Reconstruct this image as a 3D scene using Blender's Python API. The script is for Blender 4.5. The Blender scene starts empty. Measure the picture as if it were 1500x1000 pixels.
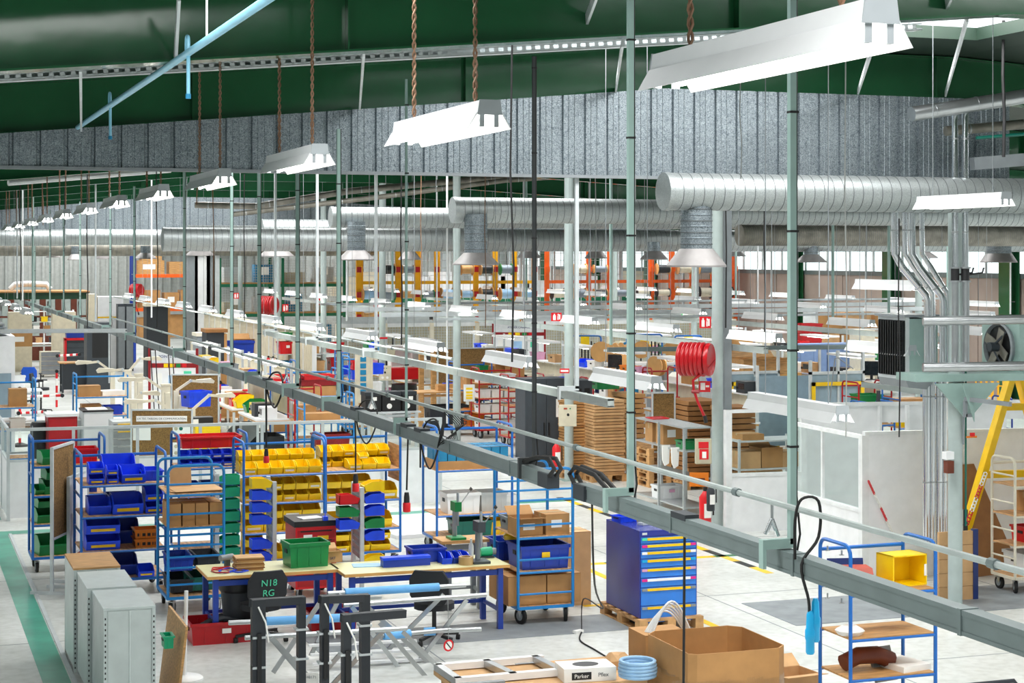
import bpy, math, random
from mathutils import Vector, Matrix, Euler
R = math.radians
PI = math.pi
rnd = random.Random(7)
SC = bpy.context.scene
COL = SC.collection

# ------------------------------------------------------------------ camera
F = 2600.0            # focal length in pixels of a 1500 x 1000 frame
EYE = 4.3             # camera height above the hall floor
YAW = R(19.37)        # camera turned right of the hall's long axis (+Y)
HOR = 374.0
cd = bpy.data.cameras.new('camera'); cam = bpy.data.objects.new('camera', cd); COL.objects.link(cam)
cam.location = (0, 0, EYE); cam.rotation_euler = (R(90), 0, -YAW)
cd.sensor_width = 36.0; cd.lens = 36.0 * F / 1500.0
cd.shift_y = -(500.0 - HOR) / 1500.0
cd.clip_start = 0.1; cd.clip_end = 400
SC.camera = cam
SC.view_settings.view_transform = 'Standard'; SC.view_settings.look = 'None'
SC.view_settings.gamma = 1.0; SC.view_settings.use_curve_mapping = False
SC.view_settings.exposure = 0.08
# ------------------------------------------------------------------ sky and daylight
wd = bpy.data.worlds.new('overcast_sky'); SC.world = wd; wd.use_nodes = True
bg = wd.node_tree.nodes['Background']; bg.inputs[0].default_value = (0.93, 0.97, 1.0, 1); bg.inputs[1].default_value = 1.9
def area(name, loc, sx, sy, power, rot=(0, 0, 0), col=(1, 0.985, 0.96)):
    l = bpy.data.lights.new(name, 'AREA'); l.shape = 'RECTANGLE'; l.size = sx; l.size_y = sy; l.energy = power; l.color = col
    o = bpy.data.objects.new(name, l); COL.objects.link(o); o.location = loc; o.rotation_euler = rot
    return o
BAY = 6.65
C0 = 12.05                                     # first roof beam in view
# daylight of the roof lights, one strip of glazing in every bay
def skylights(k):                                # glazed stretches of the roof strip in bay k (between beam k and k + 1)
    if k < 0: return ((-10.0, 3.2), (5.5, 12.0), (19.5, 30.0))
    if k == 0: return ((5.2, 11.6), (19.5, 30.0))
    return ((-15.0, -3.0), (3.6, 12.0), (19.5, 30.0))
for k in range(-2, 12):
    yc = C0 + BAY * (k + 0.62)
    for xa, xb in skylights(k):
        area('roof_daylight', ((xa + xb) / 2, yc, 7.0), xb - xa, 2.0, 62 * (xb - xa))

# ------------------------------------------------------------------ measuring
CY, SY = math.cos(YAW), math.sin(YAW)
def W(px, D, z):                                # point at image column px, distance D along the view axis, height z
    X = (px - 750.0) / F * D
    return Vector((D * SY + X * CY, D * CY - X * SY, z))
def WP(px, py, D):
    return W(px, D, EYE - (py - HOR) / F * D)
def G(px, py, h=0.0):                           # point of height h seen at (px, py)
    return W(px, F * (EYE - h) / (py - HOR), h)
def DEP(py, h=0.0): return F * (EYE - h) / (py - HOR)

# ------------------------------------------------------------------ materials
def lin(c):
    if isinstance(c, str):
        c = [int(c[i:i + 2], 16) / 255 for i in (0, 2, 4)]
    return tuple(((x / 12.92) if x <= 0.04045 else ((x + 0.055) / 1.055) ** 2.4) for x in c) + (1,)
MATS = {}
def mat(name, hexc, rough=0.5, metal=0.0, var=0.06, scale=6.0, emit=None, es=0, spec=0.5, stretch=None, bump=0.0, hex2=None):
    if name in MATS: return MATS[name]
    m = bpy.data.materials.new(name); m.use_nodes = True; nt = m.node_tree; n = nt.nodes; L = nt.links
    b = n['Principled BSDF']; c = lin(hexc)
    b.inputs['Roughness'].default_value = rough; b.inputs['Metallic'].default_value = metal
    b.inputs['Specular IOR Level'].default_value = spec
    if var:
        tc = n.new('ShaderNodeTexCoord'); nz = n.new('ShaderNodeTexNoise'); nz.inputs['Scale'].default_value = scale; nz.inputs['Detail'].default_value = 3
        if stretch:
            mp = n.new('ShaderNodeMapping'); mp.inputs['Scale'].default_value = stretch
            L.new(tc.outputs['Object'], mp.inputs[0]); L.new(mp.outputs[0], nz.inputs['Vector'])
        else: L.new(tc.outputs['Object'], nz.inputs['Vector'])
        cr = n.new('ShaderNodeValToRGB'); e = cr.color_ramp.elements
        e[0].position = 0.3; e[1].position = 0.7
        if hex2: e[0].color = lin(hex2); e[1].color = c
        else:
            e[0].color = tuple(max(0, x * (1 - var * 1.6)) for x in c[:3]) + (1,); e[1].color = tuple(min(1, x * (1 + var)) for x in c[:3]) + (1,)
        L.new(nz.outputs[0], cr.inputs[0]); L.new(cr.outputs[0], b.inputs['Base Color'])
        if bump:
            bp = n.new('ShaderNodeBump'); bp.inputs['Strength'].default_value = bump; bp.inputs['Distance'].default_value = 0.01
            L.new(nz.outputs[0], bp.inputs['Height']); L.new(bp.outputs[0], b.inputs['Normal'])
    else: b.inputs['Base Color'].default_value = c
    if emit:
        b.inputs['Emission Color'].default_value = lin(emit); b.inputs['Emission Strength'].default_value = es
    m.diffuse_color = c
    MATS[name] = m
    return m
def galv(name, c1, c2, scale, rough=0.38, metal=0.85):
    m = bpy.data.materials.new(name); m.use_nodes = True; nt = m.node_tree; n = nt.nodes; L = nt.links; b = n['Principled BSDF']
    tc = n.new('ShaderNodeTexCoord'); vo = n.new('ShaderNodeTexVoronoi'); vo.inputs['Scale'].default_value = scale
    nz = n.new('ShaderNodeTexNoise'); nz.inputs['Scale'].default_value = scale * 0.5
    mx = n.new('ShaderNodeVectorMath'); mx.operation = 'ADD'; L.new(tc.outputs['Object'], mx.inputs[0]); L.new(nz.outputs['Color'], mx.inputs[1]); L.new(tc.outputs['Object'], nz.inputs[0])
    sp = n.new('ShaderNodeSeparateColor'); cr = n.new('ShaderNodeValToRGB'); cr.color_ramp.elements[0].color = lin(c1); cr.color_ramp.elements[1].color = lin(c2)
    L.new(mx.outputs[0], vo.inputs['Vector']); L.new(vo.outputs['Color'], sp.inputs[0]); L.new(sp.outputs[0], cr.inputs[0]); L.new(cr.outputs[0], b.inputs['Base Color'])
    b.inputs['Metallic'].default_value = metal
    mr = n.new('ShaderNodeMapRange'); mr.inputs[3].default_value = rough - 0.08; mr.inputs[4].default_value = rough + 0.12
    L.new(sp.outputs[1], mr.inputs[0]); L.new(mr.outputs[0], b.inputs['Roughness'])
    MATS[name] = m; return m
def glassm(name, tint, fac):
    m = bpy.data.materials.new(name); m.use_nodes = True; nt = m.node_tree; n = nt.nodes; L = nt.links
    n.remove(n['Principled BSDF']); t = n.new('ShaderNodeBsdfTransparent'); t.inputs[0].default_value = lin(tint)
    g = n.new('ShaderNodeBsdfGlossy'); g.inputs['Roughness'].default_value = 0.05; lw = n.new('ShaderNodeLayerWeight'); lw.inputs[0].default_value = fac
    mx = n.new('ShaderNodeMixShader'); mu = n.new('ShaderNodeMath'); mu.operation = 'MULTIPLY'; mu.inputs[1].default_value = 0.25; L.new(lw.outputs['Facing'], mu.inputs[0]); L.new(mu.outputs[0], mx.inputs[0]); L.new(t.outputs[0], mx.inputs[1]); L.new(g.outputs[0], mx.inputs[2])
    L.new(mx.outputs[0], n['Material Output'].inputs[0]); MATS[name] = m; return m
def floor_mat():
    m = bpy.data.materials.new('painted_concrete'); m.use_nodes = True; nt = m.node_tree; n = nt.nodes; L = nt.links; b = n['Principled BSDF']
    tc = n.new('ShaderNodeTexCoord')
    n1 = n.new('ShaderNodeTexNoise'); n1.inputs['Scale'].default_value = 0.55; n1.inputs['Detail'].default_value = 6
    n2 = n.new('ShaderNodeTexNoise'); n2.inputs['Scale'].default_value = 9; n2.inputs['Detail'].default_value = 4
    L.new(tc.outputs['Object'], n1.inputs[0]); L.new(tc.outputs['Object'], n2.inputs[0])
    cr = n.new('ShaderNodeValToRGB'); e = cr.color_ramp.elements; e[0].position = 0.32; e[0].color = lin('c2c6c2'); e[1].position = 0.66; e[1].color = lin('e6e9e6')
    L.new(n1.outputs[0], cr.inputs[0])
    c2 = n.new('ShaderNodeValToRGB'); e = c2.color_ramp.elements; e[0].position = 0.3; e[0].color = (0.82, 0.82, 0.8, 1); e[1].position = 0.6; e[1].color = (1, 1, 1, 1)
    L.new(n2.outputs[0], c2.inputs[0])
    mx = n.new('ShaderNodeMix'); mx.data_type = 'RGBA'; mx.blend_type = 'MULTIPLY'; mx.inputs[0].default_value = 1
    L.new(cr.outputs[0], mx.inputs[6]); L.new(c2.outputs[0], mx.inputs[7]); L.new(mx.outputs[2], b.inputs['Base Color'])
    b.inputs['Roughness'].default_value = 0.32
    MATS['floor'] = m; return m
def M(k): return MATS[k]
floor_mat()
galv('galv_sheet', '5f6b72', 'b4bec4', 26, 0.42, 0.75)
galv('galv_duct', '8f9798', 'c4caca', 40, 0.48, 0.7)
galv('galv_rack', 'a9b0b2', 'd5dadb', 60, 0.35, 0.7)
glassm('glass', 'f7fbfa', 0.12)
glassm('shrink_wrap', 'f4f4f2', 0.35)
for a in [
    ('green_beam', '225a38', 0.13, 0, .08, 2, None, 0, .6, None, .25), ('green_dark', '16402a', 0.25, 0, .1, 2), ('roof_deck', '1c3226', 0.6), ('white_paint', 'e9eced', 0.45), ('white_panel', 'eef0f2', 0.4, 0, .03),
    ('lamp_white', 'eef0f1', 0.35, 0, .02), ('lamp_grey', 'a9b0b4', 0.45), ('pole_green', '94afa9', 0.4, 0, .05), ('pole_dark', '2a2e30', 0.5), ('pale_grey', 'c9d0d2', 0.45), ('bus_grey', '6b7878', 0.4, 0.2),
    ('bus_light', 'aab4b2', 0.4, 0.2), ('steel', 'b9bdbf', 0.28, 0.9), ('chrome', 'dfe3e6', 0.16, 1.0, .02), ('dirty_pipe', '8d8a80', 0.5, 0.4, .2, 5), ('chain_brown', '8a6a52', 0.6, .3), ('chain_steel', 'b4b6b4', 0.4, .8),
    ('black', '17181a', 0.45), ('rubber', '141414', 0.7), ('dark_grey', '3a4148', 0.45), ('charcoal', '2c3137', 0.55), ('mid_grey', '8b9296', 0.5), ('cab_grey', 'ccd6d5', 0.3, 0.1, .05),
    ('beige', 'd8d0b8', 0.5), ('beige_dark', 'bdb69c', 0.55), ('cream', 'e9dfc6', 0.55), ('cork', '8a6a3c', 0.9, 0, .3, 60), ('wood', 'c99a62', 0.55, 0, .2, 5, None, 0, .4, (1, 8, 8)), ('ply', 'cfa273', 0.6, 0, .25, 4, None, 0, .4, (6, 1, 6)),
    ('pallet_wood', 'c79a66', 0.75, 0, .25, 6), ('table_wood', 'd9a55e', 0.4, 0, .08, 3), ('table_top', 'dcd9a8', 0.35, 0, .05, 3), ('card', 'b98a55', 0.75, 0, .08, 5), ('card_light', 'cda373', 0.75, 0, .08, 5), ('card_dark', '96683a', 0.8, 0, .1, 5),
    ('tape', 'b89868', 0.3), ('paper', 'f3f3ef', 0.7, 0, .02), ('blue', '1668bd', 0.35, 0, .05), ('blue_light', '1d86cf', 0.35, 0, .05), ('blue_dark', '1c3fa0', 0.35, 0, .05), ('bin_blue', '1a4cf0', 0.32, 0, .08), ('bin_navy', '1a3dab', 0.32, 0, .08),
    ('bin_yellow', 'ffd60a', 0.32, 0, .05), ('bin_green', '0c8544', 0.32, 0, .06), ('bin_teal', '0fae7c', 0.32), ('bin_red', 'd8141f', 0.32, 0, .05), ('red', 'b20c18', 0.3, 0, .05), ('red_dark', '8f0f18', 0.4), ('crate_orange', 'e07b12', 0.4), ('cyan_box', '1f86b4', 0.45),
    ('cyan', '12a5dd', 0.3), ('foam_blue', '6cb4f0', 0.6), ('yellow', 'ffd400', 0.35), ('safety_yellow', 'f7c90a', 0.35), ('amber', 'ffb60a', 0.4), ('orange', 'f0641e', 0.4), ('lane_green', '4aa58c', 0.3, 0, .15, 3), ('tape_green', '1f6e3e', 0.4), ('tape_black', '23282a', 0.5),
    ('mat_grey', '8d9498', 0.5, 0, .12, 4), ('brown_door', '6b2f18', 0.5, 0, .12), ('concrete', 'a3948a', 0.85, 0, .22, 1.0, None, 0, .3, (1, .5, .5)), ('col_grey', 'b0bebc', 0.4, 0, .05), ('hood_grey', '949190', 0.5, .2, .08), ('seam_grey', '6d7274', 0.5, .5, .1), ('wall_clad', 'a9adaa', 0.5, 0.2, .08), ('navy', '1a2f6e', 0.3, 0, .1), ('drawer_blue', '2f7fe0', 0.3), ('cab_blue', '27348f', 0.25, 0, .12, 2),
    ('part_blue', '7d97c4', 0.5), ('panel_blue_grey', '8fa5b2', 0.45, 0, .06), ('magenta', 'e0218a', 0.4), ('mint', '52d5a8', 0.4), ('tarp', 'dfe3e6', 0.5), ('seat_blue', '1a57c8', 0.8), ('seat_black', '26282c', 0.75), ('pvc_blue', '9fc9ee', 0.4), ('brick_red', 'b4452c', 0.45),
    ('sky_pipe', '8fd0ea', 0.3), ('skin_wrap', 'cfd3d6', 0.2), ('dark_glass', '1b2024', 0.1), ('teal_dark', '0e6b5c', 0.4), ('green_rack', '0f6e4e', 0.45), ('pink', 'd8a0c0', 0.5), ('ivory', 'e3dcc8', 0.45), ('spool_grey', '8793a0', 0.5), ('spool_black', '22262a', 0.5), ('spool_wood', 'd0a062', 0.6)]:
    mat(*a)
mat('tube_lit', 'ffffff', 0.4, 0, 0, emit='fffdf4', es=14)
mat('window_lit', 'ffffff', 0.4, 0, 0, emit='ffffff', es=1.0)

# ------------------------------------------------------------------ mesh builder
class MB:
    def __init__(s): s.v = []; s.f = []; s.k = []; s.mi = 0
    def add(s, vs, fs):
        o = len(s.v); s.v += [tuple(p) for p in vs]; s.f += [tuple(i + o for i in f) for f in fs]; s.k += [s.mi] * len(fs); return s
    def box(s, x0, y0, z0, x1, y1, z1, T=None):
        vs = [Vector(p) for p in ((x0, y0, z0), (x1, y0, z0), (x1, y1, z0), (x0, y1, z0), (x0, y0, z1), (x1, y0, z1), (x1, y1, z1), (x0, y1, z1))]
        if T: vs = [T @ p for p in vs]
        return s.add(vs, ((0, 3, 2, 1), (4, 5, 6, 7), (0, 1, 5, 4), (1, 2, 6, 5), (2, 3, 7, 6), (3, 0, 4, 7)))
    def cbox(s, c, sz, T=None):
        return s.box(c[0] - sz[0] / 2, c[1] - sz[1] / 2, c[2] - sz[2] / 2, c[0] + sz[0] / 2, c[1] + sz[1] / 2, c[2] + sz[2] / 2, T)
    def beam(s, p0, p1, w, h, up=(0, 0, 1)):          # rectangular bar from p0 to p1
        p0 = Vector(p0); p1 = Vector(p1); d = (p1 - p0).normalized(); u = Vector(up)
        if abs(d.dot(u)) > 0.98: u = Vector((0, 1, 0))
        a = d.cross(u).normalized() * w / 2; b = a.cross(d).normalized() * h / 2
        vs = [p + i * a + j * b for p in (p0, p1) for i, j in ((-1, -1), (1, -1), (1, 1), (-1, 1))]
        return s.add(vs, ((3, 2, 1, 0), (4, 5, 6, 7), (0, 1, 5, 4), (1, 2, 6, 5), (2, 3, 7, 6), (3, 0, 4, 7)))
    def cyl(s, p0, p1, r, n=8, r2=None, cap=True):
        p0 = Vector(p0); p1 = Vector(p1); r2 = r if r2 is None else r2; d = (p1 - p0).normalized()
        a = d.orthogonal().normalized(); b = d.cross(a)
        vs = [p + q * (math.cos(2 * PI * i / n) * a + math.sin(2 * PI * i / n) * b) for p, q in ((p0, r), (p1, r2)) for i in range(n)]
        fs = [(i, (i + 1) % n, n + (i + 1) % n, n + i) for i in range(n)]
        if cap: fs += [tuple(range(n - 1, -1, -1)), tuple(range(n, 2 * n))]
        return s.add(vs, fs)
    def tube(s, pts, r, n=6, closed=False):
        P = [Vector(p) for p in pts]; m = len(P); vs = []; a = None
        for i, p in enumerate(P):
            d = (P[(i + 1) % m] - P[i - 1]) if closed else (P[min(i + 1, m - 1)] - P[max(i - 1, 0)])
            d = d.normalized() if d.length > 1e-9 else Vector((0, 0, 1))
            a = d.orthogonal().normalized() if a is None else (a - d * a.dot(d)).normalized()
            b = d.cross(a); rr = r[i] if isinstance(r, (list, tuple)) else r
            vs += [p + rr * (math.cos(2 * PI * j / n) * a + math.sin(2 * PI * j / n) * b) for j in range(n)]
        fs = []
        for i in range(m if closed else m - 1):
            k = (i + 1) % m
            fs += [(i * n + j, i * n + (j + 1) % n, k * n + (j + 1) % n, k * n + j) for j in range(n)]
        if not closed: fs += [tuple(range(n - 1, -1, -1)), tuple(range((m - 1) * n, m * n))]
        return s.add(vs, fs)
    def lathe(s, prof, n=16, T=None):                 # prof: (r, z) around z
        vs = [Vector((r * math.cos(2 * PI * i / n), r * math.sin(2 * PI * i / n), z)) for r, z in prof for i in range(n)]
        if T: vs = [T @ p for p in vs]
        m = len(prof); fs = [(k * n + i, k * n + (i + 1) % n, (k + 1) * n + (i + 1) % n, (k + 1) * n + i) for k in range(m - 1) for i in range(n)]
        if prof[0][0] > 1e-6: fs.append(tuple(range(n - 1, -1, -1)))
        if prof[-1][0] > 1e-6: fs.append(tuple(range((m - 1) * n, m * n)))
        return s.add(vs, fs)
    def prism(s, poly, axis, a, b, T=None):           # polygon (2-D) extruded along axis from a to b
        n = len(poly)
        def mk(p, t): return {'x': (t, p[0], p[1]), 'y': (p[0], t, p[1]), 'z': (p[0], p[1], t)}[axis]
        vs = [Vector(mk(p, t)) for t in (a, b) for p in poly]
        if T: vs = [T @ p for p in vs]
        return s.add(vs, [(i, (i + 1) % n, n + (i + 1) % n, n + i) for i in range(n)] + [tuple(range(n - 1, -1, -1)), tuple(range(n, 2 * n))])
    def mesh(s, name, mats, smooth=None):
        me = bpy.data.meshes.new(name); me.from_pydata(s.v, [], s.f)
        for m in (mats if isinstance(mats, (list, tuple)) else [mats]): me.materials.append(M(m) if isinstance(m, str) else m)
        if any(s.k): me.polygons.foreach_set('material_index', s.k)
        import bmesh as _b
        bm = _b.new(); bm.from_mesh(me); _b.ops.recalc_face_normals(bm, faces=bm.faces); bm.to_mesh(me); bm.free()
        if smooth:
            me.polygons.foreach_set('use_smooth', [True] * len(me.polygons)); me.set_sharp_from_angle(angle=R(smooth))
        me.update(); return me
    def build(s, name, mats, parent=None, loc=(0, 0, 0), rz=0, smooth=None, rot=None):
        return put(name, s.mesh(name, mats, smooth), parent, loc, rz, rot)
def put(name, me, parent=None, loc=(0, 0, 0), rz=0, rot=None):
    o = bpy.data.objects.new(name, me); COL.objects.link(o); o.location = loc; o.rotation_euler = rot if rot else (0, 0, rz)
    if parent: o.parent = parent
    return o
USED = {}
def tag(o, label, cat, group=None, kind=None):
    o['label'] = label; o['category'] = cat
    if group: o['group'] = group
    if kind: o['kind'] = kind
    USED[label] = USED.get(label, 0) + 1
    return o
def struct(o): o['kind'] = 'structure'; return o
def thing(name, label, cat, loc=(0, 0, 0), rz=0, group=None):
    o = bpy.data.objects.new(name, None); COL.objects.link(o); o.location = loc; o.rotation_euler = (0, 0, rz); o.empty_display_size = 0.1
    return tag(o, label, cat, group)
def dup(root, loc, rz=None, label=None, group=None, scale=None):
    def cp(o, par):
        c = o.copy(); COL.objects.link(c)
        if par: c.parent = par
        for ch in KIDS.get(o.name, None) or list(o.children): cp(ch, c)
        return c
    c = cp(root, None); c.location = loc
    if rz is not None: c.rotation_euler = (0, 0, rz)
    if scale: c.scale = scale
    if label: c['label'] = label; USED[label] = USED.get(label, 0) + 1
    if group: c['group'] = group
    return c
KIDS = {}
ORD = ['first', 'second', 'third', 'fourth', 'fifth', 'sixth', 'seventh', 'eighth', 'ninth', 'tenth', 'eleventh', 'twelfth', 'thirteenth', 'fourteenth', 'fifteenth', 'sixteenth', 'seventeenth', 'eighteenth', 'nineteenth', 'twentieth', 'twenty-first', 'twenty-second', 'twenty-third', 'twenty-fourth', 'twenty-fifth', 'twenty-sixth', 'twenty-seventh', 'twenty-eighth', 'twenty-ninth', 'thirtieth']
def oneoff(mb, name, mats, label, cat, loc=(0, 0, 0), rz=0, group=None, smooth=None, rot=None):
    return tag(mb.build(name, mats, None, loc, rz, smooth, rot), label, cat, group)
def text(s, size, mat_, parent, loc, rot=(R(90), 0, 0), name='lettering', align='CENTER', ext=0.0008):
    c = bpy.data.curves.new(name, 'FONT'); c.body = s; c.size = size; c.extrude = ext; c.align_x = align; c.align_y = 'CENTER'
    o_ = bpy.data.objects.new(name, c); me = bpy.data.meshes.new_from_object(o_); bpy.data.objects.remove(o_); me.materials.clear(); me.materials.append(M(mat_))
    o = bpy.data.objects.new(name, me); COL.objects.link(o); o.location = loc; o.rotation_euler = rot; o['kind'] = 'stuff'
    if parent: o.parent = parent
    return o
def arc(c, r, a0, a1, n, plane='xz'):
    out = []
    for i in range(n + 1):
        t = R(a0 + (a1 - a0) * i / n); u, v = r * math.cos(t), r * math.sin(t)
        out.append((c[0] + u, c[1], c[2] + v) if plane == 'xz' else (c[0], c[1] + u, c[2] + v) if plane == 'yz' else (c[0] + u, c[1] + v, c[2]))
    return out
# ================================================================== THE SETTING
def Dc(px, c): return c / (CY - SY * (px - 750.0) / F)       # distance of the plane y = c at column px
def Bpt(px, c, z): return W(px, Dc(px, c), z)
def Zk(x, px): return x * F / CY / (px + 164.0)              # distance of the line x = const at column px
def Apt(x, px, z): return W(px, Zk(x, px), z)

mb = MB().box(-45, -14, -0.2, 46, 125, 0); struct(mb.build('floor', 'floor')); fl = bpy.data.objects['floor']
# floor markings and joints, each proud of the concrete by a coat of paint
def mark(name, x0, y0, x1, y1, m, h=0.003): struct(MB().box(x0, y0, 0, x1, y1, h).build(name, m, fl))
mark('lane_stripe', 1.47, 3, 1.74, 28.4, 'lane_green'); mark('lane_stripe', 1.47, 30, 1.74, 62, 'lane_green')
mark('lane_rail', 1.755, 3, 1.80, 28.4, 'pale_grey', 0.012)
mark('lane_stripe', -6, 28.4, 9.0, 28.72, 'lane_green'); mark('lane_stripe', -6, 31.6, 1.2, 31.9, 'lane_green')
mark('lane_stripe', 9.1, 29.0, 12.2, 29.2, 'lane_green'); mark('lane_stripe', 13.2, 23.4, 20, 23.6, 'lane_green')
mark('grey_mat', 9.95, 18.35, 19.5, 19.75, 'mat_grey', 0.006); mark('grey_mat', 4.4, 18.8, 8.5, 19.7, 'mat_grey', 0.006)
for i in range(10): mark('hazard_dash', 8.2 + i * 0.42, 22.9, 8.62 + i * 0.42, 23.04, ('safety_yellow', 'tape_green')[i % 2])
for i in range(16): mark('hazard_dash', 11.2, 21.5 + i * 0.5, 11.32, 22.0 + i * 0.5, ('safety_yellow', 'tape_black')[i % 2])
for x0, y0, x1, y1 in ((8.05, 20.2, 9.3, 20.3), (9.0, 18.0, 9.1, 23.0), (7.9, 26.9, 8.9, 27.0), (10.4, 14.2, 11.2, 14.3)): mark('yellow_line', x0, y0, x1, y1, 'safety_yellow')
for y in range(4, 60, 4): mark('floor_joint', -20, y + 0.33, 40, y + 0.345, 'mid_grey', 0.0015)
for x in (-2.6, 5.55, 9.75, 13.6, 17.5): mark('floor_joint', x, 2, x + 0.015, 70, 'mid_grey', 0.0016)

def zb(x): return 6.21 - 0.093 * max(0.0, 8.4 - x) - 0.06 * max(0.0, x - 12.3)     # underside of the roof beams
XS = (-30, 8.4, 12.3, 33)
# roof deck with open strips for the roof lights
def deck(x0, x1, ya, yb):
    xs = [x0] + [x for x in XS if x0 < x < x1] + [x1]
    return MB().prism([(x, zb(x) + 0.52) for x in xs] + [(x, zb(x) + 0.66) for x in reversed(xs)], 'y', ya, yb)
for k in range(-3, 13):
    y0 = C0 + BAY * k
    struct(deck(-30, 33, y0 - 1.53, y0 + 3.1).build('ceiling', 'roof_deck'))
    ed = [-30] + [e for o in skylights(k) for e in o] + [33]
    for i in range(0, len(ed), 2): struct(deck(ed[i], ed[i + 1], y0 + 3.1, y0 + 5.12).build('ceiling', 'roof_deck'))
# portal beams
for k in range(0, 13):
    y = C0 + BAY * k; m_ = MB()
    m_.prism([(x, zb(x) + 0.012) for x in XS] + [(x, zb(x) + 0.5) for x in reversed(XS)], 'y', y - 0.012, y + 0.012)
    for off, th in ((0, 0.014), (0.49, 0.014)):
        m_.prism([(x, zb(x) + off) for x in XS] + [(x, zb(x) + off + th) for x in reversed(XS)], 'y', y - 0.11, y + 0.11)
    for x in range(-9, 31, 3): m_.box(x, y - 0.1, zb(x) + 0.012, x + 0.012, y + 0.1, zb(x) + 0.49)
    struct(m_.build('ceiling_beam', 'green_beam'))
# hanging galvanised transoms of ribbed sheet
def sheeting(c, x0, x1, zlow, matn, drop=0.0):
    root = bpy.data.objects.new('wall_upper', None); COL.objects.link(root); root.location = (0, c, 0); struct(root)
    x = x0
    while x < x1 - 0.01:
        m_ = MB(); n = 4; wv = 1.08
        pr = []
        for i in range(n):
            a = x + i * 0.27
            pr += [(a, 0), (a + 0.025, 0), (a + 0.037, 0.028), (a + 0.062, 0.028), (a + 0.074, 0), (a + 0.13, 0), (a + 0.134, -0.004), (a + 0.138, 0), (a + 0.2, 0), (a + 0.204, -0.004), (a + 0.208, 0)]
        pr.append((x + wv, 0))
        vs = []; fs = []
        for px_, d in pr: vs += [(px_, d, zlow), (px_, d, zb(px_) - drop)]
        for i in range(len(pr) - 1): fs.append((2 * i, 2 * i + 2, 2 * i + 3, 2 * i + 1))
        m_.add(vs, fs); m_.build('cladding_sheet', matn, root)
        x += wv
    MB().box(x0, -0.03, zlow - 0.03, x1, 0.05, zlow + 0.004).build('edge_angle', 'mid_grey', root)
sheeting(C0 + BAY - 0.15, -3.2, 13.0, 5.2, 'galv_sheet')
sheeting(58.4, -8, 26, 4.95, 'galv_sheet')

# far walls, and the walls behind and beside the camera
struct(MB().box(-45, -14.4, 0, 46, -14, 7).build('wall_front', 'wall_clad')); struct(MB().box(-45.4, -14, 0, -45, 92, 7).build('wall_left', 'wall_clad'))
struct(MB().box(46, -14, 0, 46.4, 44, 7).build('wall_right', 'wall_clad')); struct(MB().box(32.2, 44, 0, 46, 44.4, 7).build('wall_right', 'wall_clad'))
m_ = MB().box(-45, 92, 0, 33, 92.4, 7); struct(m_.build('wall_back', 'wall_clad'))
m_ = MB()
for i in range(150): m_.box(-35 + i * 0.45, 91.9, 2.2, -35 + i * 0.45 + 0.12, 92, 7)
struct(m_.build('wall_back_rib', 'wall_clad'))['kind'] = 'structure'
XR = 32.0
m_ = MB()
yy = 44.0
while yy < 92:
    m_.box(XR, yy, 0, XR + 0.2, yy + 1.62, 3.62); yy += 1.66
struct(m_.build('wall_right', 'concrete'))
struct(MB().box(XR - 0.05, 44, 3.6, XR + 0.3, 92, 3.75).build('trim_sill', 'bus_grey'))
struct(MB().box(XR, 44, 5.3, XR + 0.2, 92, 7).build('wall_right', 'wall_clad'))
for i, y in enumerate([C0 + BAY * k for k in range(5, 12)]):
    w_ = bpy.data.objects.new('window_%d' % (i + 1), None); COL.objects.link(w_); w_.location = (XR + 0.1, y + BAY / 2, 4.5); struct(w_)
    for j in range(4): MB().box(-0.01, -3.2 + j * 1.6, -0.76, 0.01, -1.62 + j * 1.6, 0.8).build('pane', 'glass', w_)
    m2 = MB(); [m2.box(-0.03, -3.24 + j * 1.6, -0.76, 0.03, -3.18 + j * 1.6, 0.8) for j in range(5)]; m2.build('mullion', 'white_paint', w_)
    col_ = MB(); col_.box(-0.02, -0.28, 0, 0.02, 0.28, 6); col_.box(-0.34, -0.28, 0, -0.31, 0.28, 6); col_.box(-0.32, -0.012, 0, 0, 0.012, 6)
    struct(col_.build('column', 'green_beam', None, (XR - 0.1, y, 0)))

# round steel columns in the row at x = 12.3
XC = 12.3
col_me = MB().cyl((0, 0, 0), (0, 0, 6.2), 0.088, 16).mesh('column', 'col_grey', 40)
plate_me = MB().box(-0.16, -0.16, 0, 0.16, 0.16, 0.015).mesh('base_plate', 'pole_green')
COLS = [18.66, 25.25, 31.7, 38.8, 45.3, 52.0, 58.6, 65.3, 72]
for y in COLS:
    o = struct(put('column', col_me, None, (XC, y, 0))); struct(put('base_plate', plate_me, o))
for y in COLS[1:]:
    struct(put('column', col_me, None, (XC + 12.2, y, 0)))
# rebar-like band clips on the nearest column
for z in (0.9, 1.35, 2.2, 2.9): struct(MB().cyl((0, 0, z), (0, 0, z + 0.02), 0.094, 16).build('band_clip', 'steel', bpy.data.objects['column'], smooth=40))

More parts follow.
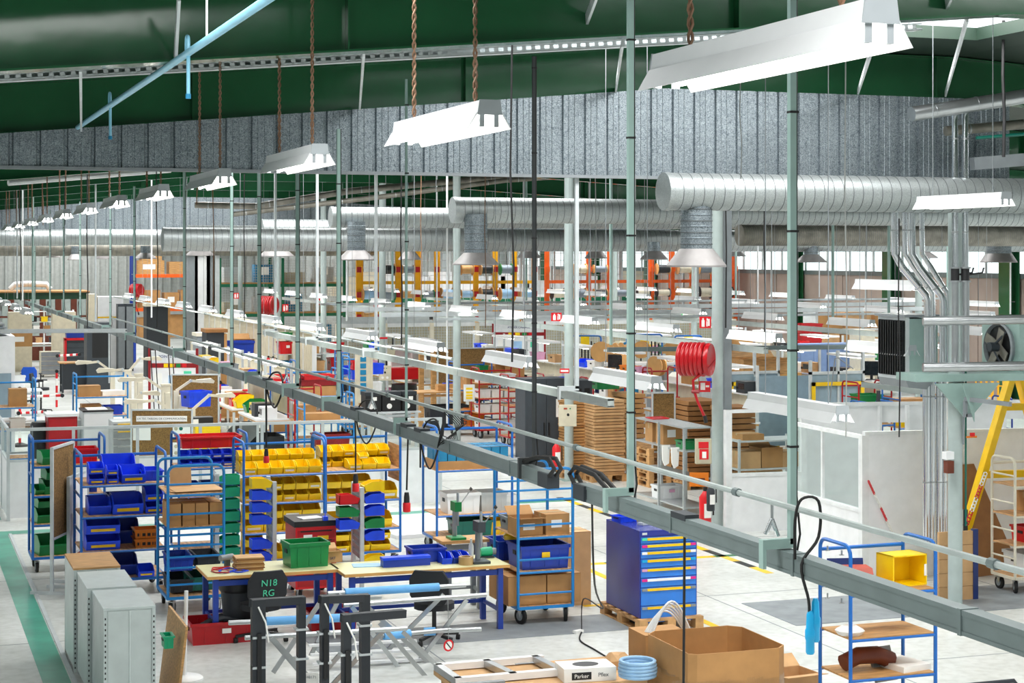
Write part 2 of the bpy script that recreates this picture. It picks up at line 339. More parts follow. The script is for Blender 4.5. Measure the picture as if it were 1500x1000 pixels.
# cable tray between the first two beams, roof struts
def tray(name, p0, p1, w, h, label, m_='pale_grey', group=None, step=0.25):
    p0 = Vector(p0); p1 = Vector(p1); d = (p1 - p0); L = d.length; t = thing(name, label, 'cable tray', p0, math.atan2(d.y, d.x), group)
    q = math.atan2(d.z, Vector((d.x, d.y)).length); T = Matrix.Rotation(-q, 4, 'Y')
    m = MB(); m.box(0, -w / 2, 0, L, w / 2, 0.004, T); m.box(0, -w / 2, 0, L, -w / 2 + 0.004, h * 0.3, T); m.box(0, -w / 2, h * 0.75, L, -w / 2 + 0.004, h, T); m.box(0, w / 2 - 0.004, 0, L, w / 2, h, T)
    m.build('tray_channel', m_, t)
    m = MB(); n = int(L / step)
    for i in range(n): m.box(i * step, -w / 2, h * 0.25, i * step + step * 0.45, -w / 2 + 0.004, h * 0.8, T)
    m.build('perforated_side', m_, t)['kind'] = 'stuff'; return t
tray('cable_tray', (Bpt(-10, 15.4, 0) + Vector((0, 0, EYE + (HOR - 121) / F * Dc(-10, 15.4)))), WP(1345, 45, Dc(1345, 15.4)), 0.15, 0.07, 'perforated pale grey cable tray running above the ribbed sheet transom', step=0.09)
def strut(px0, py0, px1, py1, D0, D1, label, w=0.07):
    return oneoff(MB().beam(WP(px0, py0, D0), WP(px1, py1, D1), w, 0.02, (1, 0, 0)), 'roof_strut', 'pale_grey', label, 'strut', group='struts between the roof beams')
for i, a in enumerate([(262, -5, 257, 88, 11.3, 11.9), (118, 98, 119, 188, 12, 18), (533, 72, 527, 156, 12.6, 19), (874, -10, 850, 54, 12.6, 13.2), (912, 62, 902, 132, 14, 20.2), (1275, 78, 1257, 134, 15, 21), (1417, 26, 1385, 138, 14.4, 21.6), (1392, -5, 1378, 24, 13.8, 14.2)]):
    strut(*a, 'flat pale grey roof strut, %s from the left under the green beams' % ORD[[1, 0, 2, 3, 4, 5, 7, 6][i]])
# roof light seen as a pale strip between beams: translucent glazing bars
# ------------------------------------------------------------------ ducts
def duct(c, px0, px1, z, r, label, m_='galv_duct', seam=0.125, cap=True):
    p0 = Bpt(px0, c, z); p1 = Bpt(px1, c, z); L = p1.x - p0.x
    t = thing('ventilation_duct', label, 'duct', (p0.x, c, z)); T = Matrix.Rotation(R(90), 4, 'Y')
    n = int(L / seam); prof = []
    for i in range(n):
        a = i * seam; prof += [(r, a)]
    m = MB(); prof.append((r, L)); m.lathe(prof, 28, T); k = m.build('spiral_tube', m_, t, smooth=40)
    m = MB(); wd_ = 0.008 if seam > .1 else .005
    for i in range(1, n): m.lathe([(r - .002, i * seam), (r + .003, i * seam + .001), (r + .003, i * seam + wd_), (r - .002, i * seam + wd_ + .001)], 28, T)
    m.build('spiral_seam', 'seam_grey', k, smooth=40)['kind'] = 'stuff'
    if cap:
        m = MB(); m.lathe([(0.0, -0.03), (r + 0.004, -0.03), (r + 0.008, 0.03), (r, 0.03)], 28, T); m.build('end_cap', m_, t, smooth=40)
    return t
def hood(px, D, ztop, zrim, rs, rh, label, grp='extraction hoods under the ducts'):
    p = W(px, D, zrim); t = thing('extraction_hood', label, 'hood', p, 0, grp); h = ztop - zrim
    prof = [(rs, 0.2)]; zz = 0.2
    while zz < h - 0.13: prof += [(rs, zz + 0.115), (rs + 0.006, zz + 0.118), (rs + 0.006, zz + 0.126), (rs, zz + 0.13)]; zz += 0.13
    prof.append((rs, h)); k_ = MB().lathe(prof, 20).build('stub_pipe', 'galv_sheet', t, smooth=50)
    zz = 0.25
    while zz < h - .08: MB().lathe([(rs, zz), (rs + .007, zz + .001), (rs + .007, zz + .009), (rs, zz + .01)], 20).build('seam', 'seam_grey', k_, smooth=40); zz += .13
    MB().lathe([(rh, 0), (rh + 0.012, 0.0), (rh + 0.012, 0.02), (rh, 0.035), (rs + 0.01, 0.205), (rs - 0.005, 0.205), (rh - 0.03, 0.02)], 24).build('cone', 'hood_grey', t, smooth=30)
    return t
duct(18.0, 975, 1570, 5.01, 0.208, 'wide galvanised spiral duct with round end cap, in front at upper right')
hood(1020, 19.85, 4.95, 4.17, 0.178, 0.325, 'large galvanised extraction hood under the wide spiral duct at right')
duct(28.0, 665, 1560, 5.05, 0.212, 'galvanised spiral duct whose end cap is above the middle hood')
hood(697, 29.3, 4.98, 4.14, 0.19, 0.37, 'galvanised hood with dented cone in front of the pale column')
duct(36.2, 486, 1540, 5.1, 0.215, 'galvanised spiral duct ending just right of the two tall pale poles')
hood(522, 36.9, 5.0, 4.2, 0.19, 0.37, 'dull galvanised hood left of the yellow reel rack')
duct(44.0, 385, 700, 4.97, 0.235, 'bright short spiral duct ending beside the slender green pole')
hood(405, 44.4, 4.95, 4.27, 0.21, 0.43, 'pointed bright hood below the bright short spiral duct')
duct(52.0, 277, 600, 4.94, 0.24, 'shaded spiral duct ending above the orange pallet rack')
hood(293, 52.0, 4.9, 4.29, 0.2, 0.42, 'shaded hood between white door panel and orange pallet rack')
duct(56.5, 97, 275, 4.87, 0.25, 'bright spiral duct at left, above the green fascia office')
duct(57.5, -60, 99, 4.86, 0.26, 'shaded spiral duct reaching the left edge of the photo', cap=False)
duct(64.0, -80, 560, 4.55, 0.27, 'long low spiral duct behind the left hoods', 'dirty_pipe', 0.16)
duct(40.0, 240, 1560, 4.66, 0.265, 'longest spiral duct, crossing low behind the galvanised hoods', 'galv_duct', 0.14)
duct(33.0, 1085, 1560, 4.72, 0.22, 'dull ribbed duct below the two bright ducts at right', 'dirty_pipe', 0.05)
for i, (px, D, zr, rs, rh, lb) in enumerate([(1188, 45, 4.12, 0.18, 0.39, 'hood hanging before the bright window band'), (1463, 40, 4.14, 0.28, 0.4, 'hood at far right above the fan unit'), (600, 44, 4.19, 0.13, 0.27, 'small hood above the yellow reel rack'),
      (775, 45, 4.23, 0.14, 0.3, 'small hood at the join of yellow and orange racks'), (873, 45, 4.22, 0.14, 0.28, 'small hood over the orange rack left of the green pole'), (958, 42, 4.2, 0.15, 0.32, 'hood partly hidden by the large hood'), (1078, 52, 4.27, 0.1, 0.28, 'shallow dark hood beside the ribbed column'),
      (213, 60, 4.18, 0.16, 0.37, 'pale hood in front of the orange pallet rack'), (153, 64, 4.17, 0.17, 0.33, 'grey hood second left of the orange rack'), (110, 62, 4.14, 0.13, 0.26, 'pale hood before the ribbed grey wall'), (78, 66, 4.22, 0.12, 0.25, 'dull hood farthest but one to the left'), (57, 66, 4.27, 0.1, 0.24, 'dark hood tucked under the duct above the office'), (1355, 52, 4.22, 0.1, 0.36, 'dark hood behind the bent chrome pipes')]):
    hood(px, D, 4.62, zr, rs, rh, 'galvanised extraction ' + lb)

# ------------------------------------------------------------------ pendant lamps
def make_lamp(z_top, label, chain_r, first=True, twist=True):
    t = thing('pendant_lamp', label, 'lamp', (0, 0, 0), 0)
    L = 1.5
    m = MB(); m.prism([(-0.06, 0.07), (0.06, 0.07), (0.05, 0.135), (-0.05, 0.135)], 'y', 0, L); m.build('housing', 'lamp_white', t); [MB().prism([(-0.062, 0.066), (0.062, 0.066), (0.052, 0.138), (-0.052, 0.138)], 'y', y, y + 0.005).build('end_plate', 'lamp_grey', t) for y in (-0.005, L)]
    m = MB(); th = 0.004
    prof = [(-0.105, 0.0), (-0.06, 0.072), (0.06, 0.072), (0.105, 0.0), (0.109, 0.0), (0.064, 0.077), (-0.064, 0.077), (-0.109, 0.0)]
    m.prism(prof, 'y', 0.0, L); m.build('reflector', 'lamp_white', t)
    for s in (-1, 1):
        MB().cyl((s * 0.036, 0.03, 0.03), (s * 0.036, L - 0.03, 0.03), 0.014, 8).build('tube', 'tube_lit', t, smooth=40)
        [MB().box(s * 0.036 - 0.012, y, 0.01, s * 0.036 + 0.012, y + 0.022, 0.075).build('tube_holder', 'lamp_grey', t) for y in (0.004, L - 0.026)]
    for y in (0.22, L - 0.22):
        m = MB()
        if twist:
            for ph in (0, PI):
                pts = []; zz = 0.13; i = 0
                while zz < z_top: pts.append((0.008 * math.cos(i * 1.1 + ph), y + 0.008 * math.sin(i * 1.1 + ph), zz)); zz += 0.018; i += 1
                m.tube(pts, 0.006, 4)
            m.tube([(0.008 * math.cos(a), y, 0.14 + 0.008 * math.sin(a)) for a in [i * PI / 4 for i in range(8)]], 0.004, 4, True)
        else: m.cyl((0, y, 0.13), (0, y, z_top), chain_r, 4, cap=False)
        m.build('chain', 'chain_brown' if twist else 'mid_grey', t)
    return t
lampA = make_lamp(1.45, 'long white twin-tube pendant lamp nearest the camera at upper right', 0.006)
nl = 0
for i in range(12):
    loc = (2.69, 4.46 + 3.51 * i, 4.9)
    if i == 0: lampA.location = loc; lampA['group'] = 'high pendant lamps'
    else: dup(lampA, loc, label='white twin-tube pendant lamp, %s nearest in the high row' % ORD[i])
lampB = make_lamp(3.62, 'white pendant lamp hanging before the white booth window', 0.004, twist=False)
lampB['group'] = 'low pendant lamps'; firstB = True
rows = [(6.98, 12.13, 13, 3.0, 'low middle row'), (12.1, 19.3, 12, 3.04, 'column row'), (16.8, 24.6, 12, 3.0, 'row right of the columns'), (21.6, 31.4, 10, 3.0, 'second row right of the columns'), (26.4, 38.2, 9, 3.0, 'row nearest the right wall'), (2.9, 40.0, 8, 3.0, 'low row at far left')]
for x, y0, n, z, nm in rows:
    for i in range(n):
        loc = (x, y0 + 3.53 * i, z)
        if firstB: lampB.location = loc; firstB = False
        else: dup(lampB, loc, label='white pendant lamp, %s nearest in the %s' % (ORD[i], nm))
o = dup(lampB, W(1345, 23.0, 3.84) , 0, 'white pendant lamp beside the black valves on the chrome pipes')
o = dup(lampB, W(1474, 17.2, 4.78) , 0, 'white pendant lamp cut by the right edge under the wide duct')
# ------------------------------------------------------------------ busbar trunking, poles, air pipes
def trunk(x, Z0, Z1, z, w, h, label, m_='bus_grey', joint=1.5):
    y0 = (Z0 - x * SY) / CY; y1 = (Z1 - x * SY) / CY
    t = thing('busbar_trunking', label, 'busbar', (x, y0, z), 0, 'overhead busbar trunking')
    m = MB(); m.box(-w / 2, 0, -h / 2, w / 2, y1 - y0, h / 2); m.box(-w / 2 - 0.004, 0, h * 0.3, w / 2 + 0.004, y1 - y0, h / 2 + 0.004); m.box(-w / 2 - 0.004, 0, -h / 2 - 0.004, w / 2 + 0.004, y1 - y0, -h * 0.36); m.build('channel', m_, t)
    y = 0.8
    while y < y1 - y0:
        MB().box(-w / 2 - 0.008, y, -h / 2 - 0.008, w / 2 + 0.008, y + 0.025, h / 2 + 0.008).build('joint_collar', m_, t); y += joint
    return t
XB = 4.4; ZB = 2.72
trunk(XB, 6.9, 11.9, ZB, 0.075, 0.10, 'grey busbar trunking crossing the lower right of the photo')
trunk(XB, 12.45, 60, ZB, 0.075, 0.10, 'grey busbar trunking receding from the centre to far left')
trunk(7.3, 19.0, 36.5, 2.72, 0.075, 0.085, 'pale busbar trunking ending beside the beige switch box', 'bus_light')
trunk(12.6, 27, 60, 2.85, 0.075, 0.085, 'pale busbar trunking over the reels and column row', 'bus_light')
trunk(17.2, 30, 60, 2.85, 0.075, 0.085, 'pale busbar trunking right of the column row', 'bus_light')
# feed boxes and cable ends at the gap
for Z, s, lb in ((11.85, 1, 'near'), (12.5, -1, 'far')):
    p = W(12090 / Z - 164, Z, ZB); t = thing('feed_box', 'dark busbar feed box with curved black cables at the %s side of the trunking gap' % lb, 'feed box', p)
    MB().box(-0.045, -0.1, -0.05, 0.045, 0.1, 0.052).build('box', 'charcoal', t)
    m = MB(); [m.tube([(dx, s * 0.1, 0.04), (dx, s * 0.2, 0.1), (dx, s * 0.1, 0.16), (dx + 0.02, -s * 0.2, 0.14), (dx, -s * 0.5, 0.07)], 0.016, 6) for dx in (-0.03, 0.02)]; m.build('cable', 'rubber', t, smooth=60)
def drop_pole(x, px, z, ztop, label, r=0.018, foot=0.16, m_='pole_green', sleeve=True, group='drop poles of the busbar trunking'):
    p = Apt(x, px, 0); t = thing('drop_pole', label, 'pole', (p.x + 0.02, p.y, z), 0, group)
    m = MB(); m.box(-r, -r, 0, r, r, ztop - z); m.build('post', m_, t)
    m = MB(); m.box(-foot, -r, -0.02, r, r, 0.03); m.box(-foot - 0.02, -r - 0.005, -0.12, -foot, r + 0.005, 0.03); m.build('foot_bracket', m_, t)
    if sleeve:
        m = MB()
        if r > 0.0102: m.tube([(r + 0.005, -r * 0.4, ztop - z), (r + 0.005, -r * 0.4, 0.25), (r + 0.02, -r, 0.05), (r, -r, -0.05)], 0.006, 6)
        m.box(-r - 0.002, -r - 0.002, 0.5, r + 0.012, r + 0.002, 0.512)
        zz = 1.0
        while zz < ztop - z: m.box(-r - 0.002, -r - 0.002, zz, r + 0.012, r + 0.002, zz + 0.012); zz += 0.62
        m.build('strapped_cable', 'rubber', t, smooth=50)
    return t
for i, px in enumerate((1155, 919, 778, 592, 493, 433, 377, 337, 268, 195, 160, 116, 92, 72, 50)):
    drop_pole(XB + 0.02, px, ZB + 0.08, 6.3 if i < 2 else 5.62, 'pale green square drop pole, %s from the right on the near trunking' % ORD[i]) if i not in (2, 3) else drop_pole(XB + 0.02, px, ZB + 0.08, 5.75 if i == 2 else 5.9, 'dark green drop pole with thick black cable, third from the right' if i == 2 else 'slim pale drop rod, fourth from the right on the near trunking', 0.0105 if i == 2 else 0.010, 0.1, 'pole_green' if i == 3 else 'pole_dark')
for i, px in enumerate((842, 549, 463, 402)):
    drop_pole(7.3, px, 2.8, 6.0, 'pale grey drop pole, %s from the right on the middle trunking' % ORD[i], 0.022, 0.2, 'pale_grey', False, 'drop poles of the middle trunking')
# thin drop rods further back
for i, (px, D, y1) in enumerate([(1220, 35, 470), (1130, 37, 440), (1110, 42, 445), (1302, 33, 462), (1268, 46, 455), (1165, 40, 440), (1078, 48, 437), (1022, 40, 455), (1017, 47, 440), (895, 31, 505), (863, 45, 455), (930, 36, 470), (771, 47, 440), (767, 44, 450), (1480, 40, 460), (1388, 44, 428), (1200, 52, 435), (640, 46, 450), (575, 49, 440), (508, 41, 470), (655, 38, 620), (437, 47, 452), (25, 46, 437), (33, 42, 440), (48, 47, 470), (140, 38, 470), (222, 44, 465)]):
    p0 = WP(px, y1, D); oneoff(MB().cyl(p0, (p0.x, p0.y, 6.55), 0.02 if i % 3 else 0.028, 6), 'drop_rod', ('pole_green', 'pale_grey', 'white_paint')[i % 3], 'slender %s suspension rod, %s of the far rods counted from the right' % (('green', 'grey', 'white')[i % 3], ORD[i]) , 'rod', group='far suspension rods', smooth=40)
# dark wires and chains that hang free
for i, (px, D, y0, y1, r, m_) in enumerate([(750, 9.8, 66, 530, .006, 'black'), (1085, 15.8, 100, 262, .005, 'chain_steel'), (1239, 14.5, 40, 640, .006, 'chain_steel'), (927, 12.3, 60, 545, .007, 'chain_steel'), (872, 22, 60, 440, .007, 'chain_steel'), (588, 24, 250, 505, .01, 'black'), (617, 25, 250, 440, .006, 'chain_brown'), (711, 22, 250, 480, .006, 'chain_brown'), (1063, 26, 100, 480, .012, 'black'), (1120, 28, 270, 490, .014, 'black'), (1470, 20, 30, 230, .02, 'black'), (1317, 19, 320, 640, .008, 'black'), (230, 20, 160, 480, .006, 'black'), (288, 19, 160, 300, .006, 'chain_brown'), (312, 21, 100, 460, .006, 'chain_brown'), (128, 30, 255, 480, .01, 'black'), (30, 33, 248, 440, .01, 'black'), (63, 35, 248, 330, .008, 'chain_brown'), (95, 40, 270, 330, .01, 'pole_dark'), (358, 36, 255, 470, .01, 'black')]):
    p0 = WP(px, y1, D); p1 = WP(px, y0, D)
    oneoff(MB().tube([p0, p0.lerp(p1, .3) + Vector((.01, 0, 0)), p0.lerp(p1, .6) - Vector((.01, 0, 0)), p1], r, 5), 'hanging_wire', m_, 'thin hanging %s, %s of the loose wires from the left' % ('chain' if 'chain' in m_ else 'black wire', ORD[sorted([750, 1085, 1239, 927, 872, 588, 617, 711, 1063, 1120, 1470, 1317, 230, 288, 312, 128, 30, 63, 95, 358]).index(px)]), 'wire', group='loose hanging wires')
def airpipe(x, Z0, Z1, z, r, label):
    y0 = (Z0 - x * SY) / CY; y1 = (Z1 - x * SY) / CY
    t = thing('air_pipe', label, 'pipe', (x, y0, z), 0, 'compressed air pipes'); MB().cyl((0, 0, 0), (0, y1 - y0, 0), r, 8).build('pipe', 'bus_light', t, smooth=40)
    y = 0.6
    while y < min(y1 - y0, 25):
        MB().cyl((0, y, 0), (0, y + 0.05, 0), r * 1.5, 8).build('coupling', 'bus_grey', t, smooth=40); y += 2.4
    return t
airpipe(4.4, 6.9, 37, 3.0, 0.016, 'grey compressed air pipe above the near busbar trunking')
airpipe(7.2, 24, 60, 2.9, 0.02, 'thin grey air pipe receding left behind the middle trunking')
# air couplings hanging from the pipe
for px, lb in ((1131, 'before the floor beside the drawer cabinet'), (545, 'left of the pale column'), (420, 'above the red crates')):
    p = Apt(4.4, px, 2.99); t = thing('air_coupling', 'small brass and steel air coupling hanging %s' % lb, 'coupling', p)
    MB().cyl((0, 0, -0.09), (0, 0, 0.01), 0.009, 8).build('stem', 'steel', t, smooth=40); m = MB(); m.cyl((0, 0, -0.08), (0.03, -0.01, -0.17), 0.012, 8); m.cyl((0, 0, -0.08), (-0.035, 0.01, -0.16), 0.012, 8); m.build('outlet', 'chrome', t, smooth=40)
# cables from the trunking with plugs
def plug_cable(px, zt, lb, loop, zend, kind='red', x=XB, r=0.008):
    p = Apt(x, px, 0); t = thing('plug_cable', lb, 'cable', (p.x, p.y, zt), 0, 'power cables hanging from the trunking')
    dz = zend - zt
    m = MB(); pts = [(0, 0, 0)]
    if loop: pts += [(0.03, -loop * .3, 0.10), (0.05, -loop, 0.12), (0.05, -loop * 1.3, -0.05), (0.02, -loop * .7, -0.3), (0, -loop * .1, -0.18), (-0.02, 0, 0.02), (-0.02, -0.02, dz * .5)]
    if kind == 'blue': pts = [(-.06, .05, .0), (-.07, .03, .2), (-.05, 0, .31), (.03, -.03, .3), (.03, -.03, .12), (-.05, 0, -.02), (-.02, -.02, -.2)]
    pts.append((-0.02, -0.02, dz)); 
    cur = []
    for i in range(len(pts) - 1):
        a, b = Vector(pts[i]), Vector(pts[i + 1]); pa = Vector(pts[max(i - 1, 0)]); pb = Vector(pts[min(i + 2, len(pts) - 1)])
        for k in range(5):
            u = k / 5; cur.append(0.5 * ((2 * a) + (b - pa) * u + (2 * pa - 5 * a + 4 * b - pb) * u * u + (3 * a - pa - 3 * b + pb) * u ** 3))
    cur.append(Vector(pts[-1])); m.tube(cur, r, 6); m.build('cable', 'rubber', t, smooth=60)
    if kind != 'blue': MB().box(-0.045, -0.1, -0.0, 0.045, 0.1, 0.035).build('tap_off_box', 'charcoal', t)
    T = Matrix.Translation((-0.02, -0.02, dz))
    if kind == 'red':
        MB().lathe([(0.02, -0.02), (0.026, -0.06), (0.028, -0.12)], 12, T).build('plug_grip', 'black', t, smooth=40); MB().lathe([(0.03, -0.11), (0.036, -0.12), (0.036, -0.19), (0.03, -0.195)], 12, T).build('plug_head', 'bin_red', t, smooth=40)
    elif kind == 'blue':
        for dx, d2 in ((-0.02, 0), (0.03, 0.06)):
            T2 = Matrix.Translation((dx * .6, -0.02, dz + d2)) @ Matrix.Scale(.62, 4, (1, 0, 0)) @ Matrix.Scale(.62, 4, (0, 1, 0)); MB().lathe([(0.018, 0.05), (0.03, 0.03), (0.034, -0.04), (0.042, -0.05), (0.042, -0.09), (0.036, -0.1), (0.036, -0.16), (0.028, -0.17)], 12, T2).build('plug_body', 'cyan', t, smooth=40)
    return t
plug_cable(598, ZB + .04, 'black cable with red plug, hanging left of the blue carton trolley', 0.0, 2.2)
plug_cable(523, ZB + .04, 'looped black cable with red plug above the yellow bins', 0.45, 2.15)
plug_cable(392, ZB + .04, 'looped black cable with red plug before the brown cartons', 0.5, 1.95, r=.012)
plug_cable(1187, ZB + .04, 'looped black cable ending in two light blue plugs', 0.2, 2.46, 'blue')
plug_cable(1003, ZB + .04, 'straight black cable hanging down beside the drawer cabinet', 0, 1.4, '')
plug_cable(618, ZB + .04, 'narrow loop of black cable left of the trunking gap', 0.28, 2.45, '')
# far cable trays across the hall
for i, (c, z, w, h, lb, px0, px1) in enumerate([(42.5, 3.08, .1, .05, 'white cable tray, upper of four crossing before the reel racks', 470, 1400), (40.5, 2.98, .12, .1, 'dashed grey cable tray, second of four crossing before the reel racks', 500, 1370), (37.5, 2.95, .12, .1, 'dashed grey cable tray, third of four crossing before the reel racks', 560, 1360), (34.5, 2.98, .06, .05, 'slim grey rail, lowest of four crossing before the reel racks', 640, 1300)]):
    tray('cable_tray', Bpt(px0, c, z), Bpt(px1, c, z), w, h, lb, 'pale_grey', 'cable trays across the hall', 0.5)
tray('cable_tray', WP(-10, 488, 26), WP(185, 487, 27), .08, .06, 'perforated grey rail crossing the left edge above the desks', 'pale_grey', None, 0.1)
for px, y, lb in ((1400, 537, 'dark grey rail behind the red hose reel'),):
    p0 = WP(890, 512, 31); p1 = WP(1240, 508, 33); oneoff(MB().beam(p0, p1, .06, .08), 'cable_rail', 'bus_grey', lb, 'rail')
# light blue pipe under the first beam with candy-cane drop
t = thing('air_main_pipe', 'light blue air pipe sloping away under the green beams at upper left', 'pipe', (1.79, 7.2, 5.58))
MB().cyl((0, 0, 0), (0, 11.0, 0), 0.024, 10).build('pipe', 'sky_pipe', t, smooth=40)
for px, dz in ((273, 0.26), (160, 0.26)):
    y = Apt(1.79, px, 0).y - 7.2; MB().tube([(0, y, 0.02), (0, y, 0.07)] + arc((0.0, y - 0.04, 0.07), 0.04, 0, 180, 6, 'yz') + [(0, y - 0.08, -dz)], 0.012, 7).build('drop_bend', 'sky_pipe', t, smooth=50); MB().cyl((0, y - 0.08, -dz - 0.03), (0, y - 0.08, -dz), 0.017, 8).build('end_cap', 'cyan_box', t, smooth=40)
for px in (303, 222, 400): y = Apt(1.79, px, 0).y - 7.2; MB().cyl((0, y, 0.02), (0, y, 0.9), 0.006, 5).build('hanger', 'white_paint', t)
p0 = WP(12, 268, 32); p1 = WP(250, 249, 34); oneoff(MB().cyl(p0, p1, 0.05, 8), 'white_pipe', 'white_paint', 'white pipe running across under the far green beams at left', 'pipe', smooth=40)
# heating pipes under the roof
def bigpipe(pts, r, label, m_='dirty_pipe', name='heating_pipe', n=12):
    P = [WP(*a) for a in pts]; t = thing(name, label, 'pipe', P[0]); Q = [p - P[0] for p in P]
    MB().tube(Q, r, n).build('pipe', m_, t, smooth=60)
    for i in range(len(Q) - 1):
        d = (Q[i + 1] - Q[i]); L = d.length; u = d / L; k = 0.3
        while k < L: MB().cyl(Q[i] + u * k, Q[i] + u * (k + 0.02), r * 1.04, n).build('joint_band', 'steel', t, smooth=40); k += 1.1
    return t
bigpipe([(286, 300, 41), (375, 302, 41), (510, 280, 41.5), (700, 262, 42), (860, 252, 42.5)], 0.075, 'upper lagged heating pipe climbing below the sheet transom')
bigpipe([(340, 314, 40), (560, 288, 40.8), (740, 264, 41.5), (890, 254, 42), (985, 262, 42.5)], 0.06, 'lower dull heating pipe climbing below the sheet transom')
bigpipe([(1335, 167, 20.5), (1396, 158, 20.7), (1520, 138, 21)], 0.088, 'brown-grey insulated pipe at upper right with shadow on the sheet', 'steel')
bigpipe([(1385, 192, 21.2), (1520, 180, 21.5)], 0.06, 'dull short pipe below the insulated pipe at upper right', 'dirty_pipe')
oneoff(MB().beam(WP(1424, 240, 21.2), WP(1520, 232, 21.4), 0.12, 0.15), 'flat_duct', 'mid_grey', 'flat grey rectangular duct at the upper right edge', 'duct')
oneoff(MB().cyl(WP(1430, 202, 21.0), WP(1520, 195, 21.2), 0.02, 8), 'teal_pipe', 'teal_dark', 'thin teal pipe at the upper right edge', 'pipe', smooth=40)
# vertical silver pipes by the nearest column
for px, lb in ((1399, 'left'), (1414, 'right')):
    bigpipe([(px, 165, 20.95), (px, 395, 20.9)], 0.038, 'upright silver pipe above the valves, %s of a pair' % lb, 'chrome')
    bigpipe([(px + (1 if px > 1410 else 0), 412, 20.9), (px + (1 if px > 1410 else 0), 535, 20.9)], 0.04, 'upright silver pipe below the valves, %s of a pair' % lb, 'steel')
    t = thing('valve', 'black flanged valve on the silver pipe, %s of a pair' % lb, 'valve', WP(px, 402, 20.9)); MB().cyl((0, 0, -0.07), (0, 0, 0.07), 0.05, 10).build('body', 'black', t, smooth=40)
    MB().lathe([(0.065, -0.09), (0.065, -0.07), (0.05, -0.07)], 12).build('flange', 'steel', t, smooth=30); MB().lathe([(0.065, 0.07), (0.065, 0.09), (0.05, 0.09)], 12).build('flange', 'steel', t, smooth=30); MB().tube([(0.05, 0, 0), (0.22, -.02, 0.02), (0.24, -.02, 0.08)], 0.012, 6).build('lever', 'black', t, smooth=40)
for i, (dx, lb) in enumerate([(0, 'left front'), (25, 'right')]):
    D = 21.5 + i * .2
    bigpipe([(1310 + dx, 300, D), (1311 + dx, 372, D), (1322 + dx * 1.02, 392, D), (1356 + dx * .9, 432, D), (1359 + dx * .9, 440, D), (1359 + dx * .9, 540, D)], 0.046, 'bent bright chrome insulated pipe above the heater, %s of two bends' % lb, 'chrome')
    bigpipe([(1325 + dx, 300, D + .4), (1326 + dx, 372, D + .4), (1337 + dx * 1.02, 390, D + .4), (1366 + dx * .9, 430, D + .4), (1368 + dx * .9, 540, D + .4)], 0.034, 'bent bright chrome insulated pipe close behind the %s bend' % lb, 'chrome')
for i, px in enumerate((1357, 1366, 1376, 1384)):
    bigpipe([(px, 545, 22.8), (px, 800, 22.8)], (0.05, 0.035, 0.045, 0.03)[i], 'upright silver insulated pipe before the white booth wall, %s from the left' % ORD[i], 'chrome')
for y, lb in ((470, 'upper'), (538, 'lower')):
    bigpipe([(1352, y, 20.6), (1362, y, 20.6), (1530, y - 3, 20.6)], 0.055, 'dirty silver horizontal pipe beside the heater, %s of two' % lb, 'steel')
# ================================================================== FACTORIES
PRO = {}
def inst(key, maker, loc, rz, label, group=None):
    if key not in PRO:
        t = maker(); PRO[key] = t; t.location = loc; t.rotation_euler = (0, 0, rz); t['label'] = label; USED[label] = USED.get(label, 0) + 1
        if group: t['group'] = group
        return t
    return dup(PRO[key], loc, rz, label, group)
def root(name, cat): 
    o = bpy.data.objects.new(name, None); COL.objects.link(o); o['category'] = cat; o['label'] = ''; return o
def bin_(col, w, d, h, loc, rz, label, group=None, strip='safety_yellow'):
    def mk():
        t = root('storage_bin', 'bin'); a = 0.004; m = MB()
        side = [(-d * .42, 0), (d / 2, 0), (d / 2, h), (-d * .12, h), (-d * .5, h * .62), (-d * .5, h * .5)]
        for s in (-1, 1): x = s * (w / 2 - a); m.prism(side, 'x', x - a, x + a)
        m.box(-w / 2, -d * .42, 0, w / 2, d / 2, a * 2); m.box(-w / 2, d / 2 - a * 2, 0, w / 2, d / 2, h)
        m.prism([(-d * .42, 0), (-d * .39, 0), (-d * .47, h * .52), (-d * .5, h * .52)], 'x', -w / 2, w / 2); m.prism([(-d * .53, h * .48), (-d * .47, h * .48), (-d * .47, h * .56), (-d * .53, h * .56)], 'x', -w / 2, w / 2)
        m.build('body', col, t)
        if strip: MB().prism([(-d * .462, h * .16), (-d * .44, h * .16), (-d * .475, h * .34), (-d * .497, h * .34)], 'x', -w * .36, w * .36).build('label_strip', strip, t)
        return t
    return inst(('bin', col, round(w, 3), round(d, 3), round(h, 3), strip), mk, loc, rz, label, group)
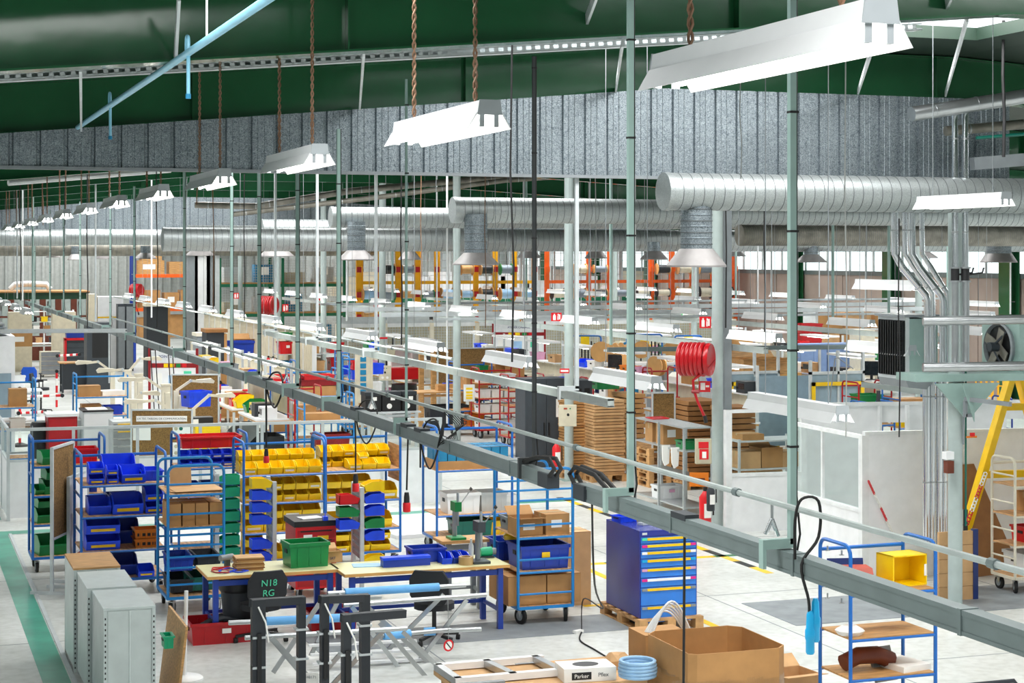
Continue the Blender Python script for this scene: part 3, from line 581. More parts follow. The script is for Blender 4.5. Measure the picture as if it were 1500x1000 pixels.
def crate(col, w, d, h, loc, rz, label, group=None, card=None, cat='crate', name='plastic_crate', slots=False):
    def mk():
        t = root(name, cat); a = 0.006; m = MB(); k = 0.94
        def ring(x, y, z): return [(-x, -y, z), (x, -y, z), (x, y, z), (-x, y, z)]
        X, Y = w / 2, d / 2; vs = ring(X * k, Y * k, 0) + ring(X, Y, h) + ring(X - a, Y - a, h) + ring(X * k - a, Y * k - a, a)
        fs = [(0, 3, 2, 1)]
        for b in (0, 4, 8): fs += [(b + i, b + (i + 1) % 4, b + 4 + (i + 1) % 4, b + 4 + i) for i in range(4)]
        fs.append((12, 13, 14, 15)); m.add(vs, fs)
        for s in (-1, 1):
            for i in range(3): x = (-.3 + .3 * i) * w; m.box(x - .006, s * Y * .97 - .006, h * .1, x + .006, s * Y * .97 + .006, h * .85)
        m.build('body', col, t)
        m = MB(); 
        for s in (-1, 1): m.box(-X - .012, s * Y - .012, h * .86, X + .012, s * Y + .012, h); m.box(s * X - .012, -Y, h * .86, s * X + .012, Y, h)
        m.build('rim', col, t)
        for s in (-1, 1): MB().box(s * X * .985 - .008, -.05, h * .55, s * X * .985 + .008, .05, h * .72).build('hand_hold', 'black', t)
        if slots:
            for i in range(4): MB().box(-w * .4 + i * w * .21, -Y * .985 - .002, h * .25, -w * .4 + i * w * .21 + w * .13, -Y * .95, h * .6).build('slot', 'black', t)
        if card: MB().box(-.05, -Y - .016, h * .5, .05, -Y - .008, h * .72).build('label_card', card, t)
        return t
    return inst(('crate', col, w, d, h, card, cat, slots), mk, loc, rz, label, group)
def carton(w, d, h, loc, rz, label, group=None, col='card', lab=None, opened=False, tape=True, name='cardboard_box', cat='box'):
    def mk():
        t = root(name, cat); X, Y = w / 2, d / 2; m = MB()
        if opened:
            a = .005; m.box(-X, -Y, 0, X, Y, a); m.box(-X, -Y, 0, X, -Y + a, h); m.box(-X, Y - a, 0, X, Y, h); m.box(-X, -Y, 0, -X + a, Y, h); m.box(X - a, -Y, 0, X, Y, h); m.build('body', col, t)
            f = d * .42; c, s = math.cos(R(25)), math.sin(R(25))
            for sg in (-1, 1):
                MB().prism([(sg * Y, h), (sg * (Y + f * c), h + f * s * (.3 if sg < 0 else 1.5)), (sg * (Y + f * c), h + f * s * (.3 if sg < 0 else 1.5) + .005), (sg * Y, h + .005)], 'x', -X, X).build('flap', col, t)
        else:
            m.box(-X, -Y, 0, X, Y, h); m.build('body', col, t)
            if tape:
                MB().box(-X - .002, -.03, h * .7, X + .002, .03, h + .002).build('tape_strip', 'tape', t)
            MB().box(-X - .001, -Y - .002, h - .004, X + .001, -Y + .001, h + .001).build('flap_edge', 'card_dark', t)
        if lab: MB().box(-X * .55, -Y - .003, h * .35, X * .35, -Y, h * .72).build('paper_label', lab, t)
        return t
    return inst(('carton', w, d, h, col, lab, opened, tape, name), mk, loc, rz, label, group)
wheel_me = {}
def caster(t, x, y, r=0.08, turn=0.3):
    if r not in wheel_me:
        T = Matrix.Rotation(R(90), 4, 'Y'); wheel_me[r] = (MB().lathe([(r * .55, -.02), (r * .92, -.02), (r, -.012), (r, .012), (r * .92, .02), (r * .55, .02)], 18, T).mesh('wheel', 'rubber', 40), MB().lathe([(0, -.022), (r * .55, -.022), (r * .55, .022), (0, .022)], 12, T).mesh('hub', 'mid_grey', 40),
            MB().box(-.03, -.045, r + .06, .03, .045, r + .075).prism([(-.025, r * .8), (.03, r + .07), (-.05, r + .07)], 'x', -.03, -.026).prism([(-.025, r * .8), (.03, r + .07), (-.05, r + .07)], 'x', .026, .03).mesh('caster', 'steel'))
    w_, h_, f_ = wheel_me[r]
    c = put('caster', f_, t, (x, y, 0), turn); o = put('wheel', w_, c, (0, 0, r)); put('hub', h_, c, (0, 0, r)); return c
def trolley(label, loc, w, d, h, shelves, style='LR', col='blue', wood='ply', rz=0, rungs=(), z0=0.2, r=0.0185, grp='blue tubular trolleys', deck=True, rail=True, wr=0.08, name='shelf_trolley', cat='trolley', backonly=False):
    t = thing(name, label, cat, loc, rz, grp); X, Y = w / 2, d / 2; q = 0.09
    def U(p, fx):                                   # U-shaped end frame
        m = MB()
        if fx == 'x':                               # spans y at x = p
            m.tube([(p, -Y, z0)] + [(p, -Y, h - q)] + arc((p, -Y + q, h - q), q, 180, 90, 4, 'yz') + arc((p, Y - q, h - q), q, 90, 0, 4, 'yz') + [(p, Y, z0)], r, 7)
            for z in rungs: m.cyl((p, -Y, z), (p, Y, z), r * .75, 6)
        else:
            m.tube([(-X, p, z0)] + [(-X, p, h - q)] + arc((-X + q, p, h - q), q, 180, 90, 4, 'xz') + arc((X - q, p, h - q), q, 90, 0, 4, 'xz') + [(X, p, z0)], r, 7)
            for z in rungs: m.cyl((-X, p, z), (X, p, z), r * .75, 6)
        m.build('end_frame', col, t, smooth=50)
    if style == 'LR':
        U(-X, 'x'); U(X, 'x')
        if rail: MB().cyl((-X, Y, h - .1), (X, Y, h - .1), r, 7).build('top_rail', col, t, smooth=50)
    else: U(-Y, 'y'); U(Y, 'y')
    m = MB(); [m.beam(a, b, .03, .035) for a, b in (((-X, -Y, z0), (X, -Y, z0)), ((-X, Y, z0), (X, Y, z0)), ((-X, -Y, z0), (-X, Y, z0)), ((X, -Y, z0), (X, Y, z0)))]; m.build('base_frame', col, t)
    for z in list(shelves) + ([z0 + .018] if deck else []):
        s = MB().box(-X + .005, -Y + .005, z - .016, X - .005, Y - .005, z).build('shelf', wood, t)
        for sy in (-Y, Y): MB().cyl((-X, sy, z - .022), (X, sy, z - .022), r * .8, 6).build('shelf_bar', col, s, smooth=50)
    for sx in (-1, 1):
        for sy in (-1, 1): caster(t, sx * (X - .06), sy * (Y - .08), wr, rnd.uniform(-.6, .6))
    return t
def place(px, D, w=0, d=0, z=0):                    # centre of an axis-aligned footprint whose front-left corner is at column px, distance D
    p = W(px, D, z); return Vector((p.x + w / 2, p.y + d / 2, z))
def table(label, loc, w, d, h=0.75, top='table_top', edge='table_wood', leg='blue_dark', rz=0, name='workbench', thick=.035, stretch=True, group=None, lr=.03):
    t = thing(name, label, 'table', loc, rz, group); X, Y = w / 2, d / 2
    MB().box(-X, -Y, h - thick, X, Y, h - .003).build('edge_board', edge, t); MB().box(-X + .004, -Y + .004, h - .003, X - .004, Y - .004, h).build('tabletop', top, t)
    for sx in (-1, 1):
        for sy in (-1, 1): x, y = sx * (X - .1), sy * (Y - .07); MB().box(x - lr, y - lr, 0, x + lr, y + lr, h - thick).build('leg', leg, t)
    if stretch:
        m = MB(); 
        for sx in (-1, 1): m.beam((sx * (X - .1), -Y + .07, .22), (sx * (X - .1), Y - .07, .22), .03, .04)
        m.beam((-X + .1, Y - .07, .22), (X - .1, Y - .07, .22), .03, .04); m.beam((-X + .1, -Y + .07, h - .09), (X - .1, -Y + .07, h - .09), .03, .06); m.build('stretcher', leg, t)
    return t
def chair(label, loc, rz, seat='seat_black', h=0.5, arms=False, group='office chairs'):
    def mk():
        t = root('office_chair', 'chair')
        MB().prism([(.2 * math.cos(a) * 1.15, .2 * math.sin(a) * 1.1) for a in [i * PI / 7 for i in range(14)]], 'z', h - .04, h + .03).build('seat', seat, t, smooth=40)
        m = MB(); n = 7; vs = []
        for j in range(2):
            for i in range(n):
                for z, k in ((.62, .75), (.72, 1), (.9, 1), (1.0, .72)): a = (i / (n - 1) - .5) * 1.5; vs.append((.22 * k * math.sin(a) / math.sin(.75), .19 + .07 * (1 - math.cos(a)) * -1 + (.05 if j else 0) + (z - .62) * .18, h + z - .58))
        fs = []
        for j in range(2):
            for i in range(n - 1):
                for z in range(3): b = j * n * 4; fs.append((b + i * 4 + z, b + (i + 1) * 4 + z, b + (i + 1) * 4 + z + 1, b + i * 4 + z + 1))
        for i in range(n - 1): fs += [(i * 4, (i + 1) * 4, n * 4 + (i + 1) * 4, n * 4 + i * 4), (i * 4 + 3, (i + 1) * 4 + 3, n * 4 + (i + 1) * 4 + 3, n * 4 + i * 4 + 3)]
        for e in (0, n - 1): fs += [(e * 4 + z, e * 4 + z + 1, n * 4 + e * 4 + z + 1, n * 4 + e * 4 + z) for z in range(3)]
        m.add(vs, fs); m.build('backrest', seat, t, smooth=50)
        MB().tube([(0, .05, h - .05), (0, .22, h - .03), (0, .24, h + .16)], .02, 6).build('back_support', 'black', t, smooth=50)
        MB().cyl((0, 0, .1), (0, 0, h - .04), .025, 8).build('gas_column', 'black', t, smooth=40)
        for i in range(5):
            a = i * 2 * PI / 5; o = MB().beam((0, 0, .1), (.29 * math.cos(a), .29 * math.sin(a), .075), .04, .03).build('base_arm', 'black', t); MB().cyl((.29 * math.cos(a) - .02, .29 * math.sin(a), .03), (.29 * math.cos(a) + .02, .29 * math.sin(a), .03), .03, 10).build('caster', 'rubber', o, smooth=40)
        if arms:
            for s in (-1, 1): MB().tube([(s * .2, 0, h), (s * .27, 0, h + .02), (s * .27, 0, h + .2), (s * .27, .15, h + .22), (s * .27, -.12, h + .22)], .018, 6).build('armrest', 'black', t, smooth=50)
        return t
    return inst(('chair', seat, h, arms), mk, loc, rz, label, group)
def pallet(label, loc, w=.8, d=1.2, rz=0, group='wooden pallets'):
    t = thing('pallet', label, 'pallet', loc, rz, group); X, Y = w / 2, d / 2
    n = 6
    for i in range(n): y = -Y + .05 + i * (d - .1) / (n - 1); MB().box(-X, y - .05, .12, X, y + .05, .142).build('plank', 'pallet_wood', t)
    for x in (-X + .05, 0, X - .05):
        MB().box(x - .05, -Y, .1, x + .05, Y, .12).build('stringer', 'pallet_wood', t); MB().box(x - .05, -Y, 0, x + .05, Y, .02).build('skid', 'pallet_wood', t)
        for y in (-Y + .07, 0, Y - .07): MB().box(x - .05, y - .07, .02, x + .05, y + .07, .1).build('block', 'pallet_wood', t)
    return t

# ================================================================== THE FRONT OF THE HALL
# --- grey sheet-metal cabinets in a row at lower left
def steel_cabinet(px, D, label, lid=None, h=1.045, w=.47, d=.96):
    p = place(px, D, w, d); t = thing('steel_cabinet', label, 'cabinet', p, 0, 'grey steel cabinets in a row'); X, Y = w / 2, d / 2
    MB().box(-X, -Y + .01, .05, X, Y - .01, h - .02).build('carcass', 'cab_grey', t); MB().box(-X - .004, -Y, h - .02, X + .004, Y, h).build('top_sheet', 'cab_grey' if not lid else lid, t)
    for i in range(2): x0 = -X + .035 + i * (w - .07) / 2; MB().box(x0 + .004, -Y + .002, .08, x0 + (w - .07) / 2 - .004, -Y + .012, h - .03).build('panel', 'cab_grey', t)
    MB().cyl((0, -Y + .006, .1), (0, -Y + .006, h - .03), .012, 6).build('centre_bead', 'cab_grey', t)
    for s in (-1, 1):
        u = MB().box(s * (X - .014) - .016, -Y - .006, 0, s * (X - .014) + .016, -Y + .006, h - .02).build('upright', 'cab_grey', t)
        m = MB(); [m.box(s * (X - .014) - .006, -Y - .0075, .04 + i * .05, s * (X - .014) + .006, -Y - .004, .06 + i * .05) for i in range(19)]; m.build('punched_holes', 'black', u)['kind'] = 'stuff'
        MB().box(s * (X - .014) - .016, Y - .006, 0, s * (X - .014) + .016, Y + .006, h - .02).build('upright', 'cab_grey', t)
    return t
steel_cabinet(152, 16.35, 'grey steel cabinet with punched uprights, nearest of the row at lower left'); steel_cabinet(128, 17.32, 'grey steel cabinet, middle of the row at lower left', h=1.05); steel_cabinet(108, 18.3, 'grey steel cabinet topped with a brown board at lower left', 'wood', h=1.075)
oneoff(MB().box(-.012, -.55, 0, .012, .55, .78, Matrix.Rotation(R(7), 4, 'Y')), 'leaning_board', 'wood', 'orange-brown wooden board leaning on the grey steel cabinets', 'board', Vector((W(233, 17.3, 0).x + .09, W(233, 17.3, 0).y, 0)))
crate('bin_teal', .09, .2, .12, W(236, 17.0, .55) + Vector((.06, 0, 0)), 0, 'small green crate hooked beside the leaning brown board')
p = W(270, 18.0, 0); t = thing('barrier_post', 'white post on round white base in front of the carton trolley', 'post', p); MB().lathe([(.19, 0), (.19, .02), (.17, .035), (.05, .05)], 24).build('base', 'white_paint', t, smooth=30); MB().cyl((0, 0, .04), (.02, 0, .9), .021, 10).build('post', 'white_paint', t, smooth=40)

# --- trolley with blue bins (left)
PA = place(119, 22.3, 1.05, .85); trolley('blue trolley full of blue picking bins behind the grey cabinets', PA, 1.05, .85, 1.79, (1.41, 1.015, .58), 'LR', rungs=(1.25, .8))
n = [0]
def on(P, lx, ly, z): return Vector((P.x + lx, P.y + ly, z))
def abin(lx, ly, z, w, d, h, lb, col='bin_blue', strip='safety_yellow'): bin_(col, w, d, h, on(PA, lx, ly, z), 0, lb, 'blue picking bins on the left trolley', strip)
s1, s2, s3, s4 = 'top shelf of the blue-bin trolley', 'second shelf of the blue-bin trolley', 'third shelf of the blue-bin trolley', 'deck of the blue-bin trolley'
abin(-.33, -.25, 1.41, .19, .3, .13, 'medium blue bin under another at the left of the ' + s1); abin(-.33, -.24, 1.54, .19, .3, .13, 'medium blue bin stacked uppermost at the left of the ' + s1)
abin(-.13, -.28, 1.41, .14, .24, .11, 'small blue bin, lower of two, on the ' + s1); abin(-.13, -.27, 1.52, .14, .24, .11, 'small blue bin, upper of two, on the ' + s1)
abin(.13, -.2, 1.41, .3, .42, .2, 'large blue bin in the centre of the ' + s1); abin(0, .2, 1.41, .42, .36, .3, 'wide blue bin at the back of the ' + s1, strip=None); crate('bin_blue', .26, .5, .13, on(PA, .39, 0, 1.41), 0, 'flat blue tray at the right end of the ' + s1)
abin(-.28, -.1, 1.015, .28, .45, .2, 'blue bin turned sideways at the left of the ' + s2, strip=None); abin(.06, -.2, 1.015, .38, .42, .24, 'widest blue bin in the centre of the ' + s2)
abin(.39, -.22, 1.015, .22, .38, .15, 'lower blue bin at the right of the ' + s2); abin(.39, -.21, 1.165, .22, .38, .16, 'upper blue bin at the right of the ' + s2); crate('bin_navy', .4, .3, .2, on(PA, .05, .24, 1.015), 0, 'dark blue tray at the back of the ' + s2)
abin(-.25, -.2, .58, .42, .42, .2, 'lower wide blue bin at the left of the ' + s3); abin(-.25, -.19, .78, .42, .42, .2, 'upper wide blue bin at the left of the ' + s3)
for k in range(2): crate('crate_orange', .3, .32, .11, on(PA, .3, -.2, .58 + k * .115), 0, '%s small orange crate at the right of the %s' % (('lower', 'upper')[k], s3), 'orange crates', slots=True)
abin(.1, .2, .58, .3, .38, .3, 'blue bin at the back of the ' + s3, 'bin_navy', None)
abin(-.3, -.1, .22, .34, .4, .24, 'dark blue bin at the left of the ' + s4, 'bin_navy', None); abin(.05, -.05, .22, .3, .4, .24, 'dark blue bin in the middle of the ' + s4, 'bin_navy', None); abin(.28, -.32, .22, .2, .3, .13, 'low blue bin at the front right of the ' + s4)
# --- trolley with green bins, far left
PF = place(48, 24.0, .95, .65); trolley('dark blue trolley with green bins at the left edge group', PF, .95, .65, 1.82, (1.45, 1.05, .66), 'LR', rungs=(1.3,))
for lx, z, w, h, lb in ((-.22, 1.45, .3, .18, 'upright green bin pair member on the top shelf of the green-bin trolley'), (-.2, 1.05, .28, .19, 'lower green bin on the second shelf of the green-bin trolley'), (-.18, 1.25, .27, .17, 'tilted green bin stacked on the second shelf of the green-bin trolley'), (-.38, 1.05, .16, .11, 'small green bin at the left of the second shelf of the green-bin trolley'),
      (-.3, .66, .27, .2, 'green bin on the third shelf of the green-bin trolley'), (-.3, .87, .25, .16, 'tipped green bin uppermost on the third shelf of the green-bin trolley'), (-.2, .22, .42, .26, 'large green bin on the deck of the green-bin trolley')):
    bin_('bin_green', w, .36, h, on(PF, lx, -.08, z), .15, lb, 'green bins', None)
for lx, z, c, lb in ((.2, 1.45, 'bin_red', 'top'), (.2, 1.05, 'bin_navy', 'second'), (.2, .66, 'dark_grey', 'third'), (.25, .22, 'red_dark', 'lowest')): crate(c, .4, .4, .2, on(PF, lx, 0, z), 0, 'crate behind the white board on the %s level of the green-bin trolley' % lb, 'crates behind the white board')
# --- cork boards on aluminium stands beside the trolleys, seen nearly edge-on
def pinboard(label, loc, rz, w, h, zb_, m_='cork', foot=True, cat='notice board', group=None):
    t = thing('notice_board', label, cat, loc, rz, group); X = w / 2
    MB().box(-X, -.008, zb_, X, .008, zb_ + h).build('board', m_, t)
    for a in ((-X - .015, -.02, zb_ - .015, -X + .015, .02, zb_ + h + .015), (X - .015, -.02, zb_ - .015, X + .015, .02, zb_ + h + .015), (-X, -.02, zb_ + h - .015, X, .02, zb_ + h + .015), (-X, -.02, zb_ - .015, X, .02, zb_ + .015)): MB().box(*a).build('frame', 'pale_grey', t)
    if foot:
        for s in (-1, 1): MB().box(s * X - .02, -.02, .04, s * X + .02, .02, zb_).build('leg', 'pale_grey', t); MB().box(s * X - .02, -.28, 0, s * X + .02, .28, .04).build('foot', 'pale_grey', t)
    return t
p = G(92, 863); pinboard('tall cork board on a stand, edge-on beside the green bins', (p.x, p.y + .05, 0), R(66), .8, 1.15, .7)
p = G(120, 862); t = pinboard('white-backed board with papers, edge-on beside the blue-bin trolley', (p.x, p.y + .5, 0), R(68), .85, 1.0, .42, 'white_panel')
for i in range(3): MB().box(-.3 + i * .22, -.012, .65 + .1 * i, -.12 + i * .22, -.009, .95 + .1 * i).build('pinned_sheet', 'paper', t)
# --- trolley with cartons
PB = place(246, 21.2, .67, .85); trolley('light blue cage trolley with four small cartons and cardboard sheets', PB, .67, .85, 1.78, (1.446, 1.05), 'FB', 'blue_light', rungs=(.95, .82, .69, .56, .36, 1.2, 1.56), wood='ply')
for i in range(4): carton(.15, .5, .27, on(PB, -.245 + i * .163, -.12 + .012 * (i % 2), 1.05), .03 * (i % 2), 'small upright carton, %s from the left on the carton trolley' % ORD[i], 'small cartons on the carton trolley', 'card')
for i in range(3): oneoff(MB().box(-.3, -.3, 0, .3, .3, .007), 'cardboard_sheet', 'card_light', '%s flat cardboard sheet on top of the carton trolley' % ('lowest', 'middle', 'uppermost')[i], 'cardboard', on(PB, .02 * i, -.04 * i, 1.446 + i * .008), .08 * i - .1, 'flat cardboard sheets')
oneoff(MB().box(-.13, -.005, 0, .13, .005, .24, Matrix.Rotation(R(-12), 4, 'X')), 'cardboard_flap', 'card_light', 'upright piece of cardboard standing on top of the carton trolley', 'cardboard', on(PB, -.1, .1, 1.472))
for i, (c, lx, z, lb) in enumerate([('teal_dark', .1, .25, 'teal crate'), ('bin_navy', -.15, .5, 'navy crate'), ('charcoal', .18, .5, 'charcoal crate'), ('charcoal', -.15, .24, 'black crate')]): crate(c, .28, .6, .16, on(PB, lx, 0, z - .0), 0, lb + ' inside the lower cage of the carton trolley', 'crates in the lower cage')
# --- trolley with small blue bins behind
PE = place(262, 24.6, .95, .7); trolley('blue trolley with rows of small blue bins, behind the carton trolley', PE, .95, .7, 1.8, (1.35, .95, .55), 'LR')
for r_ in range(2):
    for i in range(6): bin_('bin_blue', .14, .24, .11, on(PE, -.38 + i * .15, -.18, 1.35 + r_ * .115), 0, 'small blue bin, %s from the left in the %s row behind the carton trolley' % (ORD[i], ('lower', 'upper')[r_]), 'small blue bins behind the carton trolley', 'paper')
crate('bin_red', .85, .5, .16, on(PE, 0, .05, 1.6), 0, 'long red tray on top behind the small blue bins')
for z in (.95, .55):
    for i in range(3): bin_('bin_navy', .26, .34, .18, on(PE, -.3 + i * .29, -.12, z), 0, 'navy bin, %s from the left on the %s shelf behind the carton trolley' % (ORD[i], 'second' if z > .9 else 'third'), 'navy bins behind the carton trolley', None)
# --- the two yellow-bin trolleys
def ybin(P, nm, shelf, z, n, w, h, x0, ly, rows=1, d=.3, skip=()):
    for r_ in range(rows):
        for i in range(n):
            if (r_, i) in skip: continue
            bin_('bin_yellow', w, d, h, on(P, x0 + i * (w + .012), ly, z + r_ * (h + .004)), 0, 'yellow bin, %s from left%s, %s, %s yellow-bin trolley' % (ORD[i], (', %s' % ('lower', 'upper')[r_]) if rows > 1 else '', shelf, nm), 'yellow bins on the %s trolley' % nm, 'paper' if (i + r_) % 3 == 0 else None)
PC_ = place(357, 23.7, 1.1, .75); trolley('blue trolley packed with yellow bins, left of the pair', PC_, 1.1, .75, 1.8, (1.365, .99, .59), 'LR')
ybin(PC_, 'left', 'front of top shelf', 1.365, 6, .165, .15, -.45, -.2); ybin(PC_, 'left', 'back of top shelf', 1.365, 6, .165, .14, -.45, .16, 1); 
for i in range(6): bin_('bin_yellow', .165, .26, .12, on(PC_, -.45 + i * .177, .18, 1.51), 0, 'yellow bin, %s from left, uppermost at the back of the left yellow-bin trolley' % ORD[i], 'yellow bins on the left trolley', None)
ybin(PC_, 'left', 'second shelf', .99, 6, .165, .145, -.45, -.18, 2); ybin(PC_, 'left', 'third shelf', .59, 4, .25, .17, -.4, -.18, 2); ybin(PC_, 'left', 'deck', .22, 4, .25, .17, -.4, -.18, 2, skip=((1, 1), (1, 2)))
PD = place(477, 24.3, 1.06, .75); trolley('blue trolley packed with yellow bins, right of the pair, near white board', PD, 1.06, .75, 1.82, (1.35, .935, .54), 'LR')
ybin(PD, 'right', 'front of top shelf', 1.35, 3, .19, .13, -.1, -.2); bin_('bin_yellow', .14, .2, .08, on(PD, .03, -.2, 1.485), 0, 'pale yellow small bin stacked highest on the right yellow-bin trolley', 'yellow bins on the right trolley', 'paper')
ybin(PD, 'right', 'back of top shelf', 1.35, 6, .155, .14, -.43, .17, 2); ybin(PD, 'right', 'second shelf', .935, 4, .2, .16, -.4, -.18, 2, skip=((1, 3),)); bin_('bin_yellow', .24, .4, .2, on(PD, .37, -.17, .935), 0, 'large yellow bin at the right of the second shelf of the right yellow-bin trolley', 'yellow bins on the right trolley', 'paper')
ybin(PD, 'right', 'third shelf', .54, 3, .29, .2, -.33, -.17, 1, .38); ybin(PD, 'right', 'deck', .22, 3, .28, .15, -.33, -.17, 2, .38)
oneoff(MB().box(-.003, -.33, 0, .003, .33, .5), 'side_board', 'ply', 'plywood end board at the right of the yellow-bin trolleys', 'board', on(PD, .55, 0, 1.15))
# --- louvred panel stands with hung bins, edge-on between table and trolleys
def louvre_stand(label, px, D, h, sides, grp):
    p = W(px, D, 0); t = thing('louvre_stand', label, 'rack', p, R(-4), 'louvred bin stands')
    MB().box(-.025, -.03, 0, .025, .03, h).build('upright', 'pale_grey', t); MB().box(-.025, .55, 0, .025, .61, h).build('upright', 'pale_grey', t); MB().box(-.25, -.03, 0, .25, .61, .03).build('foot', 'pale_grey', t)
    n_ = int((h - .5) / .09)
    for i in range(n_): MB().prism([(-.02, .5 + i * .09), (.02, .5 + i * .09 + .02), (.02, .5 + i * .09 + .075), (-.02, .5 + i * .09 + .055)], 'y', .03, .55).build('slat', 'mid_grey', t)
    for s, cols in sides:
        for i, c in enumerate(cols):
            if c: bin_(c, .2, .26, .12, on(p, s * .16, .08, .42 + i * .155), R(-90) * s, '%s bin, %s from floor, %s side of %s' % ({'bin_blue': 'blue', 'bin_teal': 'teal', 'bin_yellow': 'yellow', 'bin_green': 'green', 'bin_red': 'red'}[c], ORD[i], 'left' if s < 0 else 'right', grp), 'bins hung on louvred stands', None)
louvre_stand('aluminium bin stand with six blue bins left of the red tool cart', 402, 22.6, 1.42, ((-1, ['bin_blue', 'bin_blue', None, 'bin_blue', 'bin_blue', 'bin_blue', 'bin_yellow']),), 'the bin stand left of the tool cart')
louvre_stand('louvred bin stand with mixed bins right of the red tool cart', 530, 22.2, 1.4, ((-1, [None, None, None, 'bin_blue', 'bin_green', 'bin_red']), (1, ['bin_yellow', None, 'bin_blue', 'bin_green', 'bin_blue', 'bin_blue', 'bin_yellow'])), 'the bin stand right of the tool cart')
louvre_stand('louvred bin stand with teal bins right of the carton trolley', 318, 22.8, 1.5, ((1, ['bin_teal'] * 7),), 'the bin stand beside the carton trolley')
# --- red tool cart
p = place(433, 22.2, .52, .6); t = thing('tool_cart', 'red tool cart with black top and yellow sticker behind the left workbench', 'cart', p, 0)
MB().box(-.26, -.3, .12, .26, .3, .9).build('body', 'bin_red', t)
MB().box(-.28, -.32, .9, .28, .32, .97).build('top_tray', 'black', t)
for i in range(6): d_ = MB().box(-.24, -.306, .15 + i * .12, .24, -.3, .255 + i * .12).build('drawer', 'red', t); MB().box(-.2, -.315, .235 + i * .12, .2, -.306, .25 + i * .12).build('handle', 'black', d_)
MB().box(.02, -.309, .66, .16, -.3065, .78, Matrix.Rotation(R(0), 4, 'Y')).build('warning_sticker', 'safety_yellow', t); MB().box(-.16, -.309, .62, -.05, -.3065, .8).build('paper_sticker', 'paper', t)
for sx in (-.2, .2):
    for sy in (-.22, .22): caster(t, sx, sy, .05)
oneoff(MB().box(-.14, -.1, 0, .14, .1, .012), 'paper_stack', 'paper', 'loose sheets of paper on top of the red tool cart', 'paper', on(p, -.02, -.05, .97), .2); oneoff(MB().box(-.03, -.04, 0, .03, .04, .05).cyl((0, 0, .05), (0, 0, .11), .006, 6), 'marker_holder', 'bin_blue', 'small blue clip on the front edge of the red tool cart', 'clip', on(p, .12, -.29, .97))
for i, (px, py, D, w, h, lb) in enumerate([(326, 916, 19.9, .78, .24, 'red crate of hoses under the left workbench'), (482, 898, 20.6, .55, .2, 'red crate under the join of the two workbenches')]): pp = WP(px, py, D); crate('red', w, .5, h, (pp.x, pp.y, 0), R(0), lb, 'red crates on the floor', 'paper')
for i in range(4): oneoff(MB().tube([(-.3 + .05 * i, -.15 + i * .08, .2), (0, -.1 + .07 * i, .25), (.3, -.12 + .06 * i, .19)], .022, 6), 'hose', 'charcoal', 'dark hose lying in the red crate under the left workbench, %s from the front' % ORD[i], 'hose', (WP(326, 916, 19.9).x, WP(326, 916, 19.9).y, 0), 0, 'hoses in the red crate', 50)
# --- the two workbenches
def tb(px, D, w, d): return place(px, D, w, d)
TL = tb(304, 19.6, 1.5, .8); table('workbench with pale top and blue legs, left of the two', TL, 1.5, .8)
TR = tb(505, 19.75, 1.95, .76); table('longer workbench with pale top and blue legs, right of the two', TR, 1.95, .76)
TZ = .75
crate('bin_green', .46, .36, .28, on(TL, .44, 0, TZ), .06, 'green crate on the left workbench', None)
for i in range(9): oneoff(MB().box(-.16, -.12, 0, .16, .12, .013), 'folded_carton', ('card', 'card_dark', 'card_light')[i % 3], 'brown folded carton, %s from the bottom of the pile on the left workbench' % ORD[i], 'carton', on(TL, -.22 + rnd.uniform(-.01, .01), -.03, TZ + i * .0165), rnd.uniform(-.1, .1), 'folded cartons on the left workbench')
t = carton(.2, .2, .13, on(TL, .78, .14, TZ), .1, 'small carton marked SKF between the two workbenches', col='card_light', opened=True); text('SKF', .045, 'navy', t, (-.02, -.103, .05))
for i, (c, r_, lx, ly) in enumerate([('bin_red', .1, -.52, .05), ('bin_blue', .14, -.48, -.12), ('red', .13, -.56, -.14), ('bin_blue', .1, -.36, -.2)]):
    oneoff(MB().tube([(r_ * math.cos(a), r_ * .6 * math.sin(a), .012 + .004 * math.sin(3 * a)) for a in [k * PI / 9 for k in range(18)]], .008, 5, True), 'cable_loop', c, '%s loop of thin cable on the left workbench, %s from the edge' % ('red' if 'red' in c else 'blue', ORD[i]), 'cable', on(TL, lx, ly, TZ), i, 'cable loops on the left workbench', 50)
p = on(TL, -.42, .22, TZ); t = thing('hand_tool', 'grey pneumatic hand tool at the back of the left workbench', 'tool', p, .5); MB().cyl((-.1, 0, .1), (.08, 0, .1), .035, 10).build('barrel', 'mid_grey', t, smooth=40); MB().box(-.03, -.02, 0, .03, .02, .09).build('grip', 'dark_grey', t); MB().cyl((.08, 0, .1), (.15, 0, .1), .012, 8).build('nozzle', 'steel', t, smooth=40)
oneoff(MB().box(-.16, -.11, 0, .16, .11, .008), 'plastic_sheet', 'pvc_blue', 'light blue plastic sheet on the right workbench', 'sheet', on(TR, -.6, .1, TZ), -.15)
oneoff(MB().box(-.12, -.1, 0, .12, .1, .004), 'paper_sheet', 'paper', 'white paper sheet beside the light blue sheet on the right workbench', 'paper', on(TR, -.3, .12, TZ), .1)
t = thing('long_case', 'long blue plastic case on the right workbench', 'case', on(TR, -.18, -.05, TZ), .02); MB().box(-.28, -.06, 0, .28, .06, .09).build('body', 'bin_navy', t); MB().box(-.285, -.065, .08, .285, .065, .11).build('lid', 'bin_blue', t)
crate('bin_navy', .4, .3, .16, on(TR, .14, .22, TZ), 0, 'dark blue crate at the back of the right workbench', None)
for i, (lx, c) in enumerate([(.3, 'bin_blue'), (.42, 'bin_navy'), (.5, 'bin_blue')]): bin_(c, .12, .22, .12, on(TR, lx, -.02, TZ), .1 * i, 'small blue bin, %s of three behind the tape roll on the right workbench' % ORD[i], 'small bins on the right workbench', None)
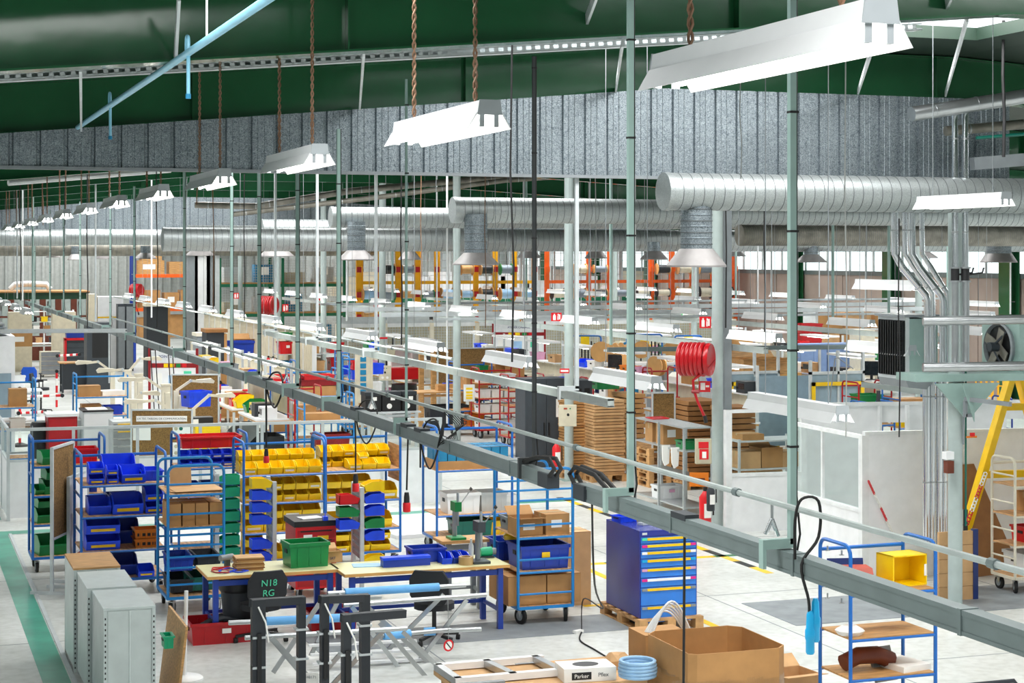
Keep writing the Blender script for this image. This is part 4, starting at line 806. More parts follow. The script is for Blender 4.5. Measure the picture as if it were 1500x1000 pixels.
MBt = MB().lathe([(.055, 0), (.085, 0), (.085, .09), (.055, .09), (.055, 0)], 20); oneoff(MBt, 'tape_roll', 'tape', 'brown tape roll standing on the right workbench', 'tape roll', on(TR, .5, -.2, TZ), smooth=40)
t = thing('spray_bottle', 'white spray bottle on the right workbench', 'bottle', on(TR, .66, .1, TZ)); MB().lathe([(.03, 0), (.03, .16), (.012, .2)], 12).build('body', 'white_paint', t, smooth=40); MB().lathe([(.014, .2), (.014, .24), (0, .25)], 10).build('cap', 'paper', t, smooth=40)
def press(label, p, cols, s=1.0):
    t = thing('arbor_press', label, 'press', p); MB().box(-.1 * s, -.12 * s, 0, .1 * s, .12 * s, .03 * s).build('base', cols[0], t); MB().cyl((0, .06 * s, .02), (0, .06 * s, .45 * s), .03 * s, 10).build('column', cols[1], t, smooth=40); MB().box(-.045 * s, -.1 * s, .36 * s, .045 * s, .1 * s, .48 * s).build('head', cols[0], t)
    MB().cyl((0, -.07 * s, .18 * s), (0, -.07 * s, .6 * s), .017 * s, 8).build('ram', 'steel', t, smooth=40); l = MB().cyl((.04 * s, 0, .42 * s), (.2 * s, 0, .62 * s), .008 * s, 6).build('lever', 'steel', t, smooth=40); MB().lathe([(0, -.03 * s), (.025 * s, 0), (0, .03 * s)], 10, Matrix.Translation((.2 * s, 0, .63 * s))).build('knob', 'black', l, smooth=60); return t
press('dark arbor press on the right end of the right workbench', on(TR, .68, -.14, TZ), ('dark_grey', 'mid_grey')); 
p = place(648, 21.4, .6, .4); table('small stand with the green drill press behind the right workbench', (p.x, p.y, 0), .6, .4, .85, 'wood', 'wood', 'mid_grey', name='tool_stand'); press('green drill press behind the right workbench', (p.x - .08, p.y - .05, .85), ('bin_green', 'steel'), .95)
t = thing('small_motor', 'teal bench motor with grey end behind the dark arbor press', 'motor', on(TR, .85, .16, TZ)); MB().cyl((-.06, 0, .07), (.08, 0, .07), .055, 12).build('body', 'bin_teal', t, smooth=40); MB().cyl((.08, 0, .07), (.13, 0, .07), .04, 12).build('end_cover', 'mid_grey', t, smooth=40); MB().box(-.07, -.06, 0, .1, .06, .02).build('base', 'dark_grey', t)
# --- chairs and waste bin by the benches
p = G(382, 938); c = chair('black office chair marked N18 RG in front of the left workbench', (p.x, p.y, 0), R(180) + .12, h=.4); 
o = text('N18', .105, 'mint', c, (0, .296, .69), (R(100), 0, R(180)), ext=.002); o2 = text('RG', .105, 'mint', c, (0, .275, .575), (R(100), 0, R(180)), ext=.002)
p = G(636, 940); chair('black office chair between the trestle and the right workbench', (p.x, p.y, 0), R(150), h=.42, seat='seat_black')
p = WP(352, 930, 19.9); t = thing('waste_bin', 'dark waste bin behind the marked black chair', 'bin', (p.x, p.y + .15, 0)); MB().lathe([(.15, 0), (.2, .6), (.21, .6), (.21, .63), (.19, .63), (.14, .02)], 18).build('body', 'charcoal', t, smooth=40); MB().lathe([(.2, .52), (.225, .56), (.225, .64), (.2, .65)], 18).build('bag_rim', 'black', t, smooth=40)
# --- aluminium scissor trestles with padded blue bars
def trestle(label, pts, grp):
    base = WP(*pts[0][0][:3]); t = thing('scissor_trestle', label, 'trestle', (base.x, base.y, 0), 0, grp); O = Vector((base.x, base.y, 0))
    for (a, b, s0, s1) in pts:
        A = WP(*a) - O; B = WP(*b) - O; o = MB().cyl(A, B, .024, 10).build('bar', 'steel', t, smooth=40)
        if s1 > s0: MB().cyl(A.lerp(B, s0), A.lerp(B, s1), .043, 12).build('foam_sleeve', 'foam_blue', o, smooth=40)
    return t, O
t, O = trestle('near aluminium scissor trestle with two foam padded bars', [((335, 912, 17.6), (556, 902, 18.2), .24, .98), ((359, 934, 17.3), (596, 920, 18.0), 0, 0)], 'scissor trestles')
for a, b in (((378, 912, 17.5), (440, 985, 17.6)), ((398, 934, 17.3), (470, 1010, 17.4)), ((470, 880, 17.9), (400, 985, 17.7)), ((545, 905, 18.1), (470, 990, 17.6)), ((565, 920, 18), (480, 1010, 17.5)), ((556, 912, 18.1), (640, 1010, 18.2)), ((590, 925, 18), (680, 1015, 18.2))): MB().beam(WP(*a) - O, WP(*b) - O, .045, .02, (0, 1, 0)).build('scissor_arm', 'steel', t)
t, O = trestle('far aluminium scissor trestle with foam padded bars reaching the chairs', [((480, 869, 18.6), (682, 857, 19.2), .12, .8), ((503, 886, 18.3), (712, 871, 18.9), 0, 0), ((560, 931, 18.4), (660, 922, 18.8), .02, .4), ((621, 925, 18.8), (705, 921, 18.9), 0, .2)], 'scissor trestles')
for a, b in (((684, 878, 18.9), (600, 985, 18.9)), ((650, 870, 19.1), (565, 955, 19.1)), ((515, 888, 18.3), (590, 985, 18.6)), ((500, 870, 18.6), (455, 960, 18.7)), ((520, 872, 18.6), (650, 990, 18.8))): MB().beam(WP(*a) - O, WP(*b) - O, .045, .02, (0, 1, 0)).build('scissor_arm', 'steel', t)
for i in range(5): MB().beam(WP(452 + 3 * i, 945 + i * 14, 18.6 - i * .1) - O, WP(610 + 5 * i, 938 + i * 14, 19.0 - i * .1) - O, .05, .025).build('rung', 'lamp_white', t)
p = WP(657, 945, 18.7); t = thing('prohibition_tag', 'round red and white tag hanging by a chain from the far trestle', 'tag', p, .3); MB().lathe([(.0, -.003), (.045, -.003), (.045, .003), (0, .003)], 20, Matrix.Rotation(R(90), 4, 'X') ).build('disc', 'paper', t, smooth=30); MB().lathe([(.045, -.005), (.062, -.005), (.062, .005), (.045, .005), (.045, -.005)], 20, Matrix.Rotation(R(90), 4, 'X')).build('red_ring', 'bin_red', t, smooth=30)
MB().beam((-.03, 0, .035), (.03, 0, -.035), .01, .012).build('cross_bar', 'black', t); MB().cyl((0, 0, .06), (.06, .1, .5), .003, 4).build('chain', 'chain_steel', t)
# --- dark grey steel goal frames at the lower edge
def goal(label, l, r, D, wl, wr, bx=None):
    (lx, ly), (rx, ry) = l, r; A = WP(lx, ly, D); B = WP(rx, ry, D + .35); t = thing('goal_stand', label, 'frame', (A.x, A.y, 0), 0, 'dark grey steel frames'); O = Vector((A.x, A.y, 0)); b = B - O; a = A - O
    MB().box(-wl / 2, -.05, 0, wl / 2, .05, a.z).build('post', 'charcoal', t); MB().beam(a - Vector((wl / 2, 0, .035)), Vector((b.x, b.y, b.z - .035)), .08, .07).build('top_beam', 'charcoal', t)
    if wr: MB().box(b.x - wr / 2, b.y - .05, 0, b.x + wr / 2, b.y + .05, b.z).build('post', 'charcoal', t)
    m = MB(); zt = a.z; [m.box(b.x * k - .06, b.y * k - .056, z, b.x * k + .06, b.y * k + .056, z + .02) for k in (0, 1) if (k == 0 or wr) for z in (zt - .35, zt - .62)]; m.build('clamp', 'pale_grey', t)
    MB().box(-.02, -.07, zt - .75, .02, -.05, zt - .3).build('slider', 'black', t); MB().tube([(-.01, -.06, zt - .06), (.05, -.1, zt - .2), (.08, -.08, zt - .38)], .008, 6).build('belt', 'paper', t, smooth=60); return t
goal('dark grey steel frame, leftmost of three at the lower edge', (378, 877), (441, 873), 16.0, .12, .07); goal('dark grey steel frame, middle of three at the lower edge', (475, 872), (534, 870), 16.3, .07, .085); goal('dark grey steel frame with long beam, rightmost of three at the lower edge', (507, 899), (592, 892), 15.2, .07, 0)
p = WP(455, 993, 16.9); t = thing('number_plate', 'white plate numbered 348171 by the grey steel frames', 'sign', p, R(-19)); MB().box(-.075, -.004, -.05, .075, .004, .05).build('plate', 'paper', t); text('348171', .038, 'mid_grey', t, (0, -.006, .01)); MB().box(-.01, .004, -.9, .01, .02, .05).build('holder', 'steel', t)
# --- front cage trolley with cartons
PT = place(759, 20.6, .68, .85); trolley('light blue cage trolley with cartons and a blue crate, in front', PT, .68, .85, 1.81, (1.03, .63), 'FB', 'blue_light', rungs=(1.57, 1.45, 1.16, .76, .36), wr=.1)
carton(.32, .34, .2, on(PT, -.17, -.2, 1.03), 0, 'open carton with paper label at the left of the front trolley shelf', lab='paper', opened=True); carton(.3, .36, .24, on(PT, .16, -.2, 1.03), .05, 'carton with wide paper label at the right of the front trolley shelf', lab='paper')
crate('mid_grey', .4, .3, .16, on(PT, -.1, .2, 1.03), 0, 'grey crate at the back of the front trolley shelf'); crate('bin_navy', .6, .5, .28, on(PT, .02, -.12, .63), 0, 'navy crate on the middle shelf of the front trolley', None, 'safety_yellow')
carton(.47, .7, .34, on(PT, -.2, 0, .22), 0, 'large carton at the left on the deck of the front trolley'); carton(.42, .7, .34, on(PT, .26, 0, .22), 0, 'large carton at the right on the deck of the front trolley')
carton(.3, .4, .9, W(838, 21.8, 0) + Vector((.1, .2, 0)), 0, 'tall carton standing behind the front trolley', col='card_light')
crate('bin_navy', .36, .45, .24, W(742, 21.6, .62), 0, 'navy crate beyond the left rungs of the front trolley'); oneoff(MB().lathe([(0, 0), (.1, 0), (.14, .07), (.1, .15), (.04, .2), (.06, .23), (0, .22)], 14), 'plastic_bag', 'shrink_wrap', 'clear bag with yellow parts left of the front trolley', 'bag', W(748, 21.4, .87), smooth=60); oneoff(MB().lathe([(0, 0), (.08, 0), (.1, .06), (0, .12)], 10), 'yellow_parts', 'bin_yellow', 'heap of yellow plastic parts inside the clear bag', 'parts', W(748, 21.4, .875), smooth=60)
# --- trolley with light blue cartons behind
PQ = place(640, 25.6, 1.15, .7); trolley('dark blue trolley with two rows of light blue cartons', PQ, 1.15, .7, 1.82, (1.2, .55), 'LR', rungs=(1.5,))
oneoff(MB().box(-.55, -.32, 0, .55, .32, .12), 'flat_carton', 'card', 'wide flat brown carton under the light blue cartons', 'box', on(PQ, 0, 0, 1.2))
for r_ in range(2):
    for i in range(8): carton(.12, .28, .19, on(PQ, -.47 + i * .134, -.17 + r_ * .32, 1.32), 0, 'light blue carton, %s from the left in the %s row on the dark blue trolley' % (ORD[i], ('front', 'back')[r_]), 'light blue cartons', 'cyan_box', tape=False)
crate('lamp_white', .5, .4, .3, on(PQ, -.15, -.1, .55), 0, 'white crate on the lower shelf of the light-blue-carton trolley'); crate('teal_dark', .55, .45, .22, on(PQ, .0, -.1, .22), 0, 'teal crate on the deck of the light-blue-carton trolley'); crate('safety_yellow', .3, .4, .2, on(PQ, .4, -.1, .22), 0, 'yellow crate on the deck of the light-blue-carton trolley'); crate('pale_grey', .4, .4, .28, on(PQ, .35, 0, .55), 0, 'grey crate at the right of the lower shelf of the light-blue-carton trolley')
# --- white sheet on the floor
oneoff(MB().box(-.75, -1.0, 0, .75, 1.0, .06), 'foam_sheet', 'white_panel', 'large white foam sheet lying on the floor behind the right workbench', 'sheet', (G(612, 772).x, G(612, 772).y, 0), .1)
# --- blue drawer cabinet on a pallet
p = place(937, 20.3, .74, 1.05); pallet('wooden pallet under the blue drawer cabinet', p, .8, 1.2)
t = thing('drawer_cabinet', 'tall blue drawer cabinet with yellow handle strips on a pallet', 'cabinet', (p.x, p.y, .143)); MB().box(-.36, -.5, 0, .36, .5, 1.0).build('carcass', 'cab_blue', t)
zt = .93
for i, h in enumerate((.08, .08, .09, .105, .115, .11, .21, .2)):
    if i == 0: MB().box(-.345, -.508, .94, .345, -.5, .985).build('top_panel', 'cab_blue', t); MB().box(-.33, -.511, .955, -.27, -.508, .98).build('name_plate', 'pale_grey', t); MB().cyl((.28, -.515, .963), (.28, -.506, .963), .014, 10).build('lock', 'steel', t)
    z1 = zt; z0_ = zt - h; zt = z0_
    d_ = MB().box(-.345, -.512, z0_ + .006, .345, -.5, z1 - .004).build('drawer', 'drawer_blue', t); MB().box(-.27, -.526, z1 - .04, .27, -.511, z1 - .012).build('handle_strip', 'paper' if i == 5 else 'safety_yellow', d_)
    cc = ('mint', 'magenta', 'paper', 'cyan', 'pink', 'magenta', 'mid_grey', 'mid_grey')[i]
    for s in (-1, 1): MB().box(s * .305 - .032, -.526, z1 - .04, s * .305 + .032, -.511, z1 - .012).build('end_clip', cc, d_)
P8 = p
t = thing('desk_fan', 'small clear desk fan lying on the blue drawer cabinet', 'fan', on(P8, -.1, -.05, 1.145), .3); MB().tube([(.1 * math.cos(a), 0, .13 + .1 * math.sin(a)) for a in [k * PI / 9 for k in range(18)]], .01, 6, True).build('guard_ring', 'pale_grey', t, smooth=60); [MB().beam((0, .01, .13), (.09 * math.cos(a), .01, .13 + .09 * math.sin(a)), .05, .004, (0, 1, 0)).build('blade', 'pale_grey', t) for a in (.3, 2.4, 4.5)]; MB().box(-.07, -.05, 0, .07, .05, .025).build('base', 'pale_grey', t)
crate('bin_blue', .24, .2, .07, on(P8, -.22, .28, 1.143), .2, 'flat blue tray on the back of the blue drawer cabinet'); oneoff(MB().box(-.1, -.06, 0, .1, .06, .03), 'circuit_tray', 'lamp_grey', 'grey tray of small parts on the blue drawer cabinet', 'tray', on(P8, .16, .0, 1.143), -.3); oneoff(MB().box(-.09, -.07, 0, .09, .07, .012), 'yellow_folder', 'bin_yellow', 'yellow folder on the back of the blue drawer cabinet', 'folder', on(P8, -.05, .33, 1.143), .4)
# --- cable with inline switch on the floor
def floor_cable(label, pts, r, m_='rubber'):
    cur = []
    P = [Vector(q) for q in pts]
    for i in range(len(P) - 1):
        a, b = P[i], P[i + 1]; pa = P[max(i - 1, 0)]; pb = P[min(i + 2, len(P) - 1)]
        for k in range(6): u = k / 6; cur.append(0.5 * ((2 * a) + (b - pa) * u + (2 * pa - 5 * a + 4 * b - pb) * u * u + (3 * a - pa - 3 * b + pb) * u ** 3))
    cur.append(P[-1]); return oneoff(MB().tube(cur, r, 6), 'power_cable', m_, label, 'cable', smooth=60)
a = Apt(XB, 867, ZB); g1 = G(852, 925, .01); g2 = G(850, 938, .01); g3 = G(895, 966, .01)
floor_cable('black cable dropping from the trunking end to the white plug on the floor', [a, a + Vector((.02, 0, -.6)), (a + g1) / 2 + Vector((.25, .2, -.3)), g1 + Vector((.06, .1, .35)), g1], .007); floor_cable('black cable on the floor from the white plug to the carton', [g1, g2, (g2 + g3) / 2, g3], .009)
oneoff(MB().box(-.06, -.03, 0, .06, .03, .035), 'cable_connector', 'paper', 'white cable connector lying on the floor left of the drawer cabinet', 'connector', (G(847, 927).x, G(847, 927).y, 0), .4)
# --- things along the lower edge
p = G(735, 988, .55); t = thing('packing_table', 'low board with brown top under the aluminium window frame', 'table', (p.x + .25, p.y, 0)); MB().box(-.75, -.5, .49, .95, .45, .53).build('tabletop', 'card_light', t); [MB().box(x - .04, y - .04, 0, x + .04, y + .04, .49).build('leg', 'pallet_wood', t) for x in (-.65, .85) for y in (-.42, .37)]
PK = Vector((p.x + .25, p.y, .53)); t = thing('window_casement', 'pale aluminium window frame lying on the low board', 'frame', (PK.x - .2, PK.y + .1, .53), .02)
for a in (((-.55, .3, .04), (.5, .3, .04)), ((-.55, -.25, .04), (.55, -.25, .04)), ((-.52, -.28, .04), (-.52, .32, .04)), ((.45, -.28, .04), (.42, .32, .04)), ((.0, -.28, .04), (-.06, .32, .04))): MB().beam(a[0], a[1], .07, .06).build('rail', 'steel' if a[0][0] > -.55 else 'lamp_white', t)
MB().box(.12, -.0, .075, .3, .03, .08).build('label_strip', 'mid_grey', t); oneoff(MB().box(-.2, -.03, 0, .2, .03, .06), 'metal_profile', 'mid_grey', 'short grey metal profile in front of the window frame', 'profile', (PK.x - .55, PK.y - .35, .53))
q = G(866, 997, .53); t = thing('hose_carton', 'white carton marked Parker with a round opening on top', 'box', (q.x, q.y + .14, .53), -.1); MB().box(-.24, -.16, 0, .24, .16, .12).build('body', 'paper', t); MB().lathe([(0, .1205), (.12, .1205), (.12, .122), (0, .122)], 20, Matrix.Scale(.75, 4, (0, 1, 0))).build('opening', 'black', t); MB().box(-.17, -.162, .02, .01, -.16, .085).build('brand_panel', 'black', t); text('Parker', .05, 'paper', t, (-.08, -.163, .05)); text('Pflex', .05, 'charcoal', t, (.12, -.162, .055))
for i in range(2):
    t = thing('hose_coil', 'coil of pale blue tubing, %s of two beside the big cardboard bin' % ('lower', 'upper')[i], 'coil', G(934, 992, .42 + i * .16) * 1, 0, 'pale blue tubing coils'); t.location.z = .42 + i * .165
    for k in range(5): MB().tube([((.155 + .006 * math.sin(k)) * math.cos(a), .155 * math.sin(a), .02 + k * .03) for a in [j * PI / 10 for j in range(20)]], .017, 7, True).build('turn', 'pvc_blue', t, smooth=60)
    if i == 0: MB().box(-.05, -.178, .03, .05, -.174, .11).build('paper_label', 'paper', t)
g = G(934, 992, .42); MB_ = MB(); t = carton(.5, .5, .42, (g.x - .02, g.y + .02, 0), 0, 'brown carton supporting the pale blue tubing coils', col='card_light')
m = MB(); rr = random.Random(3); ring = []
vs = [(0, 0, .13)]; 
for j, (rad, z) in enumerate(((.07, .11), (.13, .05), (.15, 0))): vs += [(rad * (1 + rr.uniform(-.25, .25)) * math.cos(i * PI / 5), rad * (1 + rr.uniform(-.25, .25)) * math.sin(i * PI / 5), max(0, z + rr.uniform(-.03, .03) * (z > 0))) for i in range(10)]
fs = [(0, 1 + i, 1 + (i + 1) % 10) for i in range(10)] + [(1 + j * 10 + i, 11 + j * 10 + i, 11 + j * 10 + (i + 1) % 10, 1 + j * 10 + (i + 1) % 10) for j in range(2) for i in range(10)]
m.add(vs, fs); q2 = G(904, 975, .53); oneoff(m, 'crumpled_paper', 'card_light', 'crumpled brown paper behind the white hose carton', 'paper', q2)
# big cardboard bin with shrink wrap
p = place(1012, 15.1, .94, 1.0); t = thing('cardboard_bin', 'large open cardboard bin wrapped in clear film at the lower edge', 'bin', p); X, Y, H_ = .47, .5, .9; c_ = .1
oc = [(-X + c_ * .6, -Y), (X - c_, -Y), (X, -Y + c_), (X, Y - c_), (X - c_, Y), (-X + c_, Y), (-X, Y - c_), (-X, -Y + c_ * .6)]
n_ = 8; vs = []
for z, k in ((.12, 1), (H_, 1), (H_, .982), (.14, .982)): vs += [(x * k, y * k, z) for x, y in oc]
fs = [(r_ * 8 + i, r_ * 8 + (i + 1) % 8, (r_ + 1) * 8 + (i + 1) % 8, (r_ + 1) * 8 + i) for r_ in range(3) for i in range(8)] + [tuple(range(7, -1, -1)), tuple(range(24, 32))]
MB().add(vs, fs).build('body', 'card', t)
m = MB(); rr = random.Random(5)
for i in range(8):
    a, b = Vector(oc[i]), Vector(oc[(i + 1) % 8]); k = 10
    for j in range(k):
        p0, p1 = a.lerp(b, j / k) * 1.008, a.lerp(b, (j + 1) / k) * 1.008; o0 = len(m.v)
        m.add([(p0.x, p0.y, .12), (p1.x, p1.y, .12), (p1.x * rr.uniform(1, 1.015), p1.y * 1.01, .42), (p0.x, p0.y * 1.01, .42), (p1.x, p1.y, .66 + rr.uniform(-.015, .015)), (p0.x, p0.y, .66 + rr.uniform(-.015, .015))], [(0, 1, 2, 3), (3, 2, 4, 5)])
m.build('shrink_film', 'shrink_wrap', t); MB().box(-.3, -.512, .4, -.12, -.509, .62).build('paper_label', 'paper', t)
pallet('wooden pallet under the large cardboard bin', (p.x, p.y, -.02), .92, 1.0)
q = W(972, 16.5, 0); carton(.45, .4, .8, (q.x, q.y + .1, 0), 0, 'open carton holding white hoses behind the large cardboard bin', opened=False, tape=False)
for i in range(5): oneoff(MB().tube([(-.2 - i * .008 + .4 * u, .02 * i, (.28 - i * .025) * math.sin(PI * u)) for u in [k / 12 for k in range(13)]], .011, 6), 'white_hose', 'white_paint', 'arched white hose, %s outermost of five above the open carton' % ORD[i], 'hose', (q.x + .08, q.y, .8), .1, 'white hoses', 60)
# --- right front trolley
PR = place(1246, 15.0, .83, .52); trolley('blue trolley with yellow box and red toolbox at the lower right', PR, .83, .52, 1.84, (1.44, 1.06, .72), 'LR', 'blue', 'wood', z0=.25, rungs=(), wr=.09, r=.017)
for s in (-1, 1):
    for z in (1.56, 1.4): oneoff(MB().cyl((0, 0, 0), (0, 0, -.04), .008, 6).box(-.02, -.01, -.045, .02, .01, -.04), 'wing_nut', 'steel', 'steel wing nut on the %s post of the lower right trolley, %s' % ('near' if s < 0 else 'far', 'upper' if z > 1.5 else 'lower'), 'nut', on(PR, -.42, s * .12, z + .23 if z > 1.5 else z - .02), 0, 'wing nuts')
t = thing('yellow_box', 'yellow open box lying on its side on the lower right trolley', 'box', on(PR, .24, 0, 1.44), .1); w, d, h = .36, .24, .27
for a in ((-w / 2, -d / 2, 0, w / 2, d / 2, .012), (-w / 2, -d / 2, h - .012, w / 2, d / 2, h), (-w / 2, -d / 2, 0, -w / 2 + .012, d / 2, h), (w / 2 - .012, -d / 2, 0, w / 2, d / 2, h), (-w / 2, d / 2 - .012, 0, w / 2, d / 2, h)): MB().box(*a).build('panel', 'bin_yellow', t)
MB().box(w / 2 - .03, -d / 2 - .003, .08, w / 2 - .005, -d / 2, .18).build('paper_label', 'paper', t)
t = thing('toolbox', 'brick-red toolbox with black grip on the lower right trolley', 'toolbox', on(PR, -.26, .0, 1.44), -.25); MB().prism([(-.15, 0), (.15, 0), (.15, .1), (.1, .18), (-.1, .18), (-.15, .1)], 'x', -.16, .16).build('body', 'brick_red', t); MB().box(-.05, -.16, .06, .1, -.13, .13).build('grip', 'black', t); MB().box(-.165, -.155, .095, .165, .155, .105).build('seam_rim', 'red_dark', t); MB().prism([(.15, .02), (.19, .22), (.2, .22), (.17, .02)], 'x', -.16, .16).build('raised_lid', 'navy', t)
oneoff(MB().lathe([(0, 0), (.1, 0), (.13, .04), (.06, .08), (0, .06)], 9), 'plastic_bag', 'paper', 'crumpled white plastic bag on the middle shelf of the lower right trolley', 'bag', on(PR, -.33, -.1, 1.06))
t = thing('scrap_pile', 'brown curved sheet-metal cover on the lowest shelf of the lower right trolley', 'cover', on(PR, -.1, 0, .72), .1); MB().tube([(-.25, 0, .08), (-.1, 0, .13), (.1, 0, .12), (.25, 0, .06)], .075, 10).build('shell', 'brown_door', t, smooth=60)
oneoff(MB().box(-.16, -.2, 0, .16, .2, .05), 'white_board', 'paper', 'white panel lying at the right of the lowest shelf of the lower right trolley', 'panel', on(PR, .24, 0, .72), .2); oneoff(MB().box(-.12, -.15, 0, .12, .15, .03), 'mesh_grille', 'mid_grey', 'grey grille standing on the lowest shelf of the lower right trolley', 'grille', on(PR, .1, .1, .73), 0, rot=(R(70), 0, .2))
t = carton(.45, .35, .3, (G(1180, 1040).x, G(1180, 1040).y + .3, 0), .1, 'open carton with plastic on the floor left of the lower right trolley', opened=True, col='card_light')
oneoff(MB().tube([(-.35, 0, 0), (-.35, 0, .72), (-.3, 0, .78), (.3, 0, .78), (.35, 0, .72), (.35, 0, 0)], .018, 7), 'tube_handle', 'charcoal', 'dark tubular handle at the lower right corner', 'handle', W(1440, 14.6, 0), 0, None, 50)
# ================================================================== THE MIDDLE OF THE HALL
# --- low glazed partition behind the trolleys
YP = 29.6
def partition(name, label, x0, y0, x1, y1, h, hl, n, panel='white_panel', post='pale_grey', glass=True, cat='partition', top=True):
    L = math.hypot(x1 - x0, y1 - y0); t = thing(name, label, cat, (x0, y0, 0), math.atan2(y1 - y0, x1 - x0), 'light partitions')
    for i in range(n + 1): MB().box(i * L / n - .025, -.025, 0, i * L / n + .025, .025, h).build('post', post, t)
    for i in range(n):
        a, b = i * L / n + .025, (i + 1) * L / n - .025
        MB().box(a, -.012, .04, b, .012, hl).build('panel', panel, t)
        if glass: MB().box(a, -.003, hl + .04, b, .003, h - .05).build('pane', 'glass', t)
        MB().box(a, -.02, hl, b, .02, hl + .04).build('rail', post, t); MB().box(a, -.02, h - .05, b, .02, h).build('rail', post, t)
    return t
xl = W(12, 28.75, 0); xr = W(645, 30.7, 0)
partition('glazed_partition', 'low white and glass partition behind the blue trolleys', xl.x, xl.y, xr.x, xr.y, 1.5, .95, 7)
a = W(12, 28.75, 0); partition('glazed_partition', 'short return of the low glass partition at the left edge', a.x, a.y, a.x - .0, a.y + 3.0, 1.5, .95, 2)
# --- white cabin at the left edge
a = W(22, 38.5, 0); t = thing('white_cabin', 'white cabin with grey door at the left edge', 'cabin', (a.x, a.y, 0)); MB().box(-5, 0, 0, 0, 5, 2.55).build('shell', 'white_panel', t); MB().box(-.62, -.02, .05, -.08, 0, 1.75).build('door', 'panel_blue_grey', t)
for i in range(4): MB().box(-5, -.02, 2.6 + i * .06, -.1 - i * .04, 5, 2.64 + i * .06).build('roof_sheet', 'mid_grey', t)
MB().box(-.66, -.03, 0, -.62, 0, 1.8).build('door_frame', 'lamp_white', t)

# --- white booth at right
C0_ = W(1265, 23.7, 0); C1_ = W(1066, 27.6, 0); C2_ = W(1560, 24.3, 0)
HB = 1.9
def wallrun(root_, p0, p1, segs, h, nm):
    d = Vector((p1.x - p0.x, p1.y - p0.y, 0)); L = d.length; ang = math.atan2(d.y, d.x)
    g = bpy.data.objects.new(nm, None); COL.objects.link(g); g.location = (p0.x, p0.y, 0); g.rotation_euler = (0, 0, ang); g.parent = root_
    return g, L
t = thing('office_booth', 'white office booth with windows on its left wall, at right', 'booth', C0_); T0 = C0_
def seg(p0, p1, z0, z1, th, nm, m_): # wall piece in booth coordinates
    A = p0 - T0; B = p1 - T0; return MB().beam((A.x, A.y, (z0 + z1) / 2), (B.x, B.y, (z0 + z1) / 2), th, z1 - z0).build(nm, m_, t)
S_ = W(1160, 25.7, 0); C1_ = W(1066, 27.6, 0); E_ = W(1176, 27.9, 0)
def glazed(a_, b_, cuts, zs=.86, glass=True):
    seg(a_, b_, 0, zs, .06, 'panel', 'white_panel'); seg(a_, b_, zs, zs + .05, .08, 'sill_rail', 'white_paint'); seg(a_, b_, HB - .05, HB, .08, 'top_rail', 'white_paint')
    for k in cuts:
        q = a_.lerp(b_, k); w_ = .1 if k in (0, 1) else .04; MB().box(q.x - T0.x - w_ / 2, q.y - T0.y - w_ / 2, 0, q.x - T0.x + w_ / 2, q.y - T0.y + w_ / 2, HB).build('post', 'white_paint', t)
    for k0, k1 in zip(cuts, cuts[1:]): seg(a_.lerp(b_, k0 + .03), a_.lerp(b_, k1 - .03), zs + .05, HB - .05, .008, 'pane', 'glass')
glazed(C0_, S_, (0, .55, 1)); glazed(C1_, E_, (0, 1))
seg(C0_, C2_, 0, HB, .06, 'front_panel', 'white_panel'); seg(C0_ + Vector((0, 0, 0)), C2_, HB, HB + .05, .09, 'top_rail', 'white_paint')
q = C0_.lerp(C2_, .5); MB().box(q.x - T0.x - .02, q.y - T0.y - .045, 0, q.x - T0.x + .02, q.y - T0.y - .02, HB).build('cover_strip', 'white_paint', t)
D1_ = W(1180, 28.3, 0); D2_ = W(1640, 29.0, 0)
seg(D1_, W(1288, 28.5, 0), 0, HB, .06, 'back_panel', 'white_panel'); seg(W(1288, 28.5, 0), W(1328, 28.55, 0), 0, 1.3, .06, 'back_panel', 'white_panel'); seg(W(1288, 28.5, 0), W(1328, 28.55, 0), 1.3, 1.62, .02, 'pane', 'glass'); seg(W(1288, 28.5, 0), W(1328, 28.55, 0), 1.62, HB, .06, 'back_panel', 'white_panel'); seg(W(1328, 28.55, 0), W(1470, 28.8, 0), 0, HB, .06, 'back_panel', 'white_panel'); seg(W(1470, 28.8, 0), D2_, 0, 1.35, .06, 'back_panel', 'white_panel'); seg(W(1470, 28.8, 0), D2_, 1.35, 1.65, .02, 'pane', 'glass')
seg(W(1470, 28.8, 0), D2_, 1.65, HB, .06, 'back_panel', 'white_panel'); seg(D1_, D2_, HB, HB + .05, .08, 'top_rail', 'white_paint')
for px in (1288, 1328, 1470): q = W(px, 28.45, 0) - T0; MB().box(q.x - .02, q.y - .05, 0, q.x + .02, q.y + .02, HB).build('post', 'white_paint', t)
# shelf with cartons inside the booth window
def shelf_rack(label, p, w, d, h, levels, m_='pale_grey', rz=0, grp='steel shelf racks', mid=True, name='shelf_rack', holes=False):
    t = thing(name, label, 'rack', p, rz, grp); X, Y = w / 2, d / 2
    for x in ([-X, 0, X] if mid else [-X, X]):
        for y in (-Y, Y): MB().box(x - .018, y - .018, 0, x + .018, y + .018, h).build('upright', m_, t)
    for z in levels: MB().box(-X, -Y, z - .025, X, Y, z).build('shelf', m_, t)
    return t
p = W(1118, 29.9, 0); shelf_rack('pale shelf rack with cartons behind the booth window', p, 1.2, .6, 1.25, (1.22, .75, .2), mid=False)
for i, (lx, z, w, h) in enumerate([(-.35, .75, .38, .28), (.05, .75, .4, .33), (.4, .75, .3, .25), (-.3, .2, .5, .35), (.25, .2, .5, .4), (-.3, 1.22, .4, .1)]): carton(w, .45, h, on(p, lx, 0, z), 0, 'brown carton, %s on the rack behind the booth window' % ORD[i], 'cartons behind the booth window', 'card' if i % 2 else 'card_light', opened=(i in (1, 4)))

